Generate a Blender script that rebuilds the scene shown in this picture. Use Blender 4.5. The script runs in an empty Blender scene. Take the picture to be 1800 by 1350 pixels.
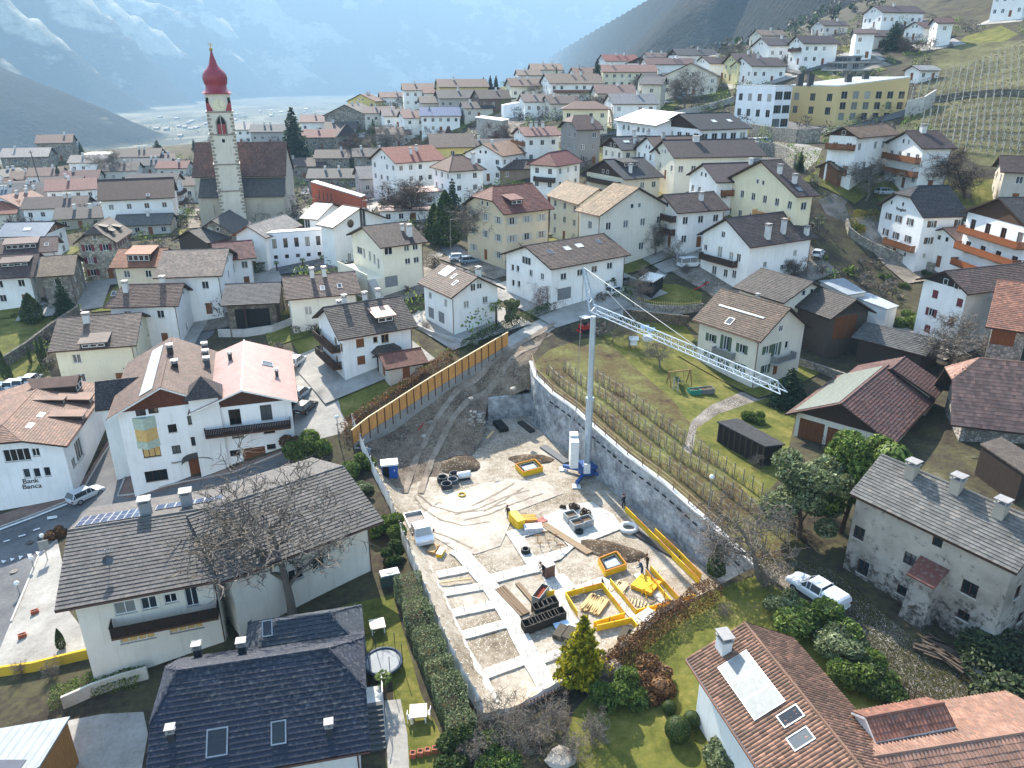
import bpy,bmesh,math,random
import numpy as np
from mathutils import Vector,Matrix,noise
from mathutils.geometry import delaunay_2d_cdt
random.seed(7)
R = math.radians
scene = bpy.context.scene
C = scene.collection
# camera
FPX,TH,CZ = 1320.0,R(22.2),46.0
cam_d = bpy.data.cameras.new('camera');cam = bpy.data.objects.new('camera',cam_d)
C.objects.link(cam);scene.camera = cam
cam_d.sensor_fit = 'HORIZONTAL';cam_d.sensor_width = 36.0;cam_d.lens = FPX/1800*36.0
cam_d.clip_start = 1.0;cam_d.clip_end = 40000.0
cam.location = (0,0,CZ);cam.rotation_euler = (R(90)-TH,0,0)
# light
SUN_AZ = math.atan2(-0.34,0.94)          # sun stands ahead of the camera,a little left
SUN_EL = R(37)
world = bpy.data.worlds.new('World');scene.world = world;world.use_nodes = True
wn = world.node_tree.nodes;wl = world.node_tree.links
sky = wn.new('ShaderNodeTexSky');sky.sky_type = 'NISHITA';sky.sun_disc = False
sky.sun_elevation = SUN_EL;sky.sun_rotation = SUN_AZ
sky.air_density = 1.2;sky.dust_density = 1.0;sky.ozone_density = 1.0
wl.new(sky.outputs[0],wn['Background'].inputs[0]);wn['Background'].inputs[1].default_value = 0.15
sl = bpy.data.lights.new('sun','SUN');sl.energy = 5.0;sl.angle = R(0.53);sl.color = (1.0,0.93,0.82)
sun = bpy.data.objects.new('sun',sl);C.objects.link(sun)
sdir = Vector((math.sin(SUN_AZ)*math.cos(SUN_EL),math.cos(SUN_AZ)*math.cos(SUN_EL),math.sin(SUN_EL)))
sun.rotation_euler = sdir.to_track_quat('Z','Y').to_euler()
vs = scene.view_settings;vs.view_transform = 'Standard';vs.look = 'None';vs.exposure = 1.7;vs.gamma = 1.0
scene.cycles.use_denoising = True
scene.cycles.max_bounces = 6;scene.cycles.diffuse_bounces = 3;scene.cycles.glossy_bounces = 2
scene.cycles.transmission_bounces = 2;scene.cycles.volume_bounces = 0;scene.cycles.transparent_max_bounces = 6
scene.cycles.sample_clamp_indirect = 6
# pixel rays and the lie of the land
_c,_s = math.cos(TH),math.sin(TH)
def ray(px,py):
 u = (px-900)/FPX;v = (675-py)/FPX
 return np.array([u,_c+v*_s,-_s+v*_c])
def proj(p):
 z = p[2]-CZ;d = p[1]*_c-z*_s
 return 900+FPX*p[0]/d,675-FPX*(p[1]*_s+z*_c)/d,d
def at_depth(px,py,d): return np.array([0,0,CZ])+ray(px,py)*d
def at_z(px,py,z):
 r = ray(px,py);return np.array([0,0,CZ])+r*((z-CZ)/r[2])
CTRL = [(-48,84,-2.9),(-24,104.5,5.2),(9.6,123,10.3),(-28.6,141.5,9),(-15.8,125,8.7),(33.4,105,5.6),(64.5,113,9),(75.8,141,14),
 (35,135.5,12.2),(50,152,19.5),(70,163,25.5),(48,198.5,26.5),(88.6,218,32.7),(-3.7,161,12.3),(20,176,14),(13.6,205,19),(9,251,26),
 (-57,400,33),(0,405,42.5),(40,400,47),(93,381,52.5),(118,329,57.5),(163,320,62),(121,213,40),(154,262,52),(-108,167,5.5),(-117,233,8),(-157,331,9),(-240,417,8),
 (-91,243,6.5),(35.6,84.5,5.2),(-55,85,-4),(25.5,51.6,5),(-71,116,-.5),
 (-12,45,1.3),(-24,62,0.6),(-20,47,0.5),(10,45,2.2),(17,55,3.8),(30,45,4.6),(45,50,5),(30,70,6),(18,88,7),(8,105,8),(24,95,6.2),(20,100,7),
 (-20,80,1),(-27,90,2.5),(-14,100,6),(-6,110,8.2),(-45,60,-3),(-60,60,-6),(-35,45,-2),(-60,35,-7),(-30,25,-2),(0,25,1.5),(30,25,4),(55,30,6),
 (60,80,7),(80,100,11),(110,130,22),(140,170,34),(95,180,31),(60,60,6.5),(90,60,10),(-100,100,-4),(-100,60,-9),(-130,130,-1),(-160,200,1),
 (-40,300,17),(0,330,36),(40,300,36),(60,350,43),(-90,330,14),(-200,280,2),(-280,350,-2),(-330,450,-20),(-240,520,-20),(-120,480,5),
 (-60,470,12),(0,480,28),(60,470,44),(200,400,82),(260,300,95),(240,200,72),(200,120,40),(160,80,22),
 (-200,700,-95),(-60,700,-75),(80,700,-20),(-420,600,-100),(-420,400,-75),(-350,250,-40),(-250,120,-25),(-200,50,-22),(250,600,95),(350,450,135),(330,150,90),(0,-30,2),(120,0,15),(-120,0,-14)]
_P = np.array(CTRL,float)
def _tps(r2): return np.where(r2 > 1e-9,r2*np.log(r2+1e-12),0)*0.5
_n = len(_P)
_K = _tps(((_P[:,None,:2]-_P[None,:,:2])**2).sum(2)*1e-4)+np.eye(_n)*2e-4
_A = np.zeros((_n+3,_n+3));_A[:_n,:_n] = _K;_A[:_n,_n] = 1;_A[:_n,_n+1:] = _P[:,:2]*.01;_A[_n:,:_n] = _A[:_n,_n:].T
_W = np.linalg.solve(_A,np.concatenate([_P[:,2],[0,0,0]]))
def land_np(X,Y):
 X = np.asarray(X,float);Y = np.asarray(Y,float);sh = X.shape
 q = np.stack([X.ravel(),Y.ravel()],1);out = np.empty(len(q))
 for i in range(0,len(q),4000):
  k = q[i:i+4000]
  r2 = ((k[:,None,:]-_P[None,:,:2])**2).sum(2)*1e-4
  out[i:i+4000] = _tps(r2)@_W[:_n]+_W[_n]+k@_W[_n+1:]*.01
 return out.reshape(sh)
def land(x,y): return float(land_np(np.array([x]),np.array([y]))[0])
def on_land(px,py,dz=0.0):
 t = np.arange(30,700,3.0);r = ray(px,py)
 P = r[None,:]*t[:,None];P[:,2] += CZ
 g = P[:,2]-land_np(P[:,0],P[:,1])-dz
 k = np.where(g < 0)[0]
 if len(k) == 0: return P[-1]
 a,b = (t[k[0]-1] if k[0] else 20),t[k[0]]
 for _ in range(18):
  m = (a+b)/2;p = r*m;p[2] += CZ
  if p[2]-land(p[0],p[1])-dz < 0: b = m
  else: a = m
 p = r*b;p[2] += CZ
 return p
# object helpers
def mesh_obj(name,verts,faces,mats,parent=None,midx=None,smooth=False,loc=None,uv=None):
 me = bpy.data.meshes.new(name)
 if isinstance(verts,np.ndarray): verts = verts.tolist()
 if isinstance(faces,np.ndarray): faces = faces.tolist()
 me.from_pydata(verts,[],faces)
 for m in (mats if isinstance(mats,(list,tuple)) else [mats]): me.materials.append(m)
 if midx is not None: me.polygons.foreach_set('material_index',list(midx))
 if smooth: me.polygons.foreach_set('use_smooth',[True]*len(me.polygons))
 if uv is not None:
  l = me.uv_layers.new(name='uv');l.data.foreach_set('uv',np.asarray(uv,float).ravel())
 me.update()
 return link(name,me,parent,loc)
def link(name,me,parent=None,loc=None,rz=0.0,scale=None):
 o = bpy.data.objects.new(name,me);C.objects.link(o)
 if parent is not None: o.parent = parent
 if loc is not None: o.location = loc
 if rz: o.rotation_euler = (0,0,rz)
 if scale is not None: o.scale = scale
 return o
def empty(name,loc=(0,0,0),rz=0.0):
 o = bpy.data.objects.new(name,None);C.objects.link(o);o.location = loc;o.rotation_euler = (0,0,rz);o.empty_display_size = .2
 return o
def tag(o,label=None,cat=None,group=None,kind=None):
 if label: o['label'] = label
 if cat: o['category'] = cat
 if group: o['group'] = group
 if kind: o['kind'] = kind
 return o
def copy_tree(o,parent=None):
 c = o.copy();C.objects.link(c);c.parent = parent
 for ch in o.children: copy_tree(ch,c)
 return c
class MB:
 def __init__(s): s.v = [];s.f = [];s.m = []
 def add(s,v,f,m=0):
  b = len(s.v);s.v += [tuple(p) for p in v];s.f += [tuple(i+b for i in q) for q in f];s.m += [m]*len(f);return s
 def box(s,a,b,m=0):
  x0,y0,z0 = a;x1,y1,z1 = b
  return s.add([(x0,y0,z0),(x1,y0,z0),(x1,y1,z0),(x0,y1,z0),(x0,y0,z1),(x1,y0,z1),(x1,y1,z1),(x0,y1,z1)],
              [(0,3,2,1),(4,5,6,7),(0,1,5,4),(1,2,6,5),(2,3,7,6),(3,0,4,7)],m)
 def bar(s,p,q,w,h=None,m=0,up=(0,0,1)):
  p = Vector(p);q = Vector(q);d = (q-p)
  if d.length < 1e-6: return s
  d.normalize();u = Vector(up)
  if abs(d.dot(u)) > .95: u = Vector((1,0,0))
  a = d.cross(u).normalized()*w/2;b = a.cross(d).normalized()*(h or w)/2
  v = [p-a-b,p+a-b,p+a+b,p-a+b,q-a-b,q+a-b,q+a+b,q-a+b]
  return s.add(v,[(0,3,2,1),(4,5,6,7),(0,1,5,4),(1,2,6,5),(2,3,7,6),(3,0,4,7)],m)
 def tube(s,pts,r,n=6,m=0,cap=True):
  pts = [Vector(p) for p in pts];rr = r if isinstance(r,(list,tuple)) else [r]*len(pts)
  b = len(s.v);ref = Vector((0.31,0.17,0.93))
  for i,p in enumerate(pts):
   d = (pts[min(i+1,len(pts)-1)]-pts[max(i-1,0)])
   if d.length < 1e-9: d = Vector((0,0,1))
   d.normalize();a = d.cross(ref)
   if a.length < 1e-3: a = d.cross(Vector((1,0,0)))
   a.normalize();c = d.cross(a)
   for k in range(n):
    t = 2*math.pi*k/n;s.v.append(tuple(p+(a*math.cos(t)+c*math.sin(t))*rr[i]))
  for i in range(len(pts)-1):
   for k in range(n):
    s.f.append((b+i*n+k,b+i*n+(k+1)%n,b+(i+1)*n+(k+1)%n,b+(i+1)*n+k));s.m.append(m)
  if cap:
   s.f.append(tuple(b+k for k in range(n))[::-1]);s.m.append(m)
   e = b+(len(pts)-1)*n;s.f.append(tuple(e+k for k in range(n)));s.m.append(m)
  return s
 def lathe(s,prof,c=(0,0,0),n=16,m=0):
  b = len(s.v)
  for r,z in prof:
   for k in range(n):
    t = 2*math.pi*k/n;s.v.append((c[0]+r*math.cos(t),c[1]+r*math.sin(t),c[2]+z))
  for i in range(len(prof)-1):
   for k in range(n):
    s.f.append((b+i*n+k,b+i*n+(k+1)%n,b+(i+1)*n+(k+1)%n,b+(i+1)*n+k));s.m.append(m)
  return s
 def build(s,name,mats,parent=None,smooth=False,loc=None):
  return mesh_obj(name,s.v,s.f,mats,parent,s.m,smooth,loc)
# materials
def lin(h):
 h = h.lstrip('#');o = []
 for i in (0,2,4):
  c = int(h[i:i+2],16)/255;o.append(c/12.92 if c <= .04045 else ((c+.055)/1.055)**2.4)
 return tuple(o)+(1.0,)
_M = {}
class NT:
 def __init__(s,name):
  s.mat = bpy.data.materials.new(name);s.mat.use_nodes = True;s.t = s.mat.node_tree;s.n = s.t.nodes
  s.b = s.n['Principled BSDF'];s.out = s.n['Material Output']
 def node(s,t,**k):
  n = s.n.new(t)
  for a,v in k.items():
   if a.startswith('i_'):
    key = a[2:];key = int(key) if key.isdigit() else key.replace('_',' ')
    n.inputs[key].default_value = v
   else: setattr(n,a,v)
  return n
 def l(s,a,b): s.t.links.new(a,b)
 def ramp(s,fac,stops):
  r = s.node('ShaderNodeValToRGB');e = r.color_ramp.elements
  while len(e) < len(stops): e.new(.5)
  for i,(p,c) in enumerate(stops): e[i].position = p;e[i].color = c if len(c) == 4 else tuple(c)+(1,)
  s.l(fac,r.inputs[0]);return r.outputs[0]
 def mix(s,fac,a,b,mode='MIX'):
  m = s.node('ShaderNodeMix',data_type='RGBA',blend_type=mode)
  for inp,v in ((m.inputs[0],fac),(m.inputs[6],a),(m.inputs[7],b)):
   if hasattr(v,'is_linked') or hasattr(v,'links'): s.l(v,inp)
   else: inp.default_value = v
  return m.outputs[2]
 def noise(s,scale,detail=4,rough=.55,vec=None,dim='3D'):
  n = s.node('ShaderNodeTexNoise',i_Scale=scale,i_Detail=detail,i_Roughness=rough)
  if vec is not None: s.l(vec,n.inputs['Vector'])
  return n.outputs[0]
 def pos(s): return s.node('ShaderNodeNewGeometry').outputs['Position']
 def bump(s,h,strength=.3,dist=.05):
  b = s.node('ShaderNodeBump');b.inputs['Strength'].default_value = strength;b.inputs['Distance'].default_value = dist
  s.l(h,b.inputs['Height']);s.l(b.outputs[0],s.b.inputs['Normal'])
 def base(s,c):
  if hasattr(c,'links'): s.l(c,s.b.inputs['Base Color'])
  else: s.b.inputs['Base Color'].default_value = c
 def set(s,rough=.8,spec=.3,metal=0.0):
  s.b.inputs['Roughness'].default_value = rough;s.b.inputs['Specular IOR Level'].default_value = spec;s.b.inputs['Metallic'].default_value = metal
  return s.mat
def sc(c,k): return tuple(min(1,x*k) for x in c[:3])+(1,)
def plain(name,h,rough=.6,spec=.3,metal=0.0,var=.15,scale=3.0):
 key = ('plain',name,h)
 if key in _M: return _M[key]
 n = NT(name);c = lin(h)
 f = n.noise(scale,3,.6,n.pos())
 n.base(n.ramp(f,[(.3,sc(c,1-var)),(.7,sc(c,1+var))]))
 _M[key] = n.set(rough,spec,metal);return _M[key]
def plaster(h,dirt=.35):
 key = ('plaster',h,dirt)
 if key in _M: return _M[key]
 n = NT('plaster');c = lin(h);p = n.pos()
 big = n.noise(.35,5,.6,p);fine = n.noise(9,3,.6,p)
 mp = n.node('ShaderNodeMapping');mp.inputs['Scale'].default_value = (2.2,2.2,.18);n.l(p,mp.inputs[0])
 streak = n.noise(1.0,4,.65,mp.outputs[0])
 a = n.mix(n.ramp(big,[(.35,(0,0,0)),(.75,(1,1,1))]),c,sc(c,.86))
 a = n.mix(n.ramp(streak,[(.52,(0,0,0)),(.8,(dirt,dirt,dirt))]),a,sc((c[0]*.5,c[1]*.47,c[2]*.43),1))
 n.base(a);n.bump(fine,.25,.02)
 _M[key] = n.set(.9,.15);return _M[key]
def old_plaster():
 if 'oldpl' in _M: return _M['oldpl']
 n = NT('weathered_plaster');p = n.pos()
 a = n.noise(.28,6,.62,p);b = n.noise(1.6,6,.7,p);f = n.noise(14,3,.6,p)
 base = n.ramp(a,[(.3,lin('#6f6a62')),(.5,lin('#918c83')),(.72,lin('#a8a297'))])
 geo = n.node('ShaderNodeSeparateXYZ');n.l(p,geo.inputs[0])
 h = n.node('ShaderNodeMapRange',i_1=4.0,i_2=9.5,i_3=.16,i_4=-.05);n.l(geo.outputs[2],h.inputs[0])
 ad = n.node('ShaderNodeMath',operation='ADD');n.l(b,ad.inputs[0]);n.l(h.outputs[0],ad.inputs[1])
 base = n.mix(n.ramp(ad.outputs[0],[(.52,(0,0,0)),(.66,(1,1,1))]),base,lin('#454039'))
 n.base(base);n.bump(ad.outputs[0],.5,.06)
 _M['oldpl'] = n.set(.95,.1);return _M['oldpl']
def tile_geo(h,var=.35,moss=0.0):
 key = ('tg',h,var,moss)
 if key in _M: return _M[key]
 n = NT('roof_tile');c = sc(lin(h),.6);g = n.node('ShaderNodeNewGeometry')
 r = n.ramp(g.outputs['Random Per Island'],[(0,sc(c,1-var)),(.5,c),(.85,sc(c,1+var*.8)),(1,sc((c[0]*1.1,c[1],c[2]*.95),1+var*1.3))])
 w = n.noise(.5,5,.65,g.outputs['Position']);w2 = n.noise(4,4,.6,g.outputs['Position'])
 r = n.mix(n.ramp(w,[(.35,(0,0,0)),(.7,(.75,.75,.75))]),r,sc(c,.5))
 r = n.mix(n.ramp(w2,[(.5,(0,0,0)),(.7,(.35+moss*.5,)*3)]),r,lin('#57543a') if moss else sc((.30,.29,.27),.7))
 n.base(r);n.bump(n.noise(30,2,.5,g.outputs['Position']),.15,.01)
 _M[key] = n.set(.75,.28);return _M[key]
def tile_tex(h,tw=.33,th=.34,var=.3):
 key = ('tt',h,tw,var)
 if key in _M: return _M[key]
 n = NT('roof_covering');c = sc(lin(h),.6);uv = n.node('ShaderNodeUVMap').outputs[0]
 b = n.node('ShaderNodeTexBrick',i_Scale=1.0,i_Mortar_Size=.02,i_Mortar_Smooth=.3,i_Brick_Width=tw,i_Row_Height=th)
 b.offset = .5
 b.inputs['Color1'].default_value = sc(c,1-var);b.inputs['Color2'].default_value = sc(c,1+var);b.inputs['Mortar'].default_value = sc(c,.4)
 n.l(uv,b.inputs['Vector'])
 w = n.noise(.4,5,.65,n.pos())
 n.base(n.mix(n.ramp(w,[(.35,(0,0,0)),(.75,(.6,.6,.6))]),b.outputs[0],sc(c,.6)))
 n.bump(b.outputs[1],.5,-.04)
 _M[key] = n.set(.75,.28);return _M[key]
def seam_metal(h,rough=.35,pitch=.6,metal=.5):
 key = ('sm',h,pitch)
 if key in _M: return _M[key]
 n = NT('seam_metal');c = lin(h);uv = n.node('ShaderNodeUVMap').outputs[0]
 w = n.node('ShaderNodeTexWave',wave_type='BANDS',bands_direction='X',i_Scale=.314/pitch);n.l(uv,w.inputs[0])
 f = n.noise(.8,4,.6,n.pos())
 n.base(n.ramp(f,[(.3,sc(c,.8)),(.7,sc(c,1.15))]));n.bump(n.ramp(w.outputs[0],[(.9,(0,0,0)),(1,(1,1,1))]),.6,.05)
 _M[key] = n.set(rough,.5,metal);return _M[key]
def wood(h,sc_=1.0):
 key = ('wood',h,sc_)
 if key in _M: return _M[key]
 n = NT('timber');c = lin(h);tc = n.node('ShaderNodeTexCoord').outputs['Object']
 mp = n.node('ShaderNodeMapping');mp.inputs['Scale'].default_value = (5*sc_,5*sc_,.6*sc_);n.l(tc,mp.inputs[0])
 f = n.noise(2.0,5,.65,mp.outputs[0])
 n.base(n.ramp(f,[(.25,sc(c,.6)),(.55,c),(.8,sc(c,1.35))]));n.bump(f,.3,.02)
 _M[key] = n.set(.75,.25);return _M[key]
def glass():
 if 'glass' in _M: return _M['glass']
 n = NT('window_glass');o = n.node('ShaderNodeObjectInfo')
 n.base(n.ramp(o.outputs['Random'],[(0,lin('#0c1013')),(.5,lin('#1a2126')),(.7,lin('#353d42')),(.85,lin('#6a6d6a')),(1,lin('#a3a29a'))]))
 _M['glass'] = n.set(.08,.7);return _M['glass']
def solar():
 if 'solar' in _M: return _M['solar']
 n = NT('solar_cells');tc = n.node('ShaderNodeTexCoord').outputs['Object']
 b = n.node('ShaderNodeTexBrick',i_Scale=1.0,i_Mortar_Size=.008,i_Brick_Width=.16,i_Row_Height=.16);b.offset = 0
 b.inputs['Color1'].default_value = lin('#1a2a4a');b.inputs['Color2'].default_value = lin('#22345a');b.inputs['Mortar'].default_value = lin('#8a94a8')
 n.l(tc,b.inputs[0]);n.base(b.outputs[0])
 _M['solar'] = n.set(.12,.6);return _M['solar']
def rubble(h='#8d877c',scale=2.2):
 key = ('rub',h,scale)
 if key in _M: return _M[key]
 n = NT('rubble_stone');p = n.pos();c = lin(h)
 v = n.node('ShaderNodeTexVoronoi',i_Scale=scale);n.l(p,v.inputs[0])
 e = n.node('ShaderNodeTexVoronoi',feature='DISTANCE_TO_EDGE',i_Scale=scale);n.l(p,e.inputs[0])
 sep = n.node('ShaderNodeSeparateColor');n.l(v.outputs[1],sep.inputs[0])
 a = n.ramp(sep.outputs[0],[(0,sc(c,.6)),(.5,c),(1,sc(c,1.3))])
 a = n.mix(n.ramp(e.outputs[0],[(.02,(1,1,1)),(.08,(0,0,0))]),a,sc(c,.5))
 n.base(a);n.bump(n.ramp(e.outputs[0],[(0,(0,0,0)),(.15,(1,1,1))]),.8,.08)
 _M[key] = n.set(.95,.1);return _M[key]
def concrete(h='#a9a8a4',dirt=.5,scale=.5):
 key = ('conc',h,dirt,scale)
 if key in _M: return _M[key]
 n = NT('concrete');c = lin(h);p = n.pos()
 a = n.noise(scale,6,.65,p);b = n.noise(scale*7,5,.7,p)
 r = n.ramp(a,[(.3,sc(c,1-dirt*.6)),(.5,c),(.72,sc(c,1.12))])
 r = n.mix(n.ramp(b,[(.5,(0,0,0)),(.8,(dirt,)*3)]),r,sc(c,.55))
 n.base(r);n.bump(b,.25,.03)
 _M[key] = n.set(.85,.25);return _M[key]
WHITE='#e9e7e1';CREAM='#ddd6c6'
MW = plain('white_paint','#d8d8d4',.5);MDW = wood('#3b2a1f');MMW = wood('#7a4a28');MLW = wood('#b58a55')
MMET = plain('grey_metal','#8c9092',.4,.5,.6);MDK = plain('dark_metal','#2b2d30',.45,.5,.3);MGL = glass()
MCOP = plain('copper_brown','#5a3a2c',.5,.4,.3)
# ground materials
def ground_mat(name,stops,s1=.25,s2=2.5,bump=.4,dist=.08,rough=.95,dots=None,s3=18):
 n = NT(name);p = n.pos()
 a = n.noise(s1,5,.6,p);b = n.noise(s2,6,.65,p);f = n.noise(s3,3,.6,p)
 m = n.node('ShaderNodeMath',operation='MULTIPLY_ADD');n.l(b,m.inputs[0]);m.inputs[1].default_value = .6;n.l(a,m.inputs[2])
 m2 = n.node('ShaderNodeMath',operation='MULTIPLY_ADD');n.l(f,m2.inputs[0]);m2.inputs[1].default_value = .35;n.l(m.outputs[0],m2.inputs[2])
 mr = n.node('ShaderNodeMapRange',i_1=.65,i_2=1.3);n.l(m2.outputs[0],mr.inputs[0])
 col = n.ramp(mr.outputs[0],[(q,lin(h)) for q,h in stops])
 if dots:
  v = n.node('ShaderNodeTexVoronoi',i_Scale=dots[1]);n.l(p,v.inputs[0])
  g = n.noise(.5,3,.6,p);ad = n.node('ShaderNodeMath',operation='MULTIPLY_ADD');n.l(g,ad.inputs[0]);ad.inputs[1].default_value = -.5;n.l(v.outputs[0],ad.inputs[2])
  col = n.mix(n.ramp(ad.outputs[0],[(.0,(.8,.8,.8)),(.05,(0,0,0))]),col,lin(dots[0]))
 n.base(col);n.bump(m2.outputs[0],bump,dist)
 return n.set(rough,.15)
G_EARTH = ground_mat('village_ground',[(.1,'#241f19'),(.35,'#383127'),(.55,'#433f2e'),(.75,'#4a462d'),(.95,'#5d5747')],.2,1.6)
G_LAWN = ground_mat('lawn_grass',[(.1,'#3a3d18'),(.4,'#525523'),(.6,'#62602b'),(.9,'#7a7142')],.3,2.0)
G_DRY = ground_mat('vineyard_grass',[(.1,'#33291d'),(.35,'#4f4229'),(.55,'#565230'),(.75,'#616233'),(.95,'#746e48')],.25,2.0)
G_VIN = ground_mat('terrace_grass',[(.1,'#37351f'),(.4,'#4a472b'),(.7,'#5c5a38'),(.95,'#6f6850')],.1,.8)
G_ASPH = ground_mat('asphalt',[(.1,'#4b4b4d'),(.5,'#5f5f60'),(.9,'#70706f')],.2,3,.15,.01,.85)
G_BRICK = ground_mat('brick_paving',[(.1,'#5e4a42'),(.5,'#7a635a'),(.9,'#8d776d')],.4,4,.2,.02,.85)
G_PALE = ground_mat('pale_paving',[(.1,'#7a766f'),(.5,'#918d86'),(.9,'#a5a199')],.3,3,.2,.02,.85)
G_DIRT = ground_mat('dirt_track',[(.1,'#463a30'),(.4,'#625446'),(.65,'#776857'),(.95,'#908271')],.35,2.2,.7,.15,.95,('#9a9082',5.0))
G_GRAV = ground_mat('lane_gravel',[(.1,'#4b443c'),(.4,'#655d53'),(.7,'#7c746a'),(.95,'#a19a90')],.35,3.5,.5,.06,.95,('#b5b0a6',6.0))
G_PIT = ground_mat('pit_ground',[(.1,'#5e5345'),(.35,'#807462'),(.6,'#9b9182'),(.9,'#b5ad9f')],.16,1.6,.6,.1,.9,('#b5aea2',4.5))
# pit outline (pixels on the ground around it)
def L3(pts): return [on_land(*p) for p in pts]
WALL_PX = [(931,636),(940,664),(968,692),(1010,722),(1042,752),(1100,802),(1167,852),(1250,926),(1328,998)]
WALL_TOP = L3(WALL_PX)
FENCE_PX = [(620,752),(640,800),(658,838),(684,890),(700,935),(722,992),(756,1075),(790,1160),(822,1222),(850,1268)]
FRONT_PX = [(850,1268),(905,1254),(955,1228),(1000,1203),(1062,1166),(1112,1128),(1160,1082),(1200,1058),(1252,1036)]
WOOD_PX = [(893,612),(846,640),(800,668),(740,705),(690,738),(650,764),(620,788)]
FENCE = L3(FENCE_PX);FRONT = L3(FRONT_PX);WOODF = L3(WOOD_PX)
RAMP_END = L3([(962,585),(1000,562)])
PIT = [p[:2] for p in WALL_TOP]+[p[:2] for p in L3([(1300,1010)])]+[p[:2] for p in FRONT[::-1]]+[p[:2] for p in FENCE[::-1][1:]]+[p[:2] for p in WOODF[::-1]]+[RAMP_END[0][:2]]
PIT = np.array(PIT)
def inside(poly,X,Y):
 poly = np.asarray(poly);r = np.zeros(X.shape,bool);n = len(poly);j = n-1
 for i in range(n):
  xi,yi = poly[i][:2];xj,yj = poly[j][:2]
  c = ((yi > Y) != (yj > Y)) & (X < (xj-xi)*(Y-yi)/(yj-yi+1e-12)+xi);r ^= c;j = i
 return r
def pl_dist(line,X,Y):
 d = np.full(X.shape,1e9)
 for a,b in zip(line[:-1],line[1:]):
  ax,ay = a[:2];bx,by = b[:2];vx,vy = bx-ax,by-ay
  t = np.clip(((X-ax)*vx+(Y-ay)*vy)/(vx*vx+vy*vy+1e-9),0,1)
  d = np.minimum(d,np.hypot(X-ax-t*vx,Y-ay-t*vy))
 return d
def vnoise(X,Y,s,seed=0):
 return np.array([noise.noise((x*s+seed,y*s,seed*1.7)) for x,y in zip(np.ravel(X),np.ravel(Y))]).reshape(np.shape(X))
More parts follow.
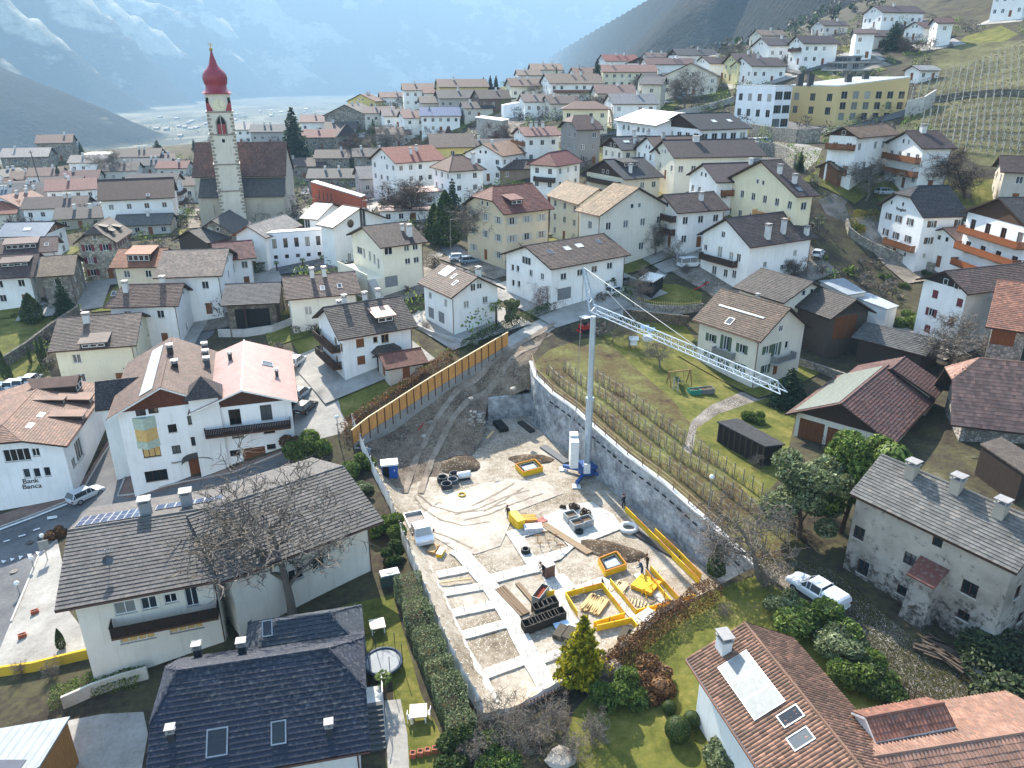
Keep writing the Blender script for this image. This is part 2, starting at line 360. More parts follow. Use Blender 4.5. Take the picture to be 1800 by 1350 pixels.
# ground zones
ZONES = [
 ('terrace',G_PALE,[(7,1176),(60,1080),(84,1040),(100,1047),(147,1107),(176,1142),(60,1172)]),
 ('pavement',G_PALE,[(68,975),(100,945),(112,1000),(100,1047),(84,1040),(60,1080),(7,1176),(-30,1190),(0,1140),(20,1090),(45,1030)]),
 ('concrete_ramp',G_PALE,[(108,1268),(180,1255),(252,1252),(260,1290),(240,1400),(130,1400),(122,1310)]),
 ('bank_pavement',G_BRICK,[(-120,940),(0,905),(60,885),(118,860),(150,838),(180,790),(207,745),(214,735),(216,738),(209,758),(180,800),(151,851),(121,878),(60,903),(0,925),(-120,965)]),
 ('hotel_pavement',G_BRICK,[(231,811),(240,866),(300,850),(405,824),(515,782),(522,790),(410,833),(300,858),(225,876),(208,872)]),
 ('cobbled_path',G_PALE,[(676,1232),(704,1229),(716,1290),(722,1400),(684,1400)]),
 ('main_road',G_ASPH,[(-120,965),(0,925),(60,903),(121,878),(151,851),(180,800),(209,758),(216,735),(240,705),(250,712),(232,760),(231,811),(207,871),(228,868),(300,845),(410,828),(520,785),(545,800),(430,850),(300,885),(130,935),(100,945),(68,975),(45,1030),(20,1090),(0,1140),(-120,1330)]),
 ('back_street',G_ASPH,[(300,612),(350,560),(385,525),(400,500),(412,506),(398,548),(372,590),(330,622)]),
 ('village_lane',G_PALE,[(973,543),(1093,543),(1110,517),(1135,500),(1160,470),(1178,474),(1152,510),(1130,535),(1200,552),(1200,563),(1100,557),(1000,562),(962,585),(893,612),(880,600),(930,570),(975,548)]),
 ('side_street',G_ASPH,[(975,542),(940,548),(880,520),(840,492),(800,470),(770,430),(765,395),(785,395),(800,428),(830,450),(870,488),(900,508),(985,525)]),
 ('garden_path',G_PALE,[(727,558),(745,572),(790,592),(840,590),(885,562),(868,555),(825,573),(790,573),(760,558),(735,545)]),
 ('parking_yard',G_PALE,[(513,618),(530,625),(545,655),(580,668),(592,690),(600,725),(612,745),(600,762),(560,772),(530,772),(515,782),(520,700)]),
 ('cobbled_yard',G_PALE,[(600,520),(640,500),(700,500),(730,470),(770,430),(780,445),(745,500),(700,520),(640,535)]),
 ('lane',G_GRAV,[(1330,980),(1400,985),(1467,1003),(1570,1093),(1617,1130),(1693,1177),(1720,1207),(1830,1245),(1830,1345),(1633,1237),(1567,1193),(1520,1153),(1483,1113),(1467,1087),(1387,1040),(1345,1010)]),
 ('upper_road',G_ASPH,[(1520,437),(1493,412),(1486,390),(1453,377),(1438,353),(1453,345),(1500,335),(1545,328),(1545,338),(1495,348),(1485,360),(1495,383),(1492,393),(1502,413),(1540,436),(1620,452),(1690,462),(1690,478),(1600,468)]),
 ('hill_road',G_PALE,[(1350,255),(1365,246),(1402,250),(1445,262),(1436,282),(1415,302),(1404,296),(1420,276),(1390,263)]),
 ('car_park',G_ASPH,[(1230,290),(1300,272),(1362,266),(1402,285),(1392,302),(1290,300)]),
 ('farm_track',G_GRAV,[(1215,740),(1250,712),(1300,690),(1352,682),(1372,690),(1320,708),(1262,728),(1225,752),(1215,800),(1202,790)]),
 ('vineyard_strip',G_DRY,[(938,640),(965,615),(1010,600),(1060,590),(1110,640),(1180,700),(1240,780),(1330,890),(1420,960),(1340,990),(1200,872),(1050,745),(972,682)]),
 ('farm_lawn',G_LAWN,[(1060,590),(1110,560),(1200,565),(1225,600),(1225,640),(1300,690),(1390,680),(1400,730),(1390,770),(1380,830),(1330,890),(1240,780),(1180,700),(1110,640)]),
 ('lower_lawn',G_LAWN,[(1075,1172),(1160,1090),(1252,1040),(1330,1012),(1390,1050),(1470,1095),(1540,1180),(1600,1230),(1300,1400),(960,1400),(985,1330),(1010,1250)]),
 ('side_garden',G_LAWN,[(600,1065),(690,1045),(712,1120),(740,1220),(780,1300),(800,1390),(700,1390),(690,1200),(640,1180)]),
 ('yard_lawn',G_LAWN,[(598,600),(605,655),(650,655),(735,600),(760,640),(690,690),(640,720),(600,735),(585,690),(575,660)]),
 ('house_lawn',G_LAWN,[(505,588),(560,590),(580,640),(590,660),(560,655),(530,630)]),
 ('terraced_vineyard',G_VIN,[(1610,160),(1640,90),(1720,75),(1900,60),(1900,300),(1720,290),(1640,250),(1600,220)]),
 ('sunny_meadow',G_LAWN,[(1675,80),(1700,62),(1760,45),(1790,60),(1740,85),(1690,95)]),
 ('left_garden',G_LAWN,[(0,545),(60,525),(120,520),(120,550),(60,620),(95,660),(60,690),(0,680)]),
 ('play_lawn',G_LAWN,[(1112,512),(1140,497),(1190,500),(1235,515),(1232,540),(1180,545),(1125,532)]),
]
def build_ground():
 xs = np.arange(-165,215,3.0);ys = np.arange(18,330,3.0)
 GX,GY = np.meshgrid(xs,ys);GX = GX.ravel();GY = GY.ravel()
 zs = [(n,m,[p[:2] for p in L3(pp)]) for n,m,pp in ZONES]
 verts = [Vector((x,y)) for x,y in zip(GX,GY)]
 edges = []
 def add_poly(poly,step=2.0):
  b = len(verts);q = []
  for i in range(len(poly)):
   a = np.array(poly[i][:2]);c = np.array(poly[(i+1)%len(poly)][:2]);k = max(1,int(np.linalg.norm(c-a)/step))
   for j in range(k): q.append(a+(c-a)*j/k)
  for p in q: verts.append(Vector((float(p[0]),float(p[1]))))
  for i in range(len(q)): edges.append((b+i,b+(i+1)%len(q)))
 add_poly(PIT)
 for n,m,poly in zs: add_poly(poly)
 ov,oe,of,*_ = delaunay_2d_cdt(verts,edges,[],0,1e-4)
 V = np.array([(v.x,v.y) for v in ov]);F = np.array([f for f in of if len(f) == 3])
 Z = land_np(V[:,0],V[:,1])
 cen = V[F].mean(1)
 lab = np.full(len(F),-1)
 for i,(n,m,poly) in enumerate(zs):
  k = inside(poly,cen[:,0],cen[:,1]) & (lab < 0);lab[k] = i
 lab[inside(PIT,cen[:,0],cen[:,1])] = -2
 area = np.abs(np.cross(V[F[:,1]]-V[F[:,0]],V[F[:,2]]-V[F[:,0]]));lab[area < 1e-6] = -2
 zn = Z + np.array([noise.noise((x*.15,y*.15,3))*.12 for x,y in V])
 P = np.column_stack([V,zn])
 for i in [-1]+list(range(len(zs))):
  fi = F[lab == i]
  if not len(fi): continue
  u,inv = np.unique(fi,return_inverse=True)
  o = mesh_obj('ground' if i < 0 else zs[i][0],P[u],inv.reshape(-1,3),G_EARTH if i < 0 else zs[i][1],smooth=True)
  tag(o,kind='structure')
build_ground()
# valley,far slopes and mountains
FX = [-3000,2493,3320,4394,5767,7690,8700,9600,10600,16000];FV = [-1560,-1614,-1808,-1929,-2196,-2000,-1300,0,1900,9000]
def fbm(X,Y,s,octv=5,seed=0,ridged=False):
 out = np.zeros(X.shape);a = 1.0;f = s
 for k in range(octv):
  v = np.array([noise.noise((x*f+seed,y*f+seed*.37,seed)) for x,y in zip(X.ravel(),Y.ravel())]).reshape(X.shape)
  out += a*((1-2*np.abs(v)) if ridged else v);a *= .5;f *= 2.05
 return out
def far_height(X,Y):
 n1 = fbm(X,Y,1/1500,5,3.1,True);n2 = fbm(X,Y,1/420,4,9.3);n0 = fbm(X,Y,1/3200,2,6.6)
 foot = np.interp(Y,FX,FV)
 d = foot-X
 global _CREST_LIT
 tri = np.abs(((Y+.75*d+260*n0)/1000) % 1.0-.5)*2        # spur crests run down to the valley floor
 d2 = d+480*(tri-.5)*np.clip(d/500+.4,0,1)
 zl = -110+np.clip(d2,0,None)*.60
 _CREST_LIT = np.clip((tri+.25*n2+.2*n1-.78)/.16,0,1)*np.clip(d2/300,0,1)  # mask for sunlight painted along the spur crests
 zl = np.where(d2 > 0,zl+n1*np.clip(d2*.2,0,230)+n2*np.clip(d2*.16,0,80),zl)
 kx,ky = -1780,2050                                     # the knoll with a terrace on top,far left
 kn = -110+270-np.clip(np.hypot((X-kx)/1.25,Y-ky)-190,0,None)*.55+n2*np.where(np.hypot((X-kx)/1.25,Y-ky) > 200,26,4)
 zl = np.maximum(zl,kn)
 foot_r = 60+.10*(Y-1700)
 dr = X-foot_r
 front = 30+np.clip(Y-950,0,None)*.6
 za = np.minimum(-110+np.clip(dr,0,None)*.98,900);zr = -60*np.log(np.exp(-np.minimum(za,1200)/60)+np.exp(-np.minimum(front,1200)/60))
 zr = np.where(dr > 0,zr+(n1-.3)*np.clip(dr*.13,0,60)+n2*np.clip(dr*.07,0,26),-110)
 zr = -110+(zr+110)*np.clip((Y-900)/300,0,1)
 t = land_np(np.clip(X,-430,400),np.clip(Y,-40,700))
 r = np.hypot((X-20)/1.0,Y-230)
 w = np.clip((640-r)/190,0,1);w = w*w*(3-2*w)
 hill = np.where(X > 150,np.minimum(40+.42*(X-100)+.05*Y,240),-110)
 wr = np.clip((X-160)/200,0,1)
 base = w*np.maximum(t,-110)+(1-w)*((1-wr)*-110+wr*np.maximum(hill,-110))
 return np.minimum(np.maximum(np.maximum(base,zl),zr),1620+n2*15)
def build_far():
 us = np.linspace(-1.25,1.2,400);ds = np.concatenate([[300,312,325,340,360,380,405,430,455,480,510,540],np.geomspace(575,15500,230)])
 U,D = np.meshgrid(us,ds);X = U*D;Y = D*1.0
 Z = far_height(X,Y);CR = _CREST_LIT.ravel()
 near = (X > -165) & (X < 212) & (Y < 327)
 Z = np.where(near,Z-1.5,Z)
 nu = len(us);idx = np.arange(len(ds)*nu).reshape(len(ds),nu)
 q = np.stack([idx[:-1,:-1],idx[:-1,1:],idx[1:,1:],idx[1:,:-1]],-1).reshape(-1,4)
 P = np.column_stack([X.ravel(),Y.ravel(),Z.ravel()])
 c = P[q].mean(1)
 spread = Z.ravel()[q]
 flat = (spread.max(1) < -109.3)
 near_h = (np.hypot(c[:,0]-20,c[:,1]-230) < 640) & ~flat & (c[:,1] < 760)
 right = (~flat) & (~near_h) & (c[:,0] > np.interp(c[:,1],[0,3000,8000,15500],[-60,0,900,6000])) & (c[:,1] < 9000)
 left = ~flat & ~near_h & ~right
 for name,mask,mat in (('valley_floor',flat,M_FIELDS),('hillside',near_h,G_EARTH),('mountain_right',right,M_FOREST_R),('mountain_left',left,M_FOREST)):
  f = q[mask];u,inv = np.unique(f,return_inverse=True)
  o = tag(mesh_obj(name,P[u],inv.reshape(-1,4),mat,smooth=True),kind='structure');o.data.attributes.new('crest_lit','FLOAT','POINT').data.foreach_set('value',CR[u])
 xs = np.concatenate([np.linspace(-1500,-165,24),np.linspace(-150,210,13),np.linspace(230,1500,22)]);ys = np.linspace(-500,320,28)
 A,B = np.meshgrid(xs,ys);z = np.where(np.hypot(A,B-150) < 420,land_np(np.clip(A,-430,400),np.clip(B,-40,700)),far_height(A,B))
 hole = (A > -166) & (A < 216) & (B > 16) & (B < 331);z = np.where(hole,z-3,z)
 n = len(xs);idx = np.arange(n*len(ys)).reshape(len(ys),n)
 q = np.stack([idx[:-1,:-1],idx[:-1,1:],idx[1:,1:],idx[1:,:-1]],-1).reshape(-1,4)
 cx = A.ravel()[q].mean(1);cy = B.ravel()[q].mean(1)
 keep = ~((cx > -160) & (cx < 205) & (cy > 20) & (cy < 320)) & ~((cy > 300) & (np.abs(cx) < cy*1.15))
 q = q[keep]
 P = np.column_stack([A.ravel(),B.ravel(),z.ravel()]);u,inv = np.unique(q,return_inverse=True)
 tag(mesh_obj('outer_ground',P[u],inv.reshape(-1,4),G_EARTH,smooth=True),kind='structure')
def forest_mat(meadow=True):
 n = NT('forested_slope');p = n.pos()
 a = n.noise(.0011,6,.62,p);b = n.noise(.012,6,.7,p);c = n.noise(.06,4,.7,p)
 base = n.ramp(b,[(.3,lin('#12160f')),(.5,lin('#241f16')),(.7,lin('#3f3527'))])
 base = n.mix(n.ramp(c,[(.35,(0,0,0)),(.7,(.7,.7,.7))]),base,lin('#0d120d'))
 g = n.node('ShaderNodeNewGeometry');sx = n.node('ShaderNodeSeparateXYZ');n.l(g.outputs['Normal'],sx.inputs[0])
 mp = n.node('ShaderNodeMapping');mp.inputs['Scale'].default_value = (1,.55,1.6);mp.inputs['Rotation'].default_value = (0,0,.5);n.l(p,mp.inputs[0])
 a2 = n.noise(.0016,5,.68,mp.outputs[0])
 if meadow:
  cr = n.node('ShaderNodeAttribute',attribute_name='crest_lit');mm = n.node('ShaderNodeMath',operation='MULTIPLY_ADD');n.l(cr.outputs['Fac'],mm.inputs[0]);mm.inputs[1].default_value = .105;n.l(a2,mm.inputs[2]);mead_crest_lit = n.ramp(mm.outputs[0],[(.57,(0,0,0)),(.64,(1,1,1))])  # meadow patches, plus pale streaks painting sunlit crest lines into the colour
  base = n.mix(mead_crest_lit,base,n.ramp(b,[(.3,lin('#8d826a')),(.7,lin('#cfc6ac'))]))
  sz = n.node('ShaderNodeSeparateXYZ');n.l(p,sz.inputs[0]);ad = n.node('ShaderNodeMath',operation='MULTIPLY_ADD');n.l(b,ad.inputs[0]);ad.inputs[1].default_value = -30;n.l(sz.outputs[2],ad.inputs[2])
  mr = n.node('ShaderNodeMapRange',i_1=-124,i_2=-116,i_3=1.0,i_4=0.0);n.l(ad.outputs[0],mr.inputs[0]);base = n.mix(mr.outputs[0],base,lin('#5f5b48'))
 n.base(base);n.bump(c,1.0,24.0)
 return n.set(.95,.05)
def fields_mat():
 n = NT('valley_fields');p = n.pos()
 mp = n.node('ShaderNodeMapping');mp.inputs['Rotation'].default_value = (0,0,.45);mp.inputs['Scale'].default_value = (1,.4,1);n.l(p,mp.inputs[0])
 v = n.node('ShaderNodeTexVoronoi',i_Scale=.011);n.l(mp.outputs[0],v.inputs[0])
 s = n.node('ShaderNodeSeparateColor');n.l(v.outputs[1],s.inputs[0])
 b = n.noise(.02,5,.7,p)
 base = n.ramp(s.outputs[0],[(0,lin('#3d3b2d')),(.4,lin('#5f5a45')),(.7,lin('#7d765e')),(1,lin('#4a493a'))])
 base = n.mix(n.ramp(b,[(.5,(0,0,0)),(.7,(.6,.6,.6))]),base,lin('#4b4a3c'))
 n.base(base);return n.set(.95,.1)
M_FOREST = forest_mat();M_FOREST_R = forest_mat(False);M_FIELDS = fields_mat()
build_far()
def haze():
 n = NT('valley_haze');n.n.remove(n.b)
 v = n.node('ShaderNodeVolumePrincipled');v.inputs['Color'].default_value = (.46,.74,1,1);v.inputs['Density'].default_value = HAZE_D;v.inputs['Anisotropy'].default_value = .0
 n.l(v.outputs[0],n.out.inputs['Volume'])
 mb = MB().box((-22000,-900,-112),(22000,16500,1720))
 o = mb.build('haze',n.mat);tag(o,'pale blue haze filling the valley air','haze',kind='stuff')
HAZE_D = 1.6e-4
haze()
# houses: fitted from roof corners,built with parts
def _corner(k,p,q0,q1,oh):
 x,y,ang,L,W,he,hr,i0,i1 = p[:9]
 loc = {'R0':(-L/2+i0,0,hr),'R1':(L/2-i1,0,hr),'A0':(-L/2,-W/2,he),'A1':(L/2,-W/2,he),'B0':(-L/2,W/2,he),'B1':(L/2,W/2,he),
      'V0A':(-L/2,-W/2*q0,hr-q0*(hr-he)),'V1A':(L/2,-W/2*q1,hr-q1*(hr-he)),'V0B':(-L/2,W/2*q0,hr-q0*(hr-he)),'V1B':(L/2,W/2*q1,hr-q1*(hr-he)),
      'GA0':(-L/2+oh,-W/2+oh,0),'GA1':(L/2-oh,-W/2+oh,0),'GB0':(-L/2+oh,W/2-oh,0),'GB1':(L/2-oh,W/2-oh,0)}[k]
 return loc
def fit_house(pts,q0=0,q1=0,oh=.8,he0=6.,pitch0=.42,he_w=2.2,W0=None,g0=None,dzw=1.3,ps=.12):
 keys = list(pts);tgt = np.array([pts[k] for k in keys],float)
 m = tgt[[i for i,k in enumerate(keys) if k[0] in 'RAB']].mean(0)
 c = on_land(m[0],m[1],he0+1.2)
 if g0 is not None: c = at_z(m[0],m[1],g0+he0+1.2)
 zg = c[2]-he0-1.2
 r0 = at_z(*pts['R0'],c[2]+1.0) if 'R0' in pts else at_z(*pts['A0'],c[2]);r1 = at_z(*pts['R1'],c[2]+1.0) if 'R1' in pts else at_z(*pts['A1'],c[2])
 ang = math.atan2(r1[1]-r0[1],r1[0]-r0[0]);L = max(6,float(np.hypot(*(r1-r0)[:2])))
 hip0 = q0 > 0;hip1 = q1 > 0
 W = W0 or 11.0
 L += (3 if hip0 else 0)+(3 if hip1 else 0)
 p = np.array([c[0],c[1],ang,L,W,he0,he0+W/2*pitch0,2.5*hip0*max(q0,.4),2.5*hip1*max(q1,.4),0.0])
 def res(p):
  x,y,ang = p[:3];ca,sa = math.cos(ang),math.sin(ang)
  g = (land(x,y) if g0 is None else g0)+p[9]
  r = []
  for k,t in zip(keys,tgt):
   lx,ly,lz = _corner(k,p,q0,q1,oh)
   X = (x+ca*lx-sa*ly,y+sa*lx+ca*ly,g+lz)
   if k[0] == 'G': X = (X[0],X[1],g)
   u,v,d = proj(X);wgt = 2.0 if k[0] != 'G' else 5.0
   r += [(u-t[0])/wgt,(v-t[1])/wgt]
  r += [(p[5]-he0)/he_w,((p[6]-p[5])/(p[4]/2)-pitch0)/ps,(p[4]-(W0 or 11))/(3 if W0 is None else 1.5),(p[3]-13)/25,p[9]/dzw,20*max(0,5-p[3]),20*max(0,5-p[4]),10*max(0,2.4-p[5])]
  r += [(p[7]-(p[4]/2*.75*q0))/(.8 if hip0 else .001),(p[8]-(p[4]/2*.75*q1))/(.8 if hip1 else .001)]
  return np.array(r)
 lam = 1e-2;e = res(p);cost = e@e
 for it in range(40):
  J = np.empty((len(e),len(p)))
  for i in range(len(p)):
   h = 1e-4*max(1,abs(p[i]));q = p.copy();q[i] += h;J[:,i] = (res(q)-e)/h
  A = J.T@J;s = np.linalg.solve(A+lam*np.diag(np.diag(A)+1e-9),-J.T@e)
  q = p+s;e2 = res(q)
  if e2@e2 < cost:
   done = cost-e2@e2 < 1e-5*cost
   p,e,cost,lam = q,e2,e2@e2,lam*.4
   if done: break
  else: lam *= 4
 g = (land(p[0],p[1]) if g0 is None else g0)+p[9]
 px_err = np.abs(e[:2*len(keys)]).max()*2
 return dict(x=p[0],y=p[1],z=g,ang=p[2],L=p[3],W=p[4],he=p[5],hr=p[6],i0=max(0,p[7]),i1=max(0,p[8]),q0=q0,q1=q1,err=px_err,dz=p[9])
LOG = []
def grid_wall(mb,P0,du,n,L,z0,z1,holes,depth=.18,m=0,mr=None):
 us = sorted({0.0,L}|{round(v,3) for h in holes for v in (h[0],h[1])});zs = sorted({z0,z1}|{round(v,3) for h in holes for v in (h[2],h[3])})
 us = [u for u in us if 0 <= u <= L];zs = [z for z in zs if z0 <= z <= z1]
 P = lambda u,z,d=0: (P0[0]+du[0]*u-n[0]*d,P0[1]+du[1]*u-n[1]*d,z)
 for a,b in zip(us[:-1],us[1:]):
  c0 = None
  for c,d in zip(zs[:-1],zs[1:]):
   uc,zc = (a+b)/2,(c+d)/2
   hole = any(h[0]-1e-3 < uc < h[1]+1e-3 and h[2]-1e-3 < zc < h[3]+1e-3 for h in holes)
   if hole:
    if c0 is not None: mb.add([P(a,c0),P(b,c0),P(b,c),P(a,c)],[(0,1,2,3)],m);c0 = None
   elif c0 is None: c0 = c
  if c0 is not None: mb.add([P(a,c0),P(b,c0),P(b,z1),P(a,z1)],[(0,1,2,3)],m)
 for h in holes:
  a,b,c,d = h[:4];e = depth
  mb.add([P(a,c),P(a,c,e),P(a,d,e),P(a,d)],[(0,1,2,3)],m);mb.add([P(b,c),P(b,d),P(b,d,e),P(b,c,e)],[(0,1,2,3)],m)
  mb.add([P(a,d),P(a,d,e),P(b,d,e),P(b,d)],[(0,1,2,3)],m);mb.add([P(a,c),P(b,c),P(b,c,e),P(a,c,e)],[(0,1,2,3)],m)
_WC = {}
def win_mesh(w,h,kind):
 k = (round(w,1),round(h,1),kind)
 if k in _WC: return _WC[k]
 w,h = k[0],k[1];fr = MB();t = .07;d0,d1 = .08,.15
 fr.box((-w/2,d0,-h/2),(-w/2+t,d1,h/2));fr.box((w/2-t,d0,-h/2),(w/2,d1,h/2));fr.box((-w/2+t,d0,h/2-t),(w/2-t,d1,h/2));fr.box((-w/2+t,d0,-h/2),(w/2-t,d1,-h/2+t))
 if kind != 'small' and w > .85:
  nb = max(1,round(w/.75)-1)
  for i in range(nb):
   x = -w/2+w*(i+1)/(nb+1);fr.box((x-.035,d0-.004,-h/2+t),(x+.035,d1+.004,h/2-t))
 pa = MB();pa.add([(-w/2+t,d1-.02,-h/2+t),(w/2-t,d1-.02,-h/2+t),(w/2-t,d1-.02,h/2-t),(-w/2+t,d1-.02,h/2-t)],[(0,1,2,3)])
 si = MB();si.box((-w/2-.06,-.07,-h/2-.06),(w/2+.06,.08,-h/2))
 def mk(mb,nm,mat):
  me = bpy.data.meshes.new(nm);me.from_pydata(mb.v,[],mb.f);me.materials.append(mat);return me
 _WC[k] = (fr,mk(pa,'pane',MGL),mk(si,'sill',plain('stone_sill','#b5b0a6')),{})
 return _WC[k]
def frame_mesh(w,h,kind,mat):
 fr,pane,sill,d = win_mesh(w,h,kind)
 if mat.name not in d:
  me = bpy.data.meshes.new('window');me.from_pydata(fr.v,[],fr.f);me.materials.append(mat);d[mat.name] = me
 return d[mat.name],pane,sill
_SH = {}
def shutter_mesh(w,h,mat):
 k = (round(w,2),round(h,1),mat.name)
 if k not in _SH:
  mb = MB();h = k[1];w = k[0];mb.box((0,-.05,-h/2),(w,-.012,h/2));ns = max(4,int(h/.14))
  for i in range(ns): z = -h/2+.06+(h-.12)*i/ns;mb.box((.05,-.065,z),(w-.05,-.05,z+.06))
  me = bpy.data.meshes.new('shutter');me.from_pydata(mb.v,[],mb.f);me.materials.append(mat);_SH[k] = me
 return _SH[k]
_blk = {}
def door_mesh(w,h,mat):
 k = (round(w,1),round(h,1),mat.name)
 if k not in _blk:
  mb = MB();w,h = k[0],k[1];mb.box((-w/2,.06,-h/2),(w/2,.12,h/2));n = max(2,int(w/.5))
  for i in range(n): mb.box((-w/2+w*i/n+.03,.035,-h/2+.05),(-w/2+w*(i+1)/n-.03,.06,h/2-.05))
  me = bpy.data.meshes.new('door');me.from_pydata(mb.v,[],mb.f);me.materials.append(mat);_blk[k] = me
 return _blk[k]
def tiles_on(mb_v,mb_f,O,S,T,N,poly,tw,th,lift=.065,rng=None,barrel=False):
 poly = np.array(poly);s0,t0 = poly.min(0);s1,t1 = poly.max(0)
 rows = int((t1-t0)/th)+1;cols = int((s1-s0)/tw)+2
 r,c = np.meshgrid(np.arange(rows),np.arange(cols),indexing='ij');r = r.ravel();c = c.ravel()
 off = 0 if barrel else .5*tw
 s = s0+c*tw-(r%2)*off;t = t0+r*th
 ok = inside(poly,np.clip(s+tw/2,s0+.01,s1-.01),t+th*.5)
 s,t = s[ok],t[ok];n = len(s)
 if n == 0: return mb_v,mb_f,[]
 sa = np.clip(s,s0,s1);sb = np.clip(s+tw*.97,s0,s1);ta = t;tb = np.minimum(t+th*1.12,t1+.02)
 j = rng.uniform(-.008,.012,n);lo = lift+j;hi = .006+rng.uniform(0,.006,n)
 def pt(ss,tt,hh): return O+ss[:,None]*S+tt[:,None]*T+hh[:,None]*N
 if not barrel:
  vs_ = np.stack([pt(sa,ta,lo),pt(sb,ta,lo+rng.uniform(-.006,.006,n)),pt(sb,tb,hi),pt(sa,tb,hi),pt(sa,ta,lo*0-.01),pt(sb,ta,lo*0-.01)],1)
  fs = [(0,1,2,3),(4,5,1,0)];nv = 6
 else:
  sm = [sa+(sb-sa)*f for f in (0,.25,.5,.75,1)];hh = [0,.7,1,.7,0];A = [];B = []
  for q,hq in zip(sm,hh): A.append(pt(q,ta,.02+hq*.075+j));B.append(pt(q,tb,.0+hq*.055+j))
  vs_ = np.stack(A+B,1);fs = [(i,i+1,6+i,5+i) for i in range(4)]+[(0,4,3,2,1)];nv = 10
 b = sum(len(x) for x in mb_v) if mb_v else 0
 mb_v.append(vs_.reshape(-1,3))
 for k in range(n):
  o = b+k*nv;mb_f.extend(tuple(i+o for i in f) for f in fs)
 return mb_v,mb_f,list(zip(s,t))
class House: pass
def house(name,label,pts=None,geom=None,wall=WHITE,roof='#6b5a52',oh=.8,cat='house',q0=0,q1=0,tiles=None,tile=(.33,.36),root=None,
          wins=(),auto=None,frame=None,shut=None,gable=None,chim=(),sky=(),balc=(),fit={},verge=None,thick=.2,group=None,roof_mat=None,
          wallmat=None,gut=True,barrel=False,base=None,singles=0,moss=0.0,rvar=.35,sy=None):
 g = geom or fit_house(pts,q0,q1,oh,**fit)
 q0,q1 = g.get('q0',q0),g.get('q1',q1)
 L,W,he,hr,i0,i1 = g['L'],g['W'],g['he'],g['hr'],g.get('i0',0),g.get('i1',0)
 depth = proj((g['x'],g['y'],g['z']))[2]
 LOG.append((name+'|'+label[:28],round(g['x'],1),round(g['y'],1),round(g['z'],1),round(math.degrees(g['ang'])),round(L,1),round(W,1),round(he,1),round(hr,1),round(g.get('err',0),1),round(depth),round(g.get('dz',0),1)))
 H = House();H.g = g
 if root is None:
  root = empty(name,(g['x'],g['y'],g['z']),g['ang']);tag(root,label,cat,group);par = root
  H.off = Matrix.Identity(4)
 else:
  H.off = root.matrix_basis.inverted() @ (Matrix.Translation((g['x'],g['y'],g['z'])) @ Matrix.Rotation(g['ang'],4,'Z'));par = root
 H.root = root
 def fix(o):
  o.matrix_basis = H.off @ o.matrix_basis;return o
 H.fix = fix;H.par = par
 rng = np.random.RandomState(abs(hash((round(g['x'],1),round(g['y'],1))))%2**31)
 near = depth < 175 if tiles is None else tiles
 rm = roof_mat or (tile_geo(roof,rvar,moss) if near else tile_tex(roof,tile[0],tile[1]))
 vm = verge or MDW
 pm = wallmat or plaster(wall)
 slope = (hr-he)/(W/2);sl = math.hypot(1,slope)
 V = lambda i,s,q: ((-L/2 if i == 0 else L/2),s*W/2*q,hr-q*(hr-he))
 R0,R1 = (-L/2+i0,0,hr),(L/2-i1,0,hr)
 polys = []
 for s in (-1,1):
  pl = [(-L/2,s*W/2,he),(L/2,s*W/2,he)]
  if q1 > 0:
   if q1 < 1: pl.append(V(1,s,q1))
   pl.append(R1)
  else: pl.append((L/2,0,hr))
  if q0 > 0:
   pl.append(R0)
   if q0 < 1: pl.append(V(0,s,q0))
  else: pl.append((-L/2,0,hr))
  polys.append(pl if s < 0 else pl[::-1])
 if q1 > 0: polys.append([V(1,-1,q1),V(1,1,q1),R1])
 if q0 > 0: polys.append([V(0,1,q0),V(0,-1,q0),R0])
 rb = MB();uvs = []
 for pl in polys:
  P = [Vector(p) for p in pl];nrm = (P[1]-P[0]).cross(P[-1]-P[0]).normalized()
  S = Vector((nrm.y*-1,nrm.x,0));S = S.normalized() if S.length > 1e-6 else Vector((1,0,0));T = nrm.cross(S)
  rb.add(P,[tuple(range(len(P)))],0);uvs += [((p-P[0]).dot(S),(p-P[0]).dot(T)) for p in P]
 ntop = len(rb.f)
 edges = {}
 for pl in polys:
  for a,b in zip(pl,pl[1:]+pl[:1]):
   ka,kb = tuple(round(c,3) for c in a),tuple(round(c,3) for c in b)
   if (kb,ka) in edges: del edges[(kb,ka)]
   else: edges[(ka,kb)] = 1
 for a,b in edges:
  a2 = (a[0],a[1],a[2]-thick);b2 = (b[0],b[1],b[2]-thick);rb.add([b,a,a2,b2],[(0,1,2,3)],1);uvs += [(0,0)]*4
 for pl in polys:
  P = [(p[0],p[1],p[2]-thick) for p in pl][::-1];rb.add(P,[tuple(range(len(P)))],1);uvs += [(0,0)]*len(P)
 ro = fix(mesh_obj('roof',rb.v,rb.f,[rm,vm],par,rb.m,uv=uvs))
 H.roof = ro
 if near and roof_mat is None:
  vv,ff = [],[];singles_list = []
  for pl in polys:
   P = [np.array(p,float) for p in pl];nrm = np.cross(P[1]-P[0],P[-1]-P[0]);nrm /= np.linalg.norm(nrm)
   S = np.array([-nrm[1],nrm[0],0.0]);S /= np.linalg.norm(S);T = np.cross(nrm,S)
   wn_ = np.array([math.cos(g['ang'])*nrm[0]-math.sin(g['ang'])*nrm[1],math.sin(g['ang'])*nrm[0]+math.cos(g['ang'])*nrm[1],nrm[2]])
   view = np.array([g['x'],g['y'],g['z']+hr-CZ])
   if wn_@view > 0.25*np.linalg.norm(view): continue
   poly = [((p-P[0])@S,(p-P[0])@T) for p in P]
   _,_,st = tiles_on(vv,ff,P[0],S,T,nrm,poly,tile[0],tile[1],rng=rng,barrel=barrel)
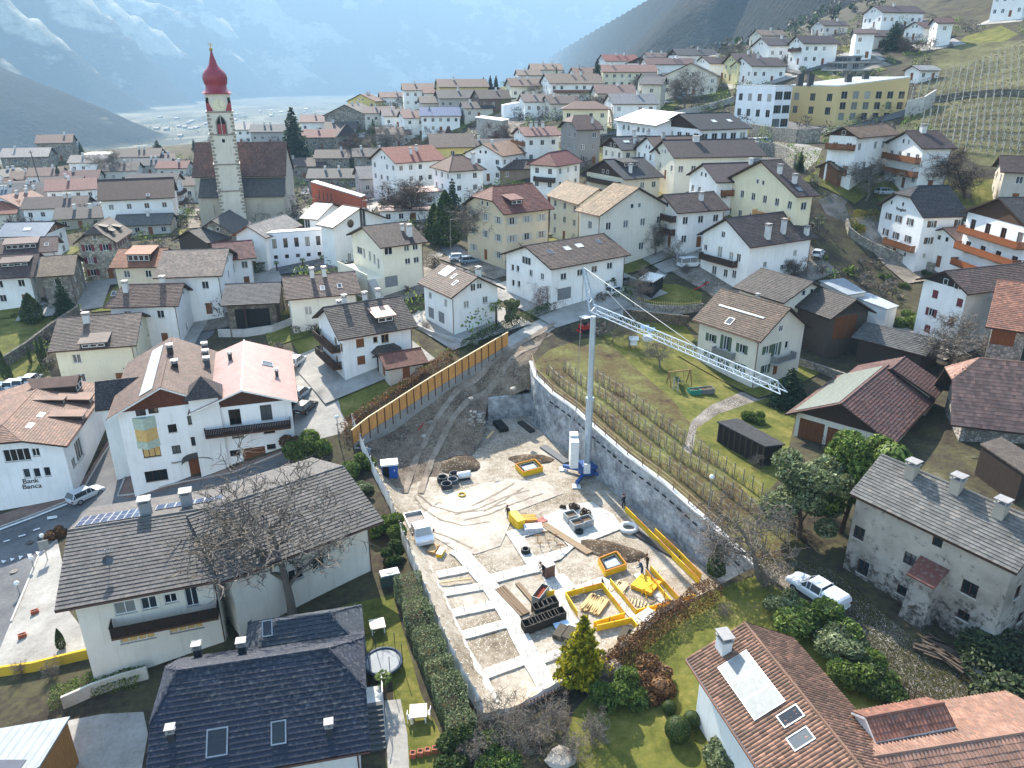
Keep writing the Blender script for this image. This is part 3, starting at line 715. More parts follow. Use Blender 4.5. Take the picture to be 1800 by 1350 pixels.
  if vv:
   VV = np.concatenate(vv);nv = 10 if barrel else 6;nf = 5 if barrel else 2;nt = len(VV)//nv
   pick = set()
   if singles:
    cen = VV.reshape(nt,nv,3).mean(1);ca,sa = math.cos(g['ang']),math.sin(g['ang'])
    wx = g['x']+ca*cen[:,0]-sa*cen[:,1];wy = g['y']+sa*cen[:,0]+ca*cen[:,1];wz = g['z']+cen[:,2]
    d = wy*_c-(wz-CZ)*_s;u = 900+FPX*wx/d;v = 675-FPX*(wy*_s+(wz-CZ)*_c)/d
    vis = (u > 0) & (u < 1800) & (v > 0) & (v < 1350)
    pick = set(np.argsort(np.where(vis,d,1e9))[:singles].tolist())
   keep = [k for k in range(nt) if k not in pick]
   if pick:
    base_f = ff[:nf];cache = {}
    T0 = VV.reshape(nt,nv,3)
    for k in sorted(pick):
     o0 = T0[k].mean(0);key = tuple(np.round((T0[k]-o0),1).ravel())
     if key not in cache:
      me = bpy.data.meshes.new('roof_tile');me.from_pydata((T0[k]-o0).tolist(),[],base_f);me.materials.append(TILE_SINGLE(roof,rvar,moss));cache[key] = me
     link('roof_tile',cache[key],ro,tuple(o0))
    VV = T0[keep].reshape(-1,3);ff = [tuple(i-(k*nv)+n*nv for i in ff[k*nf+j]) for n,k in enumerate(keep) for j in range(nf)]
   t_ = mesh_obj('tile_rows',VV,ff,rm,ro);tag(t_,kind='stuff')
 if depth < 210:
  rc = MB();rc.tube([R0,R1] if True else [],.12,6,0)
  for i,q,Rr in ((0,q0,R0),(1,q1,R1)):
   if q > 0:
    for s in (-1,1): rc.tube([Rr,V(i,s,q)],.10,6,0)
  fix(rc.build('ridge_cap',rm if roof_mat is None else vm,par))
 ox = oh;oy = oh if sy is None else sy
 l,w = L-2*ox,W-2*oy;hw = he+slope*oy-thick*sl
 WALLS = {'A':((-l/2,-w/2),(1,0),(0,-1),l),'E1':((l/2,-w/2),(0,1),(1,0),w),'B':((l/2,w/2),(-1,0),(0,1),l),'E0':((-l/2,w/2),(0,-1),(-1,0),w)}
 ca,sa = math.cos(g['ang']),math.sin(g['ang'])
 rot = lambda v: (ca*v[0]-sa*v[1],sa*v[0]+ca*v[1])
 H.WALLS,H.hw,H.l,H.w,H.rot,H.slope,H.sl,H.he,H.hr,H.L,H.W = WALLS,hw,l,w,rot,slope,sl,he,hr,L,W
 def to_wall(wk,px,py):
  P0,du,n,ln = WALLS[wk];o = np.array([0,0,CZ]);r = ray(px,py)
  wp = np.array([g['x'],g['y'],g['z']])+np.array([*rot(P0),0]);wnn = np.array([*rot(n),0])
  t = ((wp-o)@wnn)/(r@wnn);hit = o+r*t-wp
  return float(hit[:2]@np.array(rot(du))),float(hit[2])
 H.to_wall = to_wall
 def local(px,py,side):
  s = -1 if side == 'A' else 1
  o = np.array([0,0,CZ])-np.array([g['x'],g['y'],g['z']]);r = ray(px,py)
  il = lambda v: np.array([ca*v[0]+sa*v[1],-sa*v[0]+ca*v[1],v[2]])
  o,r = il(o),il(r);N = np.array([0,s*slope,1.0]);P = np.array([0,0,hr])
  t = ((P-o)@N)/(r@N);p = o+r*t
  if t < 0 or abs(p[0]) > L/2 or p[1]*s < 0 or abs(p[1]) > W/2:   # grazing view of the far slope: keep it on the roof
   LOG.append(('offroof',label[:30],px,py,side));p = np.array([min(max(p[0],-L*.42),L*.42) if t > 0 else 0.0,s*min(max(p[1]*s,.6),W*.4) if t > 0 else s*.8,0]);p[2] = hr-abs(p[1])*slope
  return p
 H.local = local
 holes = {k: [] for k in WALLS};todo = []
 for wspec in wins:
  wk,px,py,ww,hh = wspec[:5];kind = wspec[5] if len(wspec) > 5 else 'win'
  u,v = to_wall(wk,px,py)
  if u-ww/2 < .02 or u+ww/2 > WALLS[wk][3]-.02: u = min(max(u,ww/2+.05),WALLS[wk][3]-ww/2-.05)
  todo.append((wk,u,v,ww,hh,kind))
 if auto:
  for wk in auto.get('walls',('A','E0','E1','B')):
   P0,du,n,ln = WALLS[wk];mid = (P0[0]+du[0]*ln/2,P0[1]+du[1]*ln/2)
   wm = rot(mid);wnn = rot(n);view = (g['x']+wm[0],g['y']+wm[1])
   if (wnn[0]*view[0]+wnn[1]*view[1]) > .12*math.hypot(*view): continue
   st = auto.get('st',max(1,int((hw-.3)/2.75)));fh = (hw-.2)/st;ww = auto.get('w',1.2);hh = auto.get('h',1.45);nc = auto.get('n') or max(1,int(ln/auto.get('sp',3.1)))
   for f in range(st):
    for c_ in range(nc):
     if rng.rand() < auto.get('skip',.12): continue
     u = ln*(c_+.5)/nc;v = fh*f+fh*.53;w2 = ww
     if (f == 0 and c_ == nc//2 and auto.get('door',True) and wk in ('A','E0')): todo.append((wk,u,1.05,1.1,2.1,'door'))
     else: todo.append((wk,u,v,min(w2,ln/nc-.5),min(hh,fh-.7),auto.get('kind','win')))
   if wk in ('E0','E1') and auto.get('attic',True) and (hr-he) > 1.6 and (q0 if wk == 'E0' else q1) < .6:
    for du_ in ((-.9,.9) if ln > 8 else (0,)): todo.append((wk,ln/2+du_,hw+.35+(hr-he)*.12,.8,.9,'attic'))
 fm = frame or MW
 for wk,u,v,ww,hh,kind in todo:
  P0,du,n,ln = WALLS[wk];ww = round(ww,1);hh = round(hh,1)
  opens = (v+hh/2 < hw-.02) and kind != 'attic' and (0.02 < u-ww/2) and (u+ww/2 < ln-.02)
  if opens and any(not (u+ww/2 < h[0]-.1 or u-ww/2 > h[1]+.1 or v+hh/2 < h[2]-.1 or v-hh/2 > h[3]+.1) for h in holes[wk]): continue
  pos = (P0[0]+du[0]*u,P0[1]+du[1]*u,v);rz = math.atan2(du[1],du[0])
  if opens: holes[wk].append((u-ww/2,u+ww/2,v-hh/2,v+hh/2));yo = 0
  else: yo = .165
  loc = (pos[0]+n[0]*yo,pos[1]+n[1]*yo,pos[2])
  if kind in ('door','garage'):
   fix(link('door' if kind == 'door' else 'garage_door',door_mesh(ww,hh,MMW if kind == 'door' else plain('garage_door','#77797a')),par,loc,rz));continue
  if kind == 'gate':
   fix(link('garage_door',door_mesh(ww,hh,wood('#6b3f22')),par,loc,rz));continue
  fmesh,pane,sill = frame_mesh(ww,hh,'win' if kind != 'small' else 'small',fm)
  wo = fix(link('window',fmesh,par,loc,rz))
  if kind == 'blind':
   o_ = link('pane',pane.copy(),wo);o_.data.materials[0] = plain('ochre_blind','#c8a568',.7)
  else: link('pane',pane,wo)
  if depth < 190 and opens: link('sill',sill,wo)
  if shut and kind not in ('attic','small','bare','blind','closed') and opens and depth < 240:
   sw = min(ww/2,.6)
   m_ = shutter_mesh(sw,hh,shut)
   if u-ww/2-sw > .05: link('shutter',m_,wo,(-ww/2-sw,0,0))
   if u+ww/2+sw < ln-.05: link('shutter',m_,wo,(ww/2,0,0))
  if kind == 'closed':
   for k_ in (0,1): link('shutter',shutter_mesh(ww/2,hh,shut or MMW),wo,(-ww/2+k_*ww/2,.06,0))
 wb = MB();z0 = -4.0
 for wk,(P0,du,n,ln) in WALLS.items():
  grid_wall(wb,P0,du,n,ln,z0,hw,holes[wk])
 wo_ = fix(wb.build('wall',pm,par));H.wall = wo_
 for i,q,x in ((0,q0,-l/2),(1,q1,l/2)):
  if q >= 1: continue
  top = hr-thick*sl-.02
  if q > 0:
   qq = q;zt = hr-qq*(hr-he)-thick*sl-.02;yt = w/2*qq;pts_ = [(x,-w/2,hw),(x,w/2,hw),(x,yt,zt),(x,-yt,zt)]
  else: pts_ = [(x,-w/2,hw),(x,w/2,hw),(x,0,top)]
  if i == 0: pts_ = pts_[::-1]
  gb = MB();nx = -1 if i == 0 else 1
  if gable is not None and (gable[0] in ('both',i)):
   lo = gable[2] if len(gable) > 2 else 0.0
   e = .06*nx
   gb.add([(p[0]+e,p[1],p[2]) for p in pts_],[tuple(range(len(pts_)))],0)
   fix(gb.build('gable_boarding',gable[1],par))
  else:
   gb.add(pts_,[tuple(range(len(pts_)))],0);fix(gb.build('gable_wall',pm,par))
 if base:
  bb = MB();e = .05
  bb.box((-l/2-e,-w/2-e,-4),(l/2+e,w/2+e,base[0]));fix(bb.build('plinth',base[1],par))
 if gut and depth < 170:
  gm = MCOP
  for s in (-1,1):
   t = MB();t.tube([(-L/2+.05,s*(W/2+.07),he-.1),(L/2-.05,s*(W/2+.07),he-.1)],.075,6);fix(t.build('gutter',gm,par))
  t = MB();x = L/2-ox-.1
  t.tube([(x,-W/2-.05,he-.15),(x,-w/2-.08,he-.6),(x,-w/2-.08,-1)],.055,5);fix(t.build('downpipe',gm,par))
 for spec in chim: chimney(H,*spec)
 for spec in sky: skylight(H,*spec)
 for spec in balc: balcony(H,*spec)
 return H
def TILE_SINGLE(h,var,moss):
 key = ('ts',h,var,moss)
 if key in _M: return _M[key]
 n = NT('roof_tile');c = sc(lin(h),.6);o = n.node('ShaderNodeObjectInfo');p = n.pos()
 r = n.ramp(o.outputs['Random'],[(0,sc(c,1-var)),(.5,c),(.85,sc(c,1+var*.8)),(1,sc((c[0]*1.1,c[1],c[2]*.95),1+var*1.3))])
 w = n.noise(.5,5,.65,p);w2 = n.noise(4,4,.6,p)
 r = n.mix(n.ramp(w,[(.4,(0,0,0)),(.75,(.55,.55,.55))]),r,sc(c,.55))
 r = n.mix(n.ramp(w2,[(.55,(0,0,0)),(.75,(.3+moss*.5,)*3)]),r,lin('#6e6a48') if moss else sc((.35,.34,.32),.6))
 n.base(r);_M[key] = n.set(.75,.28);return _M[key]
def chimney(H,px,py,side='A',w=.7,h=1.3,col='#c9c6c0',d=None):
 p = H.local(px,py,side);d = d or w
 mb = MB();mb.box((-w/2,-d/2,-1.0),(w/2,d/2,h));
 c = H.fix(mb.build('chimney',plaster(col),H.par,loc=tuple(p)))
 t = MB();e = .08;t.box((-w/2-e,-d/2-e,h),(w/2+e,d/2+e,h+.1))
 for sx in (-1,1):
  for sy_ in (-1,1): t.box((sx*(w/2-.06)-.05,sy_*(d/2-.06)-.05,h+.1),(sx*(w/2-.06)+.05,sy_*(d/2-.06)+.05,h+.35))
 t.box((-w/2-.12,-d/2-.12,h+.35),(w/2+.12,d/2+.12,h+.43));t.build('chimney_cap',plain('cap_stone','#8d8a86'),c)
def skylight(H,px,py,side='A',w=.8,h=1.2,blind=False):
 p = H.local(px,py,side);a = math.atan(H.slope)
 mb = MB();t = .09
 mb.box((-w/2,-h/2,-.05),(-w/2+t,h/2,.12));mb.box((w/2-t,-h/2,-.05),(w/2,h/2,.12));mb.box((-w/2+t,-h/2,-.05),(w/2-t,-h/2+t,.12));mb.box((-w/2+t,h/2-t,-.05),(w/2-t,h/2,.12))
 o = mb.build('skylight',MMET if not blind else MW,H.par,loc=tuple(p));o.rotation_euler = (a,0,0 if side == 'A' else math.pi);H.fix(o)
 g = MB();g.add([(-w/2+t,-h/2+t,.085),(w/2-t,-h/2+t,.085),(w/2-t,h/2-t,.085),(-w/2+t,h/2-t,.085)],[(0,1,2,3)]);g.build('pane',MGL if not blind else plain('pale_blind','#c8c8c4',.5),o)
def panels(H,px0,py0,px1,py1,side,nx,ny,mat=None,pale=False,gap=.03):
 a,b = H.local(px0,py0,side),H.local(px1,py1,side);s = -1 if side == 'A' else 1
 ang = math.atan(H.slope);x0,x1 = sorted((a[0],b[0]));y0,y1 = sorted((abs(a[1])*s,abs(b[1])*s))
 dx = (x1-x0)/nx;dy = (y1-y0)/ny
 w = dx-gap;h = dy*H.sl-gap
 fr = MB();t = .035
 fr.box((-w/2,-h/2,0),(w/2,h/2,.04));
 g = MB();g.add([(-w/2+t,-h/2+t,.044),(w/2-t,-h/2+t,.044),(w/2-t,h/2-t,.044),(-w/2+t,h/2-t,.044)],[(0,1,2,3)])
 def mk(mb,nm,m):
  me = bpy.data.meshes.new(nm);me.from_pydata(mb.v,[],mb.f);me.materials.append(m);return me
 m1 = mk(fr,'solar_panel',plain('panel_frame','#b9bcc0',.35,.5,.6));m2 = mk(g,'cells',mat or solar())
 for i in range(nx):
  for j in range(ny):
   y = y0+dy*(j+.5);o = link('solar_panel',m1,H.par,(x0+dx*(i+.5),y,H.hr-abs(y)*H.slope+.12));o.rotation_euler = (ang if s < 0 else -ang,0,0);H.fix(o)
   link('cells',m2,o)
def panels_l(H,x0,x1,d0,d1,nx,ny,side='B',mat=None,gap=.03):
 s = -1 if side == 'A' else 1;ang = math.atan(H.slope);dx = (x1-x0)/nx;dy = (d1-d0)/ny;w = dx-gap;h = dy*H.sl-gap;t = .035
 fr = MB().box((-w/2,-h/2,0),(w/2,h/2,.04));g = MB().add([(-w/2+t,-h/2+t,.044),(w/2-t,-h/2+t,.044),(w/2-t,h/2-t,.044),(-w/2+t,h/2-t,.044)],[(0,1,2,3)])
 ms = []
 for mb,nm,m in ((fr,'solar_panel',plain('panel_frame','#b9bcc0',.35,.5,.6)),(g,'cells',mat or solar())):
  me = bpy.data.meshes.new(nm);me.from_pydata(mb.v,[],mb.f);me.materials.append(m);ms.append(me)
 for i in range(nx):
  for j in range(ny):
   y = s*(d0+dy*(j+.5));o = link('solar_panel',ms[0],H.par,(x0+dx*(i+.5),y,H.hr-abs(y)*H.slope+.12));o.rotation_euler = (ang if s < 0 else -ang,0,0);H.fix(o);link('cells',ms[1],o)
def balcony(H,wk,u0,u1,z,depth=1.2,mat=None,hgt=1.0,posts=False,slab=None):
 P0,du,n,ln = H.WALLS[wk];mat = mat or MDW
 if u1 <= 1.0: u0,u1 = u0*ln,u1*ln
 P = lambda u,d,zz: (P0[0]+du[0]*u+n[0]*d,P0[1]+du[1]*u+n[1]*d,zz)
 mb = MB();mb.add([P(u0,.003,z-.18),P(u1,.003,z-.18),P(u1,depth,z-.18),P(u0,depth,z-.18),P(u0,.003,z),P(u1,.003,z),P(u1,depth,z),P(u0,depth,z)],
          [(0,3,2,1),(4,5,6,7),(0,1,5,4),(1,2,6,5),(2,3,7,6),(3,0,4,7)])
 b = H.fix(mb.build('balcony',slab or wood('#5a3c26'),H.par))
 r = MB();h = hgt
 def rail(p,q):
  p,q = Vector(p),Vector(q);ln_ = (q-p).length;k = max(2,int(ln_/.2))
  r.bar(p+Vector((0,0,h)),q+Vector((0,0,h)),.09,.07);r.bar(p+Vector((0,0,.08)),q+Vector((0,0,.08)),.06,.06)
  for i in range(k):
   a = p+(q-p)*((i+.08)/k);c = p+(q-p)*((i+.92)/k);m = (a+c)/2
   r.bar(a+Vector((0,0,h*.54)),c+Vector((0,0,h*.54)),.03,h*.86)
 rail(P(u0,depth-.04,z),P(u1,depth-.04,z));rail(P(u0,.05,z),P(u0,depth-.08,z));rail(P(u1,.05,z),P(u1,depth-.08,z))
 r.build('railing',mat,b)
 return b
def dormer(H,px,py,side,w=2.2,h=1.2,roof=None,proj_=1.6,shed=True,wallc=None):
 p = H.local(px,py,side);s = -1 if side == 'A' else 1
 a = H.slope;mb = MB();dp = min(h/max(a,.1)+.3,abs(p[1])+.5)
 y = lambda d: -s*d   # back into the roof
 x0,x1 = -w/2,w/2
 F = [(x0,0,-.3),(x1,0,-.3),(x1,0,h),(x0,0,h)];B = [(x0,y(dp),h+.05),(x1,y(dp),h+.05)]
 mb.add(F+[(x0,y(dp),h*.9),(x1,y(dp),h*.9)],[(0,1,2,3),(1,5,2),(0,3,4)])
 d = H.fix(mb.build('dormer',wallc or MDW,H.par,loc=tuple(p)))
 r = MB();o = .35
 if shed:
  k = a*.35
  v = [(x0-o,-y(o),h-.05),(x1+o,-y(o),h-.05),(x1+o,y(dp+.8),h+k*(dp+.8)),(x0-o,y(dp+.8),h+k*(dp+.8))]
  r.add(v+[(q[0],q[1],q[2]+.12) for q in v],[(0,3,2,1),(4,5,6,7),(0,1,5,4),(1,2,6,5),(2,3,7,6),(3,0,4,7)])
 else:
  hz = h+w*.3
  for sx in (-1,1):
   v = [(sx*(w/2+o),-y(o),h-.1),(0,-y(o),hz),(0,y(dp+1.2),hz),(sx*(w/2+o),y(dp),h-.1)]
   r.add(v+[(q[0],q[1],q[2]+.12) for q in v],[(0,3,2,1),(4,5,6,7),(0,1,5,4),(1,2,6,5),(2,3,7,6),(3,0,4,7)])
  mb2 = MB();mb2.add([(x0,-y(.01),h-.1),(x1,-y(.01),h-.1),(0,-y(.01),hz-.05)],[(0,1,2)]);mb2.build('dormer_gable',wallc or MDW,d)
 r.build('dormer_roof',roof or H.roof.data.materials[0],d)
 nw = max(1,int(w/1.1));ww = (w-.3)/nw
 for i in range(nw):
  fm,pn,_ = frame_mesh(min(ww-.1,1.1),max(.5,h-.45),'small',MW)
  o_ = link('window',fm,d,(x0+.15+ww*(i+.5),-y(.17),h*.5),0 if s < 0 else math.pi)
# the houses of the village
def A(**k): return k
HS = {}
WINS = {
 'hotel': [('E0',338,738,1.1,1.2,'bare'),('E0',303,753,1.0,1.1,'bare'),('E0',344,775,1.1,1.2,'bare'),('E0',310,790,1.0,1.1,'bare'),('E0',267,795,2.0,1.3,'blind'),('E0',275,836,2.6,1.5),('E0',352,818,2.6,2.7,'gate'),('E0',247,723,1.1,1.1,'attic'),('E0',269,719,1.1,1.1,'attic')],
 'annex': [('E0',413,733,1.4,2.1),('E0',468,725,1.4,2.1),('E0',418,764,1.4,.9),('E0',473,756,1.4,.9),('E0',413,796,1.2,.8),('E0',447,798,2.8,1.9,'gate'),('E0',477,785,1.1,.7)],
 'bank': [('E0',63,795,.9,1.1),('E0',47,832,.8,1.3),('E0',65,831,.8,1.3),('E0',83,829,.8,1.3),('E0',30,800,3.0,1.7),('A',130,812,1.4,1.2),('A',139,790,2.6,2.8)],
 'grey1': [('A',300,1052,1.0,.9),('A',337,1048,1.0,2.0),('A',242,1120,2.7,.8,'blind'),('A',328,1102,2.7,.8,'blind'),('A',220,1068,1.6,1.2),('A',262,1060,1.2,1.2)],
 'house4': [('A',633,603,1.2,1.3,'closed'),('A',660,597,.7,.9),('A',677,595,1.2,1.3),('A',635,633,1.2,1.3,'closed'),('A',678,630,1.1,2.2,'door'),('E0',600,610,1.1,1.2),('E0',590,600,1.1,1.2),('E0',592,632,1.1,1.2)],
 'h800': [('A',756,519,.9,1.0),('A',783,532,1.0,1.1),('A',758,550,1.9,1.8,'garage'),('A',776,558,1.9,1.8,'garage'),('E1',831,505,.9,1.2),('E1',842,501,.9,1.2),('E1',853,527,1.0,1.1),('E1',820,535,1.0,1.1)],
 'cream': [('A',715,436,1.1,1.1),('A',730,434,1.1,1.1),('A',717,459,1.1,1.1),('A',732,457,1.1,1.1),('A',683,441,1.6,1.4),('A',686,495,2.6,2.0,'garage'),('E0',650,450,.9,1.8),('E0',658,455,.9,1.8),('E0',640,445,.9,1.8),('E0',632,440,2.4,1.3),('E0',665,463,.9,1.8)],
 'house5': [('A',991,486,1.3,1.1),('A',1020,479,1.3,1.1),('A',1045,473,1.3,1.1),('A',1072,467,1.3,1.1),('A',992,516,3.0,2.0,'garage'),('A',1014,509,2.6,2.0,'garage'),('A',1078,492,.9,.9),('E0',901,470,.8,1.1),('E0',910,472,.8,1.1),('E0',902,497,.8,1.1),('E0',912,499,.8,1.1),('E0',933,480,.9,1.1),('E0',953,486,.9,1.1),('E0',926,458,2.4,1.3)],
 'house6': [('E0',1272,412,.9,1.1),('E0',1265,443,1.2,2.0),('E0',1285,450,1.0,1.4),('E0',1298,453,1.0,1.4),('E0',1240,435,.9,1.0),('E0',1255,475,1.2,1.6),('E0',1275,480,1.0,1.4),('E0',1290,482,1.0,1.4),('A',1398,444,.9,1.0),('A',1375,470,.9,1.0),('A',1398,475,.8,1.6),('A',1345,465,.9,1.0)],
 'rung': [('E0',1562,380,.9,1.2),('E0',1580,385,.9,1.2),('E0',1600,390,.9,1.2),('E0',1557,408,.9,1.2),('E0',1575,414,.9,1.2),('E0',1596,420,.9,1.2),('E0',1568,356,.6,.8,'small'),('E0',1588,359,.6,.8,'small'),('E0',1572,440,1.0,2.0,'door'),('E0',1590,447,.7,.7,'small'),('A',1638,394,.9,1.2),('A',1685,392,.9,1.2),('A',1632,423,.9,1.2),('A',1652,423,.6,1.0,'small'),('A',1683,420,.9,1.2),('A',1625,449,.7,.8,'small')],
 'wfarm': [('E0',1644,517,1.0,1.2,'closed'),('E0',1637,549,1.0,1.2),('E0',1687,532,1.0,1.2,'closed'),('E0',1630,578,1.0,1.2,'closed'),('E0',1672,565,1.0,1.4,'closed'),('E0',1663,495,.8,.9,'attic'),('E0',1682,503,.8,.9,'attic')],
 'farmY': [('A',1250,594,1.0,1.2),('A',1276,603,1.0,2.1),('A',1304,613,1.0,1.3),('A',1300,646,1.0,1.3),('A',1247,624,1.0,1.3),('A',1270,640,1.2,1.4),('E1',1348,615,1.0,1.2),('E1',1364,614,1.0,1.9),('E1',1372,577,.9,.9,'bare'),('E1',1383,606,.8,1.1,'bare'),('E1',1345,649,1.0,1.3),('E1',1363,647,1.0,2.0,'door')],
 'old': [('A',1510,937,1.0,1.2),('A',1517,998,1.0,1.4),('A',1599,983,1.0,1.1),('A',1648,952,.8,.9),('A',1585,1038,.8,.9),('A',1704,1035,1.2,1.2),('A',1693,1082,.9,.8),('E1',1790,1040,.9,1.2),('E1',1793,1085,.8,1.0)],
 'wbarn': [('A',1755,590,2.6,2.4,'gate')],'barnR': [('E1',1485,575,4.5,3.6,'gate')],
 'rbarn': [('E0',1425,760,3.0,3.0,'gate'),('E0',1470,775,2.4,3.0,'gate')],
}
def h(key,label,pts,**k):
 if key in WINS: k['wins'] = WINS[key]
 HS[key] = house(k.pop('name','house'),label,pts,**k);return HS[key]
BR='#6a5850';DBR='#55463f';RED='#8a5145';TAN='#9a8468';GRY='#5e5f62';ORA='#a4674c';DK='#3c3f44';ANT='#474a50'
h('navy','navy slate-tiled house with two skylights at the bottom left edge',A(R0=(312,1180),R1=(577,1138),V0A=(263,1272),V1A=(645,1213),V1B=(638,1123)),q0=.45,q1=.45,roof='#343b4b',rvar=.14,tile=(.42,.36),singles=300,
  wall='#d6d4cf',fit=A(he0=5,W0=13,pitch0=.45),sky=[(382,1305,'A',1.35,1.75),(490,1288,'A',1.0,1.5)],chim=[(349,1155,'B',.5,.9,'#3a3c40'),(427,1150,'B',.5,.9,'#3a3c40'),(303,1300,'A',.4,.7,'#3a3c40'),(580,1290,'A',.4,.7,'#3a3c40')],verge=MDK)
GR1 = fit_house(A(R0=(113,923),R1=(398,876),A0=(101,1083),A1=(398,1027)),0,0,1.1,he0=5.5,W0=14.5,pitch0=.34,ps=.05)
GR1['he'] += .5;GR1['hr'] = GR1['he']+GR1['W']/2*.30
h('grey1','long grey tiled row house with solar panels beside the main road',None,geom=GR1,roof='#6f6a66',rvar=.22,tile=(.36,.42),singles=150,wall=CREAM,fit=A(he0=5.5,W0=14.5,pitch0=.32,ps=.05),oh=1.1)
h('terra','terracotta barrel-tiled house with three pale solar collectors, bottom right',None,geom=A(x=18.15,y=37.0,z=3.4,ang=R(104.3),L=12.8,W=8.6,he=4.3,hr=6.6),roof='#9a7460',rvar=.45,tile=(.26,.42),barrel=True,singles=300,moss=.5,wall=WHITE,fit=A(he0=4.5,W0=9.5,pitch0=.42),verge=MW)
h('old','weathered grey farmhouse with stone-slab roof beside the gravel lane',A(R0=(1545,797),A0=(1500,868),A1=(1788,1010),GA1=(1727,1165),GA0=(1467,1010)),roof='#85827c',rvar=.3,tile=(.42,.3),wallmat=old_plaster(),fit=A(he0=9,W0=13,pitch0=.42,he_w=3),oh=.45,frame=MDW,gut=False)
h('hotel','white four-storey guesthouse with wooden gable and arched door beside the road',A(R0=(277,682),R1=(302,592),B0=(190,737),GB0=(238,862),GA0=(404,820)),roof='#74594c',wall='#e8e8e6',fit=A(he0=9,W0=14,pitch0=.45,he_w=3),gable=(0,wood('#5c3220')),oh=1.0,frame=MDW,verge=MW)
h('annex','white house with rose metal roof and long dark balcony next to the guesthouse',A(R0=(425,687),R1=(428,597),A0=(523,705),A1=(513,618),GA0=(511,781)),roof='#a4766c',wall='#e8e8e6',fit=A(he0=7,W0=12,pitch0=.36,he_w=3),roof_mat=seam_metal('#8f6f67',.5,.5,.1),gable=(0,wood('#4a2c20')),frame=wood('#3a2018'),verge=MW)
h('bank','white bank building with half-hipped brown tiled roof at the road corner',A(R0=(0,742),R1=(82,668),A0=(110,788),A1=(197,672),V0A=(48,777)),q0=.4,roof='#98735f',wall='#e8e8e6',fit=A(he0=6,W0=15,pitch0=.42),oh=.7)
h('yellowL','pale yellow house with brown tiled roof left of the guesthouse',A(R0=(100,559),R1=(252,549),A0=(85,624),A1=(237,602),B1=(271,557)),roof='#7c6a60',wall='#d8cfb4',fit=A(he0=6),auto=A(sp=4),chim=[(153,566,'A',.9,1.2)])
h('whiteL','white house with hipped brown roof and roof terrace behind the yellow house',A(R0=(217,499),R1=(325,498),A0=(182,542),A1=(313,537)),q0=1,roof='#84685a',fit=A(he0=7),auto=A(sp=4.2),chim=[(222,512,'A',.8,1.5),(275,492,'B',.8,1.2)],sky=[(183,517,'A')])
h('shed440','open old stone barn with grey slate roof below the school',A(R0=(398,500),R1=(493,495),A0=(385,537),A1=(494,533)),name='barn',cat='barn',roof='#55565a',wallmat=rubble('#6d655a'),fit=A(he0=4.5),gut=False)
h('h560','low brown-roofed cream house between the slate barn and the stair house',A(R0=(495,487),R1=(625,477),A0=(502,529),A1=(635,514)),roof='#7e665c',wall=CREAM,fit=A(he0=5),auto=A(sp=4),sky=[(567,507,'A'),(597,503,'A')],chim=[(548,483,'A'),(570,485,'A')])
h('house4','white house with copper dormer and thatched porch above the wooden hoarding',A(R0=(563,540),R1=(708,520),A0=(598,597),A1=(733,575),GA1=(723,632)),roof='#6f6259',fit=A(he0=6.5),frame=MLW,chim=[(597,545,'B',.6,1.2),(616,527,'B',.6,1.2),(650,524,'B',.6,1.2),(678,517,'B',.6,1.4)])
h('h800','white house with big brown roof and pale skylights by the palm tree',A(R0=(782,460),R1=(843,488),A0=(730,497),A1=(794,525),B1=(883,507)),roof='#715c50',fit=A(he0=6),sky=[(786,477,'A',2.6,2.2,True),(798,486,'A'),(800,498,'A')],chim=[(825,470,'B')])
h('cream','cream house with outside staircase and dark brown roof',A(R0=(635,399),R1=(718,388),A0=(669,437),A1=(752,425),B0=(608,411)),roof='#54433f',wall='#dcd5c0',fit=A(he0=7.5,he_w=2),chim=[(720,415,'A',.8,1.8),(707,405,'A',.5,.8)])
h('house5','large white house with brown tiled roof and garages at the lane bend',A(R0=(918,435),R1=(1060,407),A0=(968,478),A1=(1111,446),B0=(883,443),GA0=(975,535)),roof='#715e54',fit=A(he0=7.5,he_w=2.5),sky=[(967,443,'A'),(997,437,'A',1.2,1.1,True),(1018,432,'A',1.4,1.1,True),(1052,425,'A')])
h('red3','beige three-storey house with red half-hipped roof behind the bare tree',A(R0=(866,327),R1=(928,322),A0=(882,380),A1=(982,363),B0=(815,360)),q0=.5,roof='#8e5449',wall='#c2b49a',fit=A(he0=9),auto=A(sp=3.4,st=3),shut=plain('grey_shutter','#a3a39b'))
h('beigeR','beige hall with tan roof and a row of small gable windows',A(R0=(1080,322),R1=(1123,329),A0=(1008,370),A1=(1055,380)),roof='#ab9070',wall='#d2ccbe',fit=A(he0=8,W0=17),auto=A(sp=4,st=2))
h('beigeL','cream school wing with tan roof attached left of the beige hall',A(R0=(990,318),R1=(1058,330),A0=(964,343),A1=(1013,361)),roof='#a78c6c',wall='#d3c9b0',fit=A(he0=9),auto=A(sp=3.6,st=3))
h('house6','large white house with brown roof, white chimneys and a long dark balcony',A(R0=(1275,383),A0=(1318,437),A1=(1438,417),B0=(1225,412),GA0=(1315,490)),roof='#5e4f4b',fit=A(he0=8,he_w=2.5),chim=[(1358,430,'A',.8,2.2),(1376,410,'A',.7,2.2),(1417,412,'A',.7,1.2)])
h('h1180','white and brown house with two flower balconies left of the long balcony house',A(R0=(1163,342),R1=(1262,337),A0=(1194,379),B0=(1133,357),A1=(1277,366)),roof='#66544e',fit=A(he0=7),auto=A(sp=3.2,walls=('A','E0')),balc=[('E0',.05,.95,2.7),('E0',.05,.95,5.2)],chim=[(1232,352,'A',.7,1.2)])
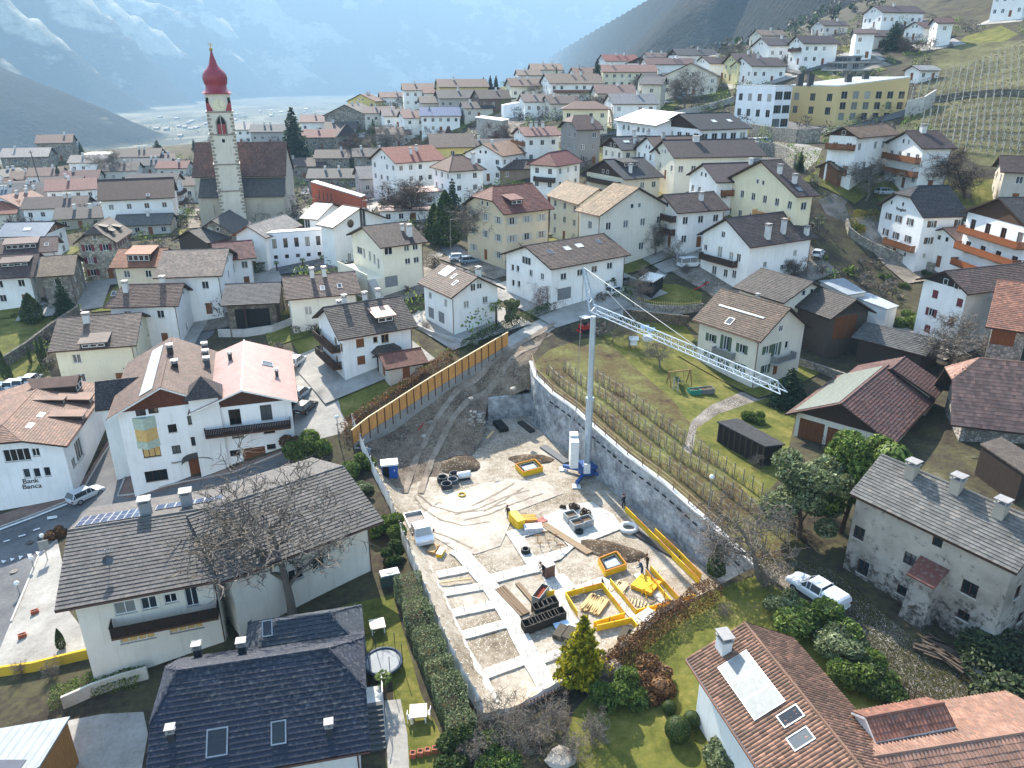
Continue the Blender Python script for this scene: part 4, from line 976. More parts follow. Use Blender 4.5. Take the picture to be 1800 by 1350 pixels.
h('yellowR','yellow house with dark brown roof and light wood balconies on the upper road',A(R0=(1333,284),R1=(1375,278),A0=(1402,350),A1=(1441,343),B0=(1270,313)),roof='#4e403e',wall='#ddd3b2',fit=A(he0=6),auto=A(sp=3.5,walls=('A','E0')),balc=[('E0',.5,.95,2.8,1.2,MLW)],chim=[(1370,305,'A'),(1396,322,'A')],sky=[(1405,333,'A')])
h('rung','white inn with black half-hipped roof and green-brown shutters',A(R0=(1615,323),R1=(1667,328),A0=(1622,383),A1=(1707,378),B0=(1540,363),GA0=(1608,455)),q0=.35,roof='#35343a',rvar=.15,wall='#e8e8e6',fit=A(he0=9,he_w=2),shut=plain('brown_shutter','#5c4a3c'))
h('balc','hotel with rows of orange-brown wooden balconies at the right edge',A(R0=(1753,348),R1=(1835,345),B0=(1690,370),A0=(1812,408)),roof='#4a4745',fit=A(he0=9,W0=14),wall='#e8e8e6',name='hotel',cat='hotel',auto=A(sp=3.2,st=3,w=1.3,h=2.0,attic=False,door=False,skip=0),frame=MMW,gable=('both',wood('#4a3222')))
h('wfarm','white farmhouse with crimson shutters and black gable at the right edge',A(R0=(1667,477),R1=(1832,459),B0=(1605,492),A0=(1698,515),GB0=(1612,575)),roof='#7a6156',fit=A(he0=8,W0=11,he_w=2.5),shut=plain('crimson_shutter','#6b2a30'),gable=(0,wood('#2f2620')))
h('wbarn','barn with bright terracotta roof and rubble wall beside the white farmhouse',A(R0=(1755,486),R1=(1832,505),A0=(1733,560),A1=(1822,602)),name='barn',cat='barn',roof='#b07a62',wallmat=rubble(),fit=A(he0=6),gut=False)
h('farmY','cream farmhouse with green shutters and a strip of roof solar glass',A(R0=(1268,505),R1=(1390,542),A0=(1217,562),A1=(1338,602),B1=(1428,575)),roof='#75604f',wall='#d2c9b8',fit=A(he0=7,he_w=2),shut=plain('green_shutter','#4d5d49'),chim=[(1330,532,'B',.5,1.0)],sky=[(1283,565,'A',1.1,1.3)])
h('barnL','grey-roofed barn adjoining the wooden gate barn behind the cream farmhouse',A(R0=(1340,470),R1=(1427,497),A0=(1285,505),A1=(1380,533)),name='barn',cat='barn',roof='#625a54',wall=CREAM,fit=A(he0=6),auto=A(sp=4,st=1),gut=False)
h('barnR','barn with big grey wooden gates and stone corner pillars',A(R0=(1430,500),R1=(1503,527),A0=(1382,533),A1=(1463,563)),name='barn',cat='barn',roof='#5c544e',wallmat=wood('#4c443c'),fit=A(he0=6),gut=False,gable=('both',wood('#3c342d')))
h('lowshed','long low shed with grey pantile roof behind the cream farmhouse yard',A(R0=(1520,565),R1=(1652,598),A0=(1497,593),A1=(1628,627)),name='shed',cat='shed',roof='#6b6a66',wallmat=wood('#3a312b'),fit=A(he0=3.2,W0=7,pitch0=.35),gut=False)
h('rbarn','barn with maroon roof, solar panel field and white gable walls',A(R0=(1478,712),R1=(1558,638),A0=(1567,788),A1=(1645,703),B0=(1385,722),GB0=(1393,775)),name='barn',cat='barn',roof='#6f4a40',tile=(.42,.4),wall='#cfc8b8',fit=A(he0=5,W0=15,pitch0=.42),gable=('both',wood('#3a2a20')),oh=1.0)
h('rbarn2','lower barn with maroon roof attached behind the solar barn',A(R0=(1567,645),R1=(1592,630),A0=(1645,703),A1=(1663,675)),name='barn',cat='barn',roof='#6f4a40',tile=(.42,.4),wall='#b8ae9c',fit=A(he0=4.5,W0=13),gut=False)
h('bigbarn','huge barn with faded red roof and rubble walls at the right edge',A(R0=(1720,645),R1=(1865,631),A0=(1652,763),A1=(1865,754),V0A=(1692,663)),q0=.35,name='barn',cat='barn',roof='#b98a76',tile=(.4,.45),wallmat=rubble('#99938a'),fit=A(he0=4.5,W0=17,pitch0=.45,dzw=.8),oh=1.6,gut=False)
h('stone340','house with mottled stone-slab roof and white gable above the back street',A(R0=(282,441),R1=(411,436),A0=(273,488),A1=(385,488),B1=(420,445)),roof='#86766c',rvar=.5,fit=A(he0=6),auto=A(sp=4))
h('orange','orange-roofed house with wide glazed dormer left of the stone-slab roof',A(R0=(205,440),R1=(302,433),A0=(195,472),A1=(277,468)),roof='#b0714f',wall='#c8bda8',fit=A(he0=6),auto=A(sp=4))
h('redsm','white house with dusky red roof and bay windows below the school',A(R0=(358,424),R1=(455,425),A0=(390,455),A1=(440,457)),roof='#87504c',fit=A(he0=6),auto=A(sp=3))
h('b36','brown-roofed farmhouse with two flat tan dormers at the left edge',A(R0=(-25,449),R1=(75,442),A0=(-30,490),A1=(55,488)),roof='#6f5a52',fit=A(he0=5.5),auto=A(sp=3.4))
h('t37','old stone house with tan roof beside the two-dormer farmhouse',A(R0=(78,450),R1=(130,448),A0=(58,487),A1=(137,483)),roof='#8d7862',wallmat=rubble('#8f887b'),fit=A(he0=5.5),auto=A(sp=5))
h('p38','purple-brown roofed house with balcony dormer at the left edge',A(R0=(5,420),R1=(98,417),A0=(-5,445),A1=(106,445)),roof='#705653',fit=A(he0=5.5),auto=A(sp=4),sky=[(60,431,'A'),(82,430,'A')])
h('m39','grey metal roofed house with orange timber gable at the left',A(R0=(0,393),R1=(101,389),A0=(0,417),A1=(72,416),B1=(127,394)),roof='#6a737c',roof_mat=seam_metal('#5d666e'),gable=(1,MMW),fit=A(he0=6),auto=A(sp=4),sky=[(48,403,'A',1.6,1.2,True)])
h('stonehip','old grey stone house with half-hipped roof and slanted dormers left of the church',A(R0=(164,396),R1=(187,381),A0=(201,428),A1=(239,405),B0=(132,430)),q0=.45,roof='#6e5f53',wallmat=rubble('#a09787',1.5),fit=A(he0=8),auto=A(sp=3.2,st=3),shut=plain('crimson_shutter','#6b2a30'))
h('duplex','long white apartment house with purple-brown roof left of the church',A(R0=(172,315),R1=(305,312),A0=(170,353),A1=(308,348)),roof='#5e4740',fit=A(he0=7),auto=A(sp=4),sky=[(260,343,'A')])
h('apt290','white apartment block with slate-blue roof and flower balconies beside the church',A(R0=(222,306),R1=(318,303),A0=(218,326),A1=(308,322)),roof='#40444c',fit=A(he0=9),auto=A(sp=3.2),balc=[('E1',.1,.9,2.8),('E1',.1,.9,5.6)])
h('darkbarn','dark timber barn with grey roof in front of the church',A(R0=(330,409),R1=(375,392),A0=(362,431),A1=(415,415),B0=(308,418)),name='barn',cat='barn',roof='#5f5955',wallmat=wood('#4a4038'),fit=A(he0=4.5),gut=False)
h('stone400','small stone-roofed house at the foot of the church tower',A(R0=(372,386),R1=(405,368),A0=(413,413),A1=(442,392)),roof='#5a5552',wallmat=rubble('#8d867a'),fit=A(he0=5),auto=A(sp=4,st=1))
h('ora715','white house with bright red-orange roof below the old tower',A(R0=(662,258),R1=(765,255),A0=(700,297),A1=(780,277),B0=(647,273)),roof='#a8604e',fit=A(he0=8),auto=A(sp=3),chim=[(722,270,'A'),(732,265,'A')])
h('hip810','white town hall with hipped brown roof and wooden upper floor',A(R0=(795,270),R1=(812,273),A0=(790,303),A1=(855,297),B0=(755,294)),q0=1,q1=1,roof='#7b5d50',fit=A(he0=10,W0=15),auto=A(sp=3.2,st=3),chim=[(832,287,'A',.9,2.4)])
h('yel760','yellow house with brown roof and a small pointed tower',A(R0=(752,235),R1=(833,233),A0=(755,261),A1=(836,258)),roof='#7c675a',wall='#d8c47c',fit=A(he0=7),auto=A(sp=4))
h('w960','white house with pink roofs and orange balconies above the town hall',A(R0=(908,223),R1=(982,222),A0=(925,242),A1=(983,237),B0=(895,233)),roof='#a8786e',fit=A(he0=8),auto=A(sp=3),balc=[('E0',.02,.98,2.7,1.2,MMW),('E0',.02,.98,5.4,1.2,MMW)],chim=[(930,220,'A'),(938,219,'A'),(950,219,'A')])
h('redhip','white house with red hipped roof and grey dormer above the beige hall',A(R0=(965,263),R1=(1000,267),A0=(982,295),A1=(1023,285),B0=(923,287)),q0=1,q1=1,roof='#8a4a44',fit=A(he0=9),auto=A(sp=3.4,st=3),balc=[('E0',.2,.98,5.6,1.1)])
h('chalet1','dark-roofed chalet with brown balconies and flat grey dormer',A(R0=(1058,280),R1=(1137,277),A0=(1102,318),A1=(1163,312),B0=(1022,298)),roof='#45474b',wall='#cfc6b0',fit=A(he0=6),gable=(0,MDW),auto=A(sp=3),balc=[('E0',.02,.98,2.6),('E0',.1,.9,5.0)],chim=[(1108,303,'A',.6,1.6)])
h('chalet2','chalet with dark grey roof and loaf-shaped dormer above the brown balconies chalet',A(R0=(1074,241),R1=(1142,237),A0=(1092,264),A1=(1163,261),B0=(1053,258)),roof='#55565a',wall=CREAM,fit=A(he0=6),gable=(0,MDW),auto=A(sp=3),sky=[(1101,249,'A',1.6,1,True)],chim=[(1114,240,'A'),(1116,252,'A'),(1138,236,'A')])
h('hall','white workshop building with black roof and large ground-floor gates',A(R0=(1193,201),R1=(1288,197),A0=(1232,229),A1=(1318,225),B0=(1150,220),GA0=(1232,279)),name='workshop',cat='building',roof='#2e3036',wall='#e8e8e6',fit=A(he0=8.5,W0=20,pitch0=.4),gable=(0,wood('#3a2418')),auto=A(sp=3,st=2,w=1.8,h=1.5,attic=False),sky=[(1255,213,'A',1.2,1.4,True),(1282,212,'A',1.2,1.4,True)],tiles=False)
h('hallw','white-roofed wing adjoining the black-roofed workshop',A(R0=(1126,192),R1=(1212,198),A0=(1082,212),A1=(1150,220)),name='workshop',cat='building',roof='#d8d6d2',roof_mat=seam_metal('#d4d2cc',.5,.5,.0),wall='#e8e8e6',fit=A(he0=7,W0=18,pitch0=.25),auto=A(sp=3.4,st=2,w=1.7))
h('greyhip','grey rendered villa with half-hipped brown roof and pale window surrounds',A(R0=(1008,201),R1=(1033,201),A0=(1013,230),A1=(1062,227),B0=(980,223)),q0=.5,q1=.5,roof='#6a4e48',wall='#8f8a84',fit=A(he0=9),auto=A(sp=3,st=3),chim=[(1041,216,'A',.5,1.2)])
h('crhip','cream villa with red-brown hipped roof behind the grey villa',A(R0=(1013,178),R1=(1047,178),A0=(985,192),A1=(1074,191)),q0=1,q1=1,roof='#79554c',wall='#d9cfae',fit=A(he0=7.5),auto=A(sp=3.2))
h('apt1','beige apartment house with mono-pitch grey roof left of the tall bare tree',A(R0=(1132,136),R1=(1170,133),A0=(1122,151),A1=(1168,146)),roof='#5b5c5e',wall='#cfc8b8',fit=A(he0=8),auto=A(sp=4))
h('chR1','chalet with tan roof and long wooden balcony above the upper road',A(R0=(1483,224),R1=(1560,217),A0=(1510,246),A1=(1582,236),B0=(1447,235)),roof='#9c7d62',fit=A(he0=8),gable=(0,wood('#4a2d1c')),auto=A(sp=3),balc=[('E0',.0,1.0,5.4,1.3,MMW)])
h('chR2','white chalet with brown roof and two wooden balconies next to the tan-roofed chalet',A(R0=(1585,231),R1=(1650,228),A0=(1623,263),A1=(1685,260),B0=(1556,250)),roof='#5c4a48',fit=A(he0=8),auto=A(sp=3),balc=[('E0',.0,1.0,2.7,1.2,MMW),('E0',.0,1.0,5.4,1.2,MMW)],chim=[(1617,228,'A',1.0,1.2)])
h('yel1300','yellow house with brown roof at the foot of the row houses',A(R0=(1280,95),R1=(1338,92),A0=(1300,112),A1=(1345,108)),roof='#6a5652',wall='#dccf9c',fit=A(he0=6),auto=A(sp=3),chim=[(1315,95,'A')])
h('rowA','white row house with brown gables on the hill above the gold building',A(R0=(1398,62),R1=(1465,62),A0=(1412,80),A1=(1478,80),B0=(1383,72)),roof='#5d4d4a',fit=A(he0=7),auto=A(sp=3),balc=[('E0',.1,.9,4.5,1.1,MDW)])
h('h1520','white house with brown roof left of the dark evergreen on the hill',A(R0=(1498,52),R1=(1540,50),A0=(1503,60),A1=(1542,57)),roof='#6a5450',fit=A(he0=8),auto=A(sp=3))
h('h1655','white house with dark red shutters and brown roof below the sunny meadow',A(R0=(1640,32),R1=(1672,30),A0=(1645,48),A1=(1685,36),B0=(1632,40)),roof='#6e4a46',fit=A(he0=7),auto=A(sp=2.6),shut=plain('crimson_shutter','#6b2a30'))
h('rhouse','grey-brown old house with bare-tree yard near the right edge',A(R0=(1755,277),R1=(1832,272),A0=(1760,297),A1=(1835,310)),roof='#5d4a44',wall='#b9b0a2',fit=A(he0=6),auto=A(sp=4))
# extra roofs,porches and other parts of the near houses
g2 = HS['grey1']
zr_ = g2.g['z']+g2.hr;q1_ = np.array([g2.g['x']+math.cos(g2.g['ang'])*g2.L/2,g2.g['y']+math.sin(g2.g['ang'])*g2.L/2]);q2_ = at_z(604,822,zr_)[:2];dq = q2_-q1_
house('house','',geom=A(x=(q1_+q2_)[0]/2-1.4,y=(q1_+q2_)[1]/2-.8,z=g2.g['z'],ang=math.atan2(dq[1],dq[0]),L=float(np.linalg.norm(dq))+3.4,W=g2.W,he=g2.he+.03,hr=g2.hr+.03),root=g2.root,roof='#6f6a66',rvar=.22,tile=(.36,.42),wall=CREAM,oh=1.1,wins=[('A',520,1010,1.4,1.2),('A',560,990,1.2,1.4)])
panels_l(g2,-g2.L/2+.4,-.2,.6,3.9,9,2);panels_l(g2,.2,g2.L/2-.3,2.2,4.0,7,1)
balcony(g2,'A',.22,.99,g2.to_wall('A',300,1085)[1],1.4,wood('#2b1f18'),1.0)
for cx,cy in ((258,905),(330,890)): chimney(g2,cx,cy,'B',.9,1.3,'#8d8f90')
ant = MB();p_ = g2.local(193,1000,'A')
ant.tube([(0,0,0),(0,0,1.9)],.03,5);ant.tube([(-.6,0,1.8),(.6,0,1.8)],.02,4)
for i in range(6): ant.tube([(-.5+i*.2,-.3,1.8),(-.5+i*.2,.3,1.8)],.012,4)
g2.fix(ant.build('antenna',MMET,g2.root,loc=tuple(p_)))
dm = MB();dm.lathe([(.02,0),(.2,.03),(.36,.12),(.42,.2)],n=14);o = dm.build('satellite_dish',plain('dish_grey','#55585a',.5),g2.root,smooth=True,loc=tuple(p_+np.array([0,-.1,.9])));o.rotation_euler=(R(60),0,.4);g2.fix(o)
nv = HS['navy']
house('house','',geom=A(x=-16.6,y=48.2,z=nv.g['z'],ang=R(14),L=9.2,W=6.0,he=4.0,hr=6.0,i0=2.6,i1=2.6,q0=1,q1=1),root=nv.root,roof='#4a525c',rvar=.12,tile=(.42,.36),wall='#d6d4cf',verge=MDK,sky=[(470,1105,'A',.8,1.3)])
tr = HS['terra']
house('house','',geom=A(x=26.4,y=33.6,z=3.0,ang=R(10),L=17,W=9.5,he=4.0,hr=5.9),root=tr.root,roof='#b08570',rvar=.25,tile=(.26,.42),barrel=True,wall=WHITE,verge=MW)
house('house','',geom=A(x=24.6,y=35.8,z=3.0,ang=R(12),L=5.6,W=2.4,he=5.6,hr=6.35),root=tr.root,roof='#a06a56',rvar=.35,tile=(.26,.42),barrel=True,wall=WHITE,oh=.2,gut=False,verge=MW)
panels_l(tr,-.5,4.3,1.0,3.1,3,1,mat=plain('grey_collector','#7d807d',.5,.4),gap=.06)
skylight(tr,1390,1260,'B',1.0,1.5);skylight(tr,1408,1300,'B',1.0,1.5);chimney(tr,1271,1142,'B',1.0,1.0,'#d8d6d2',.7)
od = HS['old']
u,v = od.to_wall('A',1615,1100);P0,du,n,ln = od.WALLS['A'];zt = od.to_wall('A',1618,985)[1]
mb = MB();x = P0[0]+u;y = P0[1]
mb.add([(x-1.25,y,-2),(x+1.25,y,-2),(x+1.15,y-1.9,-2),(x-1.15,y-1.9,-2),(x-.85,y,zt-.3),(x+.85,y,zt-.3),(x+.8,y-1.25,zt-.6),(x-.8,y-1.25,zt-.6)],[(0,3,2,1),(4,5,6,7),(0,1,5,4),(1,2,6,5),(2,3,7,6),(3,0,4,7)])
tt = od.fix(mb.build('oven_turret',old_plaster(),od.root))
mb = MB();mb.add([(x-1.15,y-1.7,zt-.75),(x+1.15,y-1.7,zt-.75),(x+1.15,y+.02,zt+.35),(x-1.15,y+.02,zt+.35),(x-1.15,y-1.7,zt-.63),(x+1.15,y-1.7,zt-.63),(x+1.15,y+.02,zt+.47),(x-1.15,y+.02,zt+.47)],[(0,3,2,1),(4,5,6,7),(0,1,5,4),(1,2,6,5),(2,3,7,6),(3,0,4,7)])
mb.build('turret_roof',tile_geo('#7a4a40'),tt);tt.children[0].matrix_basis = Matrix.Identity(4)
for cx,cy in ((1612,822),(1680,862),(1757,905)): chimney(od,cx,cy,'A',.8,1.0,'#a39a8c')
ht = HS['hotel']
def turret(H,px,py,w,ztop,roofh,mat,wallc,name='turret',zb=-3,u_off=0):
 u,v = H.to_wall('E0',px,py);P0,du,n,ln = H.WALLS['E0'];c = (P0[0]+n[0]*-.9,P0[1]+du[1]*u)
 mb = MB();mb.box((c[0]-w/2-.5,c[1]-w/2,zb),(c[0]+w/2-.5,c[1]+w/2,ztop));t = H.fix(mb.build(name,wallc,H.par))
 r = MB();e = w/2+.5;q = (c[0]-.5,c[1])
 r.add([(q[0]-e,q[1]-e,ztop-.05),(q[0]+e,q[1]-e,ztop-.05),(q[0]+e,q[1]+e,ztop-.05),(q[0]-e,q[1]+e,ztop-.05),(q[0],q[1],ztop+roofh)],[(0,3,2,1),(0,1,4),(1,2,4),(2,3,4),(3,0,4)])
 r.build('turret_roof',mat,t);return t
zt = ht.to_wall('E0',357,692)[1]
turret(ht,362,720,3.4,zt,2.2,tile_geo('#4c4140'),plaster('#dcdcd8'))
u0,z0 = ht.to_wall('E0',258,763);P0,du,n,ln = ht.WALLS['E0']
for zz,hh in ((ht.to_wall('E0',257,742)[1],1.5),(ht.to_wall('E0',263,779)[1],1.0)):
 mb = MB();yy = P0[1]+du[1]*u0
 mb.add([(P0[0],yy-1.3,zz-hh/2),(P0[0]-.9,yy,zz-hh/2),(P0[0],yy+1.3,zz-hh/2),(P0[0],yy-1.3,zz+hh/2),(P0[0]-.9,yy,zz+hh/2),(P0[0],yy+1.3,zz+hh/2)],[(0,1,4,3),(1,2,5,4),(3,4,5),(2,1,0)])
 ht.fix(mb.build('bay_panel',plain('pale_green_panel','#a9b5a6'),ht.par))
mb = MB();yy = P0[1]+du[1]*u0;a,b = ht.to_wall('E0',258,773)[1],ht.to_wall('E0',257,752)[1]
mb.add([(P0[0],yy-1.25,a),(P0[0]-.82,yy,a),(P0[0],yy+1.25,a),(P0[0],yy-1.25,b),(P0[0]-.82,yy,b),(P0[0],yy+1.25,b)],[(0,1,4,3),(1,2,5,4)])
ht.fix(mb.build('bay_window',plain('ochre_blind','#c8a568',.7),ht.par))
u0,z0 = ht.to_wall('E0',348,803);yy = P0[1]+du[1]*u0
mb = MB();q = []
for i in range(9):
 a = math.pi*i/8;q.append((-.0,yy-1.9*math.cos(a),z0-.25+.75*math.sin(a)))
v = [(P0[0]+.02,)+p[1:] for p in q]+[(P0[0]-1.3,p[1],p[2]-.1) for p in q];v += [(p[0],p[1],p[2]+.16) for p in v]
f = [(i,i+1,10+i,9+i) for i in range(8)]+[(18+i,27+i,28+i,19+i) for i in range(8)]+[(9+i,10+i,28+i,27+i) for i in range(8)]
mb.add(v,f);ht.fix(mb.build('porch_hood',tile_geo('#57504a'),ht.par))
for i in range(3): chimney(ht,361+i*2,618+i*13,'A',.7,1.0,'#4f5552')
chimney(ht,300,622,'A',.7,1.0,'#3d3833');chimney(ht,308,645,'A',.7,.6,'#2f2c2a')
panels_l(ht,-ht.L/2+1,ht.L/2-2,1.0,2.6,10,1,mat=plain('pale_collector','#b9bcb8',.3,.5))
house('house','',geom=A(x=ht.g['x']-4.8,y=ht.g['y']-2.2,z=ht.g['z'],ang=ht.g['ang']+math.pi/2,L=7,W=6.5,he=8.6,hr=11.2),root=ht.root,roof='#4a4142',wall='#dcdcd8',oh=.6,gut=False)
def txt(s,H,wk,px,py,size,mat,name='lettering',ext=.02):
 cu = bpy.data.curves.new(name,'FONT');cu.body = s;cu.size = size;cu.extrude = ext;cu.align_x = 'CENTER';cu.align_y = 'CENTER';cu.space_line = .8
 o = bpy.data.objects.new('tmp',cu);C.objects.link(o);bpy.context.view_layer.update()
 me = bpy.data.meshes.new_from_object(o);C.objects.unlink(o);bpy.data.objects.remove(o);me.materials.clear();me.materials.append(mat)
 u,v = H.to_wall(wk,px,py);P0,du,n,ln = H.WALLS[wk]
 t = link(name,me,H.par,(P0[0]+du[0]*u+n[0]*.05,P0[1]+du[1]*u+n[1]*.05,v));t.rotation_euler = (R(90),0,math.atan2(du[1],du[0]));H.fix(t);return t
txt('Bank\nBanca',HS['bank'],'E0',55,850,.95,plain('black_letter','#17181a'))
txt('Rungghof',HS['rung'],'E0',1584,368,.75,plain('brown_letter','#4a3a30'))
txt('Appartements',ht,'E0',318,811,.4,plain('brown_letter','#4a3a30'));
ax = HS['annex'];balcony(ax,'E0',.06,.97,ax.to_wall('E0',443,753)[1],1.2,wood('#2a1c18'),1.0)
skylight(ax,470,640,'A',1.6,1.5);chimney(ax,405,632,'B',.5,.8,'#4a4440');chimney(ax,487,661,'A',.4,.7,'#4a4440')
bk = HS['bank']
dormer(bk,140,685,'A',2.8,1.3,shed=False);dormer(bk,112,707,'A',.9,.6,proj_=1);skylight(bk,72,730,'A',1.5,.7,True);skylight(bk,53,749,'A',1.5,.7,True)
dormer(bk,160,706,'A',2.0,.8);dormer(bk,147,735,'A',1.6,.7)
dormer(HS['yellowL'],165,612,'A',3.6,.9);dormer(HS['orange'],245,460,'A',4.4,1.5);dormer(HS['b36'],15,470,'A',2.6,.9);dormer(HS['b36'],38,468,'A',2.6,.9);dormer(HS['p38'],38,438,'A',6,1.2)
dormer(HS['house4'],678,567,'A',2.6,1.0,roof=seam_metal('#8f6a58',.45,.5,.1));dormer(HS['red3'],908,360,'A',2.6,1.0);dormer(HS['chalet1'],1108,293,'A',4,1.0);dormer(HS['chalet2'],1133,257,'A',3.6,1.0)
for a in ((188,404),(200,411),(212,404)): dormer(HS['stonehip'],a[0],a[1],'A',1.4,.7)
h4 = HS['house4'];u,v = h4.to_wall('A',678,612);P0,du,n,ln = h4.WALLS['A'];x,y = P0[0]+u,P0[1]
mb = MB();mb.add([(x-2.1,y-1.5,v-.5),(x+2.1,y-1.5,v-.5),(x+2.4,y,v-.2),(x-2.4,y,v-.2),(x-1.0,y-.6,v+.55),(x+1.0,y-.6,v+.55),(x+1.3,y,v+.6),(x-1.3,y,v+.6)],[(0,3,2,1),(4,5,6,7),(0,1,5,4),(1,2,6,5),(2,3,7,6),(3,0,4,7)])
h4.fix(mb.build('porch_roof',tile_geo('#57483d'),h4.root));
mb = MB();mb.box((x-1.9,y-1.35,-1),(x-1.7,y-1.15,v-.45));h4.fix(mb.build('porch_post',MDW,h4.root));mb = MB();mb.box((x+1.7,y-1.35,-1),(x+1.9,y-1.15,v-.45));h4.fix(mb.build('porch_post',MDW,h4.root))
balcony(h4,'E0',.1,.9,3.0,1.4);balcony(h4,'E0',.1,.9,.4,1.4)
b5 = HS['house6'];balcony(b5,'E0',.05,.8,b5.to_wall('E0',1273,462)[1],1.2)
balcony(HS['rung'],'E0',.28,.95,HS['rung'].to_wall('E0',1577,432)[1],1.0,MMW)
fy = HS['farmY'];balcony(fy,'A',.33,.66,fy.to_wall('A',1274,624)[1],1.0,MMET,.9,slab=concrete());balcony(fy,'E1',.3,.75,fy.to_wall('E1',1370,632)[1],1.1,MMET,.9,slab=concrete())
panels(fy,1265,536,1342,562,'A',7,1,plain('solar_glass','#8fa1a8',.15,.6),gap=.06)
rb = HS['rbarn'];panels_l(rb,-rb.L/2+.5,rb.L/2-.5,.4,rb.W/2-.8,11,5,mat=plain('pale_solar','#6f7468',.35,.5),gap=.05)
bl = HS['balc']
for k,z in enumerate((2.6,5.4,8.2)): balcony(bl,'E0',.02,.98,z,1.5,wood('#8a4e26'),1.0)
for k,z in enumerate((2.6,5.4)): balcony(bl,'A',.0,.98,z,1.5,wood('#8a4e26'),1.0)
cr = HS['cream']
mb = MB();P0,du,n,ln = cr.WALLS['E0']   # terrace with outside stair
mb.box((-cr.l/2-3.4,-cr.w/2,-3),(-cr.l/2-.003,cr.w/2,2.6));t = cr.fix(mb.build('terrace',plaster('#dcd5c0'),cr.root))
st = MB()
for i in range(16): st.box((-cr.l/2-3.4,-cr.w/2-.003-.34*(i+1),-3),(-cr.l/2-1.9,-cr.w/2-.003-.34*i,2.6-.3*(i+1)+.3))
cr.fix(st.build('staircase',concrete(),cr.root))
mb = MB();mb.box((-cr.l/2-3.4,-cr.w/2,2.604),(-cr.l/2-3.25,cr.w/2,3.5));cr.fix(mb.build('parapet',plaster('#dcd5c0'),cr.root))
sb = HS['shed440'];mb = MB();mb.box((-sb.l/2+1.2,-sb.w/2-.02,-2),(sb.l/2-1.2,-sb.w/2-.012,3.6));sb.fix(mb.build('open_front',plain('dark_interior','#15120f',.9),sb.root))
for x in (-.15,.5):
 mb = MB();mb.box((sb.l*x,-sb.w/2-.5,-2),(sb.l*x+.25,-sb.w/2-.25,4.2));sb.fix(mb.build('post',MDW,sb.root))
# flat-roofed and modern blocks
def z_of(py,y):
 v = (675-py)/FPX;return CZ+y*(-_s+v*_c)/(_c+v*_s)
def block(name,label,cpx,lpx,rpx,top,wall=WHITE,cat='building',mat=None,roofmat=None,wl=(),wr=(),roofh=.3,over=0.0,frame=None,tops=None,root=None,dz=0,zc=None,pitch=None):
 Cc = on_land(*cpx,dz) if zc is None else at_z(*cpx,zc)
 z = Cc[2];hi = z > 30;Lc = on_land(*lpx) if hi else at_z(*lpx,z);Rc = on_land(*rpx) if hi else at_z(*rpx,z);
 if hi and np.linalg.norm(Lc-Cc) > 40: Lc = Cc+(Lc-Cc)*40/np.linalg.norm(Lc-Cc)
 if hi and np.linalg.norm(Rc-Cc) > 45: Rc = Cc+(Rc-Cc)*45/np.linalg.norm(Rc-Cc)
 H = z_of(top,Cc[1])-z
 if root is None:
  root = empty(name,tuple(Cc));tag(root,label,cat)
 O = np.array(root.location);off = Cc-O
 c = off[:2];l = c+(Lc-Cc)[:2];r = c+(Rc-Cc)[:2];b = l+r-c
 hc,hl,hr_,hb = (H,)*4 if tops is None else (H,H+tops[0],H+tops[1],H+tops[2])
 m = mat or plaster(wall);zb = off[2];wb = MB()
 hm = min(hc,hl,hr_,hb)
 corners = [l,c,r,b];hs = [hl,hc,hr_,hb]
 def face(p,q,wins,nm):
  d = q-p;ln = float(np.linalg.norm(d));du = d/ln;n = np.array([du[1],-du[0]]);holes = []
  for w in wins:
   u0,v0,ww,hh = w[:4];u0 *= ln;v0 *= hm
   if u0-ww/2 < .05 or u0+ww/2 > ln-.05: continue
   holes.append((u0-ww/2,u0+ww/2,zb+v0-hh/2,zb+v0+hh/2))
   fm,pn,si = frame_mesh(ww,hh,'win',frame or MMET)
   o = link('window',fm,root,(p[0]+du[0]*u0,p[1]+du[1]*u0,zb+v0),math.atan2(du[1],du[0]));link('pane',pn,o)
  grid_wall(wb,p,du,n,ln,zb-4,zb+hm,holes)
 face(l,c,wl,'l');face(c,r,wr,'r');face(r,b,(),'b');face(b,l,(),'b')
 for i in range(4):
  p,q = corners[i],corners[(i+1)%4];hp,hq = hs[i],hs[(i+1)%4]
  if max(hp,hq) > hm+.01: wb.add([(*p,zb+hm),(*q,zb+hm),(*q,zb+hq),(*p,zb+hp)],[(0,1,2,3)])
 wb.build('wall',m,root)
 e = over;cen = (l+r+c+b)/4;rb = MB()
 rc = [p+(p-cen)/np.linalg.norm(p-cen)*e for p in corners]
 v = [(*p,zb+hh) for p,hh in zip(rc,hs)];v += [(x,y,z_+roofh) for x,y,z_ in v]
 rb.add(v,[(0,3,2,1),(4,5,6,7),(0,1,5,4),(1,2,6,5),(2,3,7,6),(3,0,4,7)]);
 uvs = [(rb.v[i][0],rb.v[i][1]) for f in rb.f for i in f]
 mesh_obj('roof',rb.v,rb.f,roofmat or concrete(),root,uv=uvs)
 LOG.append(('block|'+label[:30],Cc.round(1).tolist(),Lc.round(1).tolist(),Rc.round(1).tolist(),round(float(H),1)))
 return root
W2 = lambda n,rows,w,h_: [((i+.5)/n,r,w,h_) for r in rows for i in range(n)]
MWR = seam_metal('#cfcfcb',.25,.9,.3)
gold = block('office_building','gold-clad modern school building with sloping pale roof on the right slope',(1465,227),(1381,213),(1590,194),152,mat=plain('gold_cladding','#bfa874',.5,.4,.05,.06),roofmat=MWR,wl=W2(3,(.42,.74),2.0,2.0),wr=W2(6,(.3,.55,.8),1.7,1.9),tops=(0,2.2,2.2))
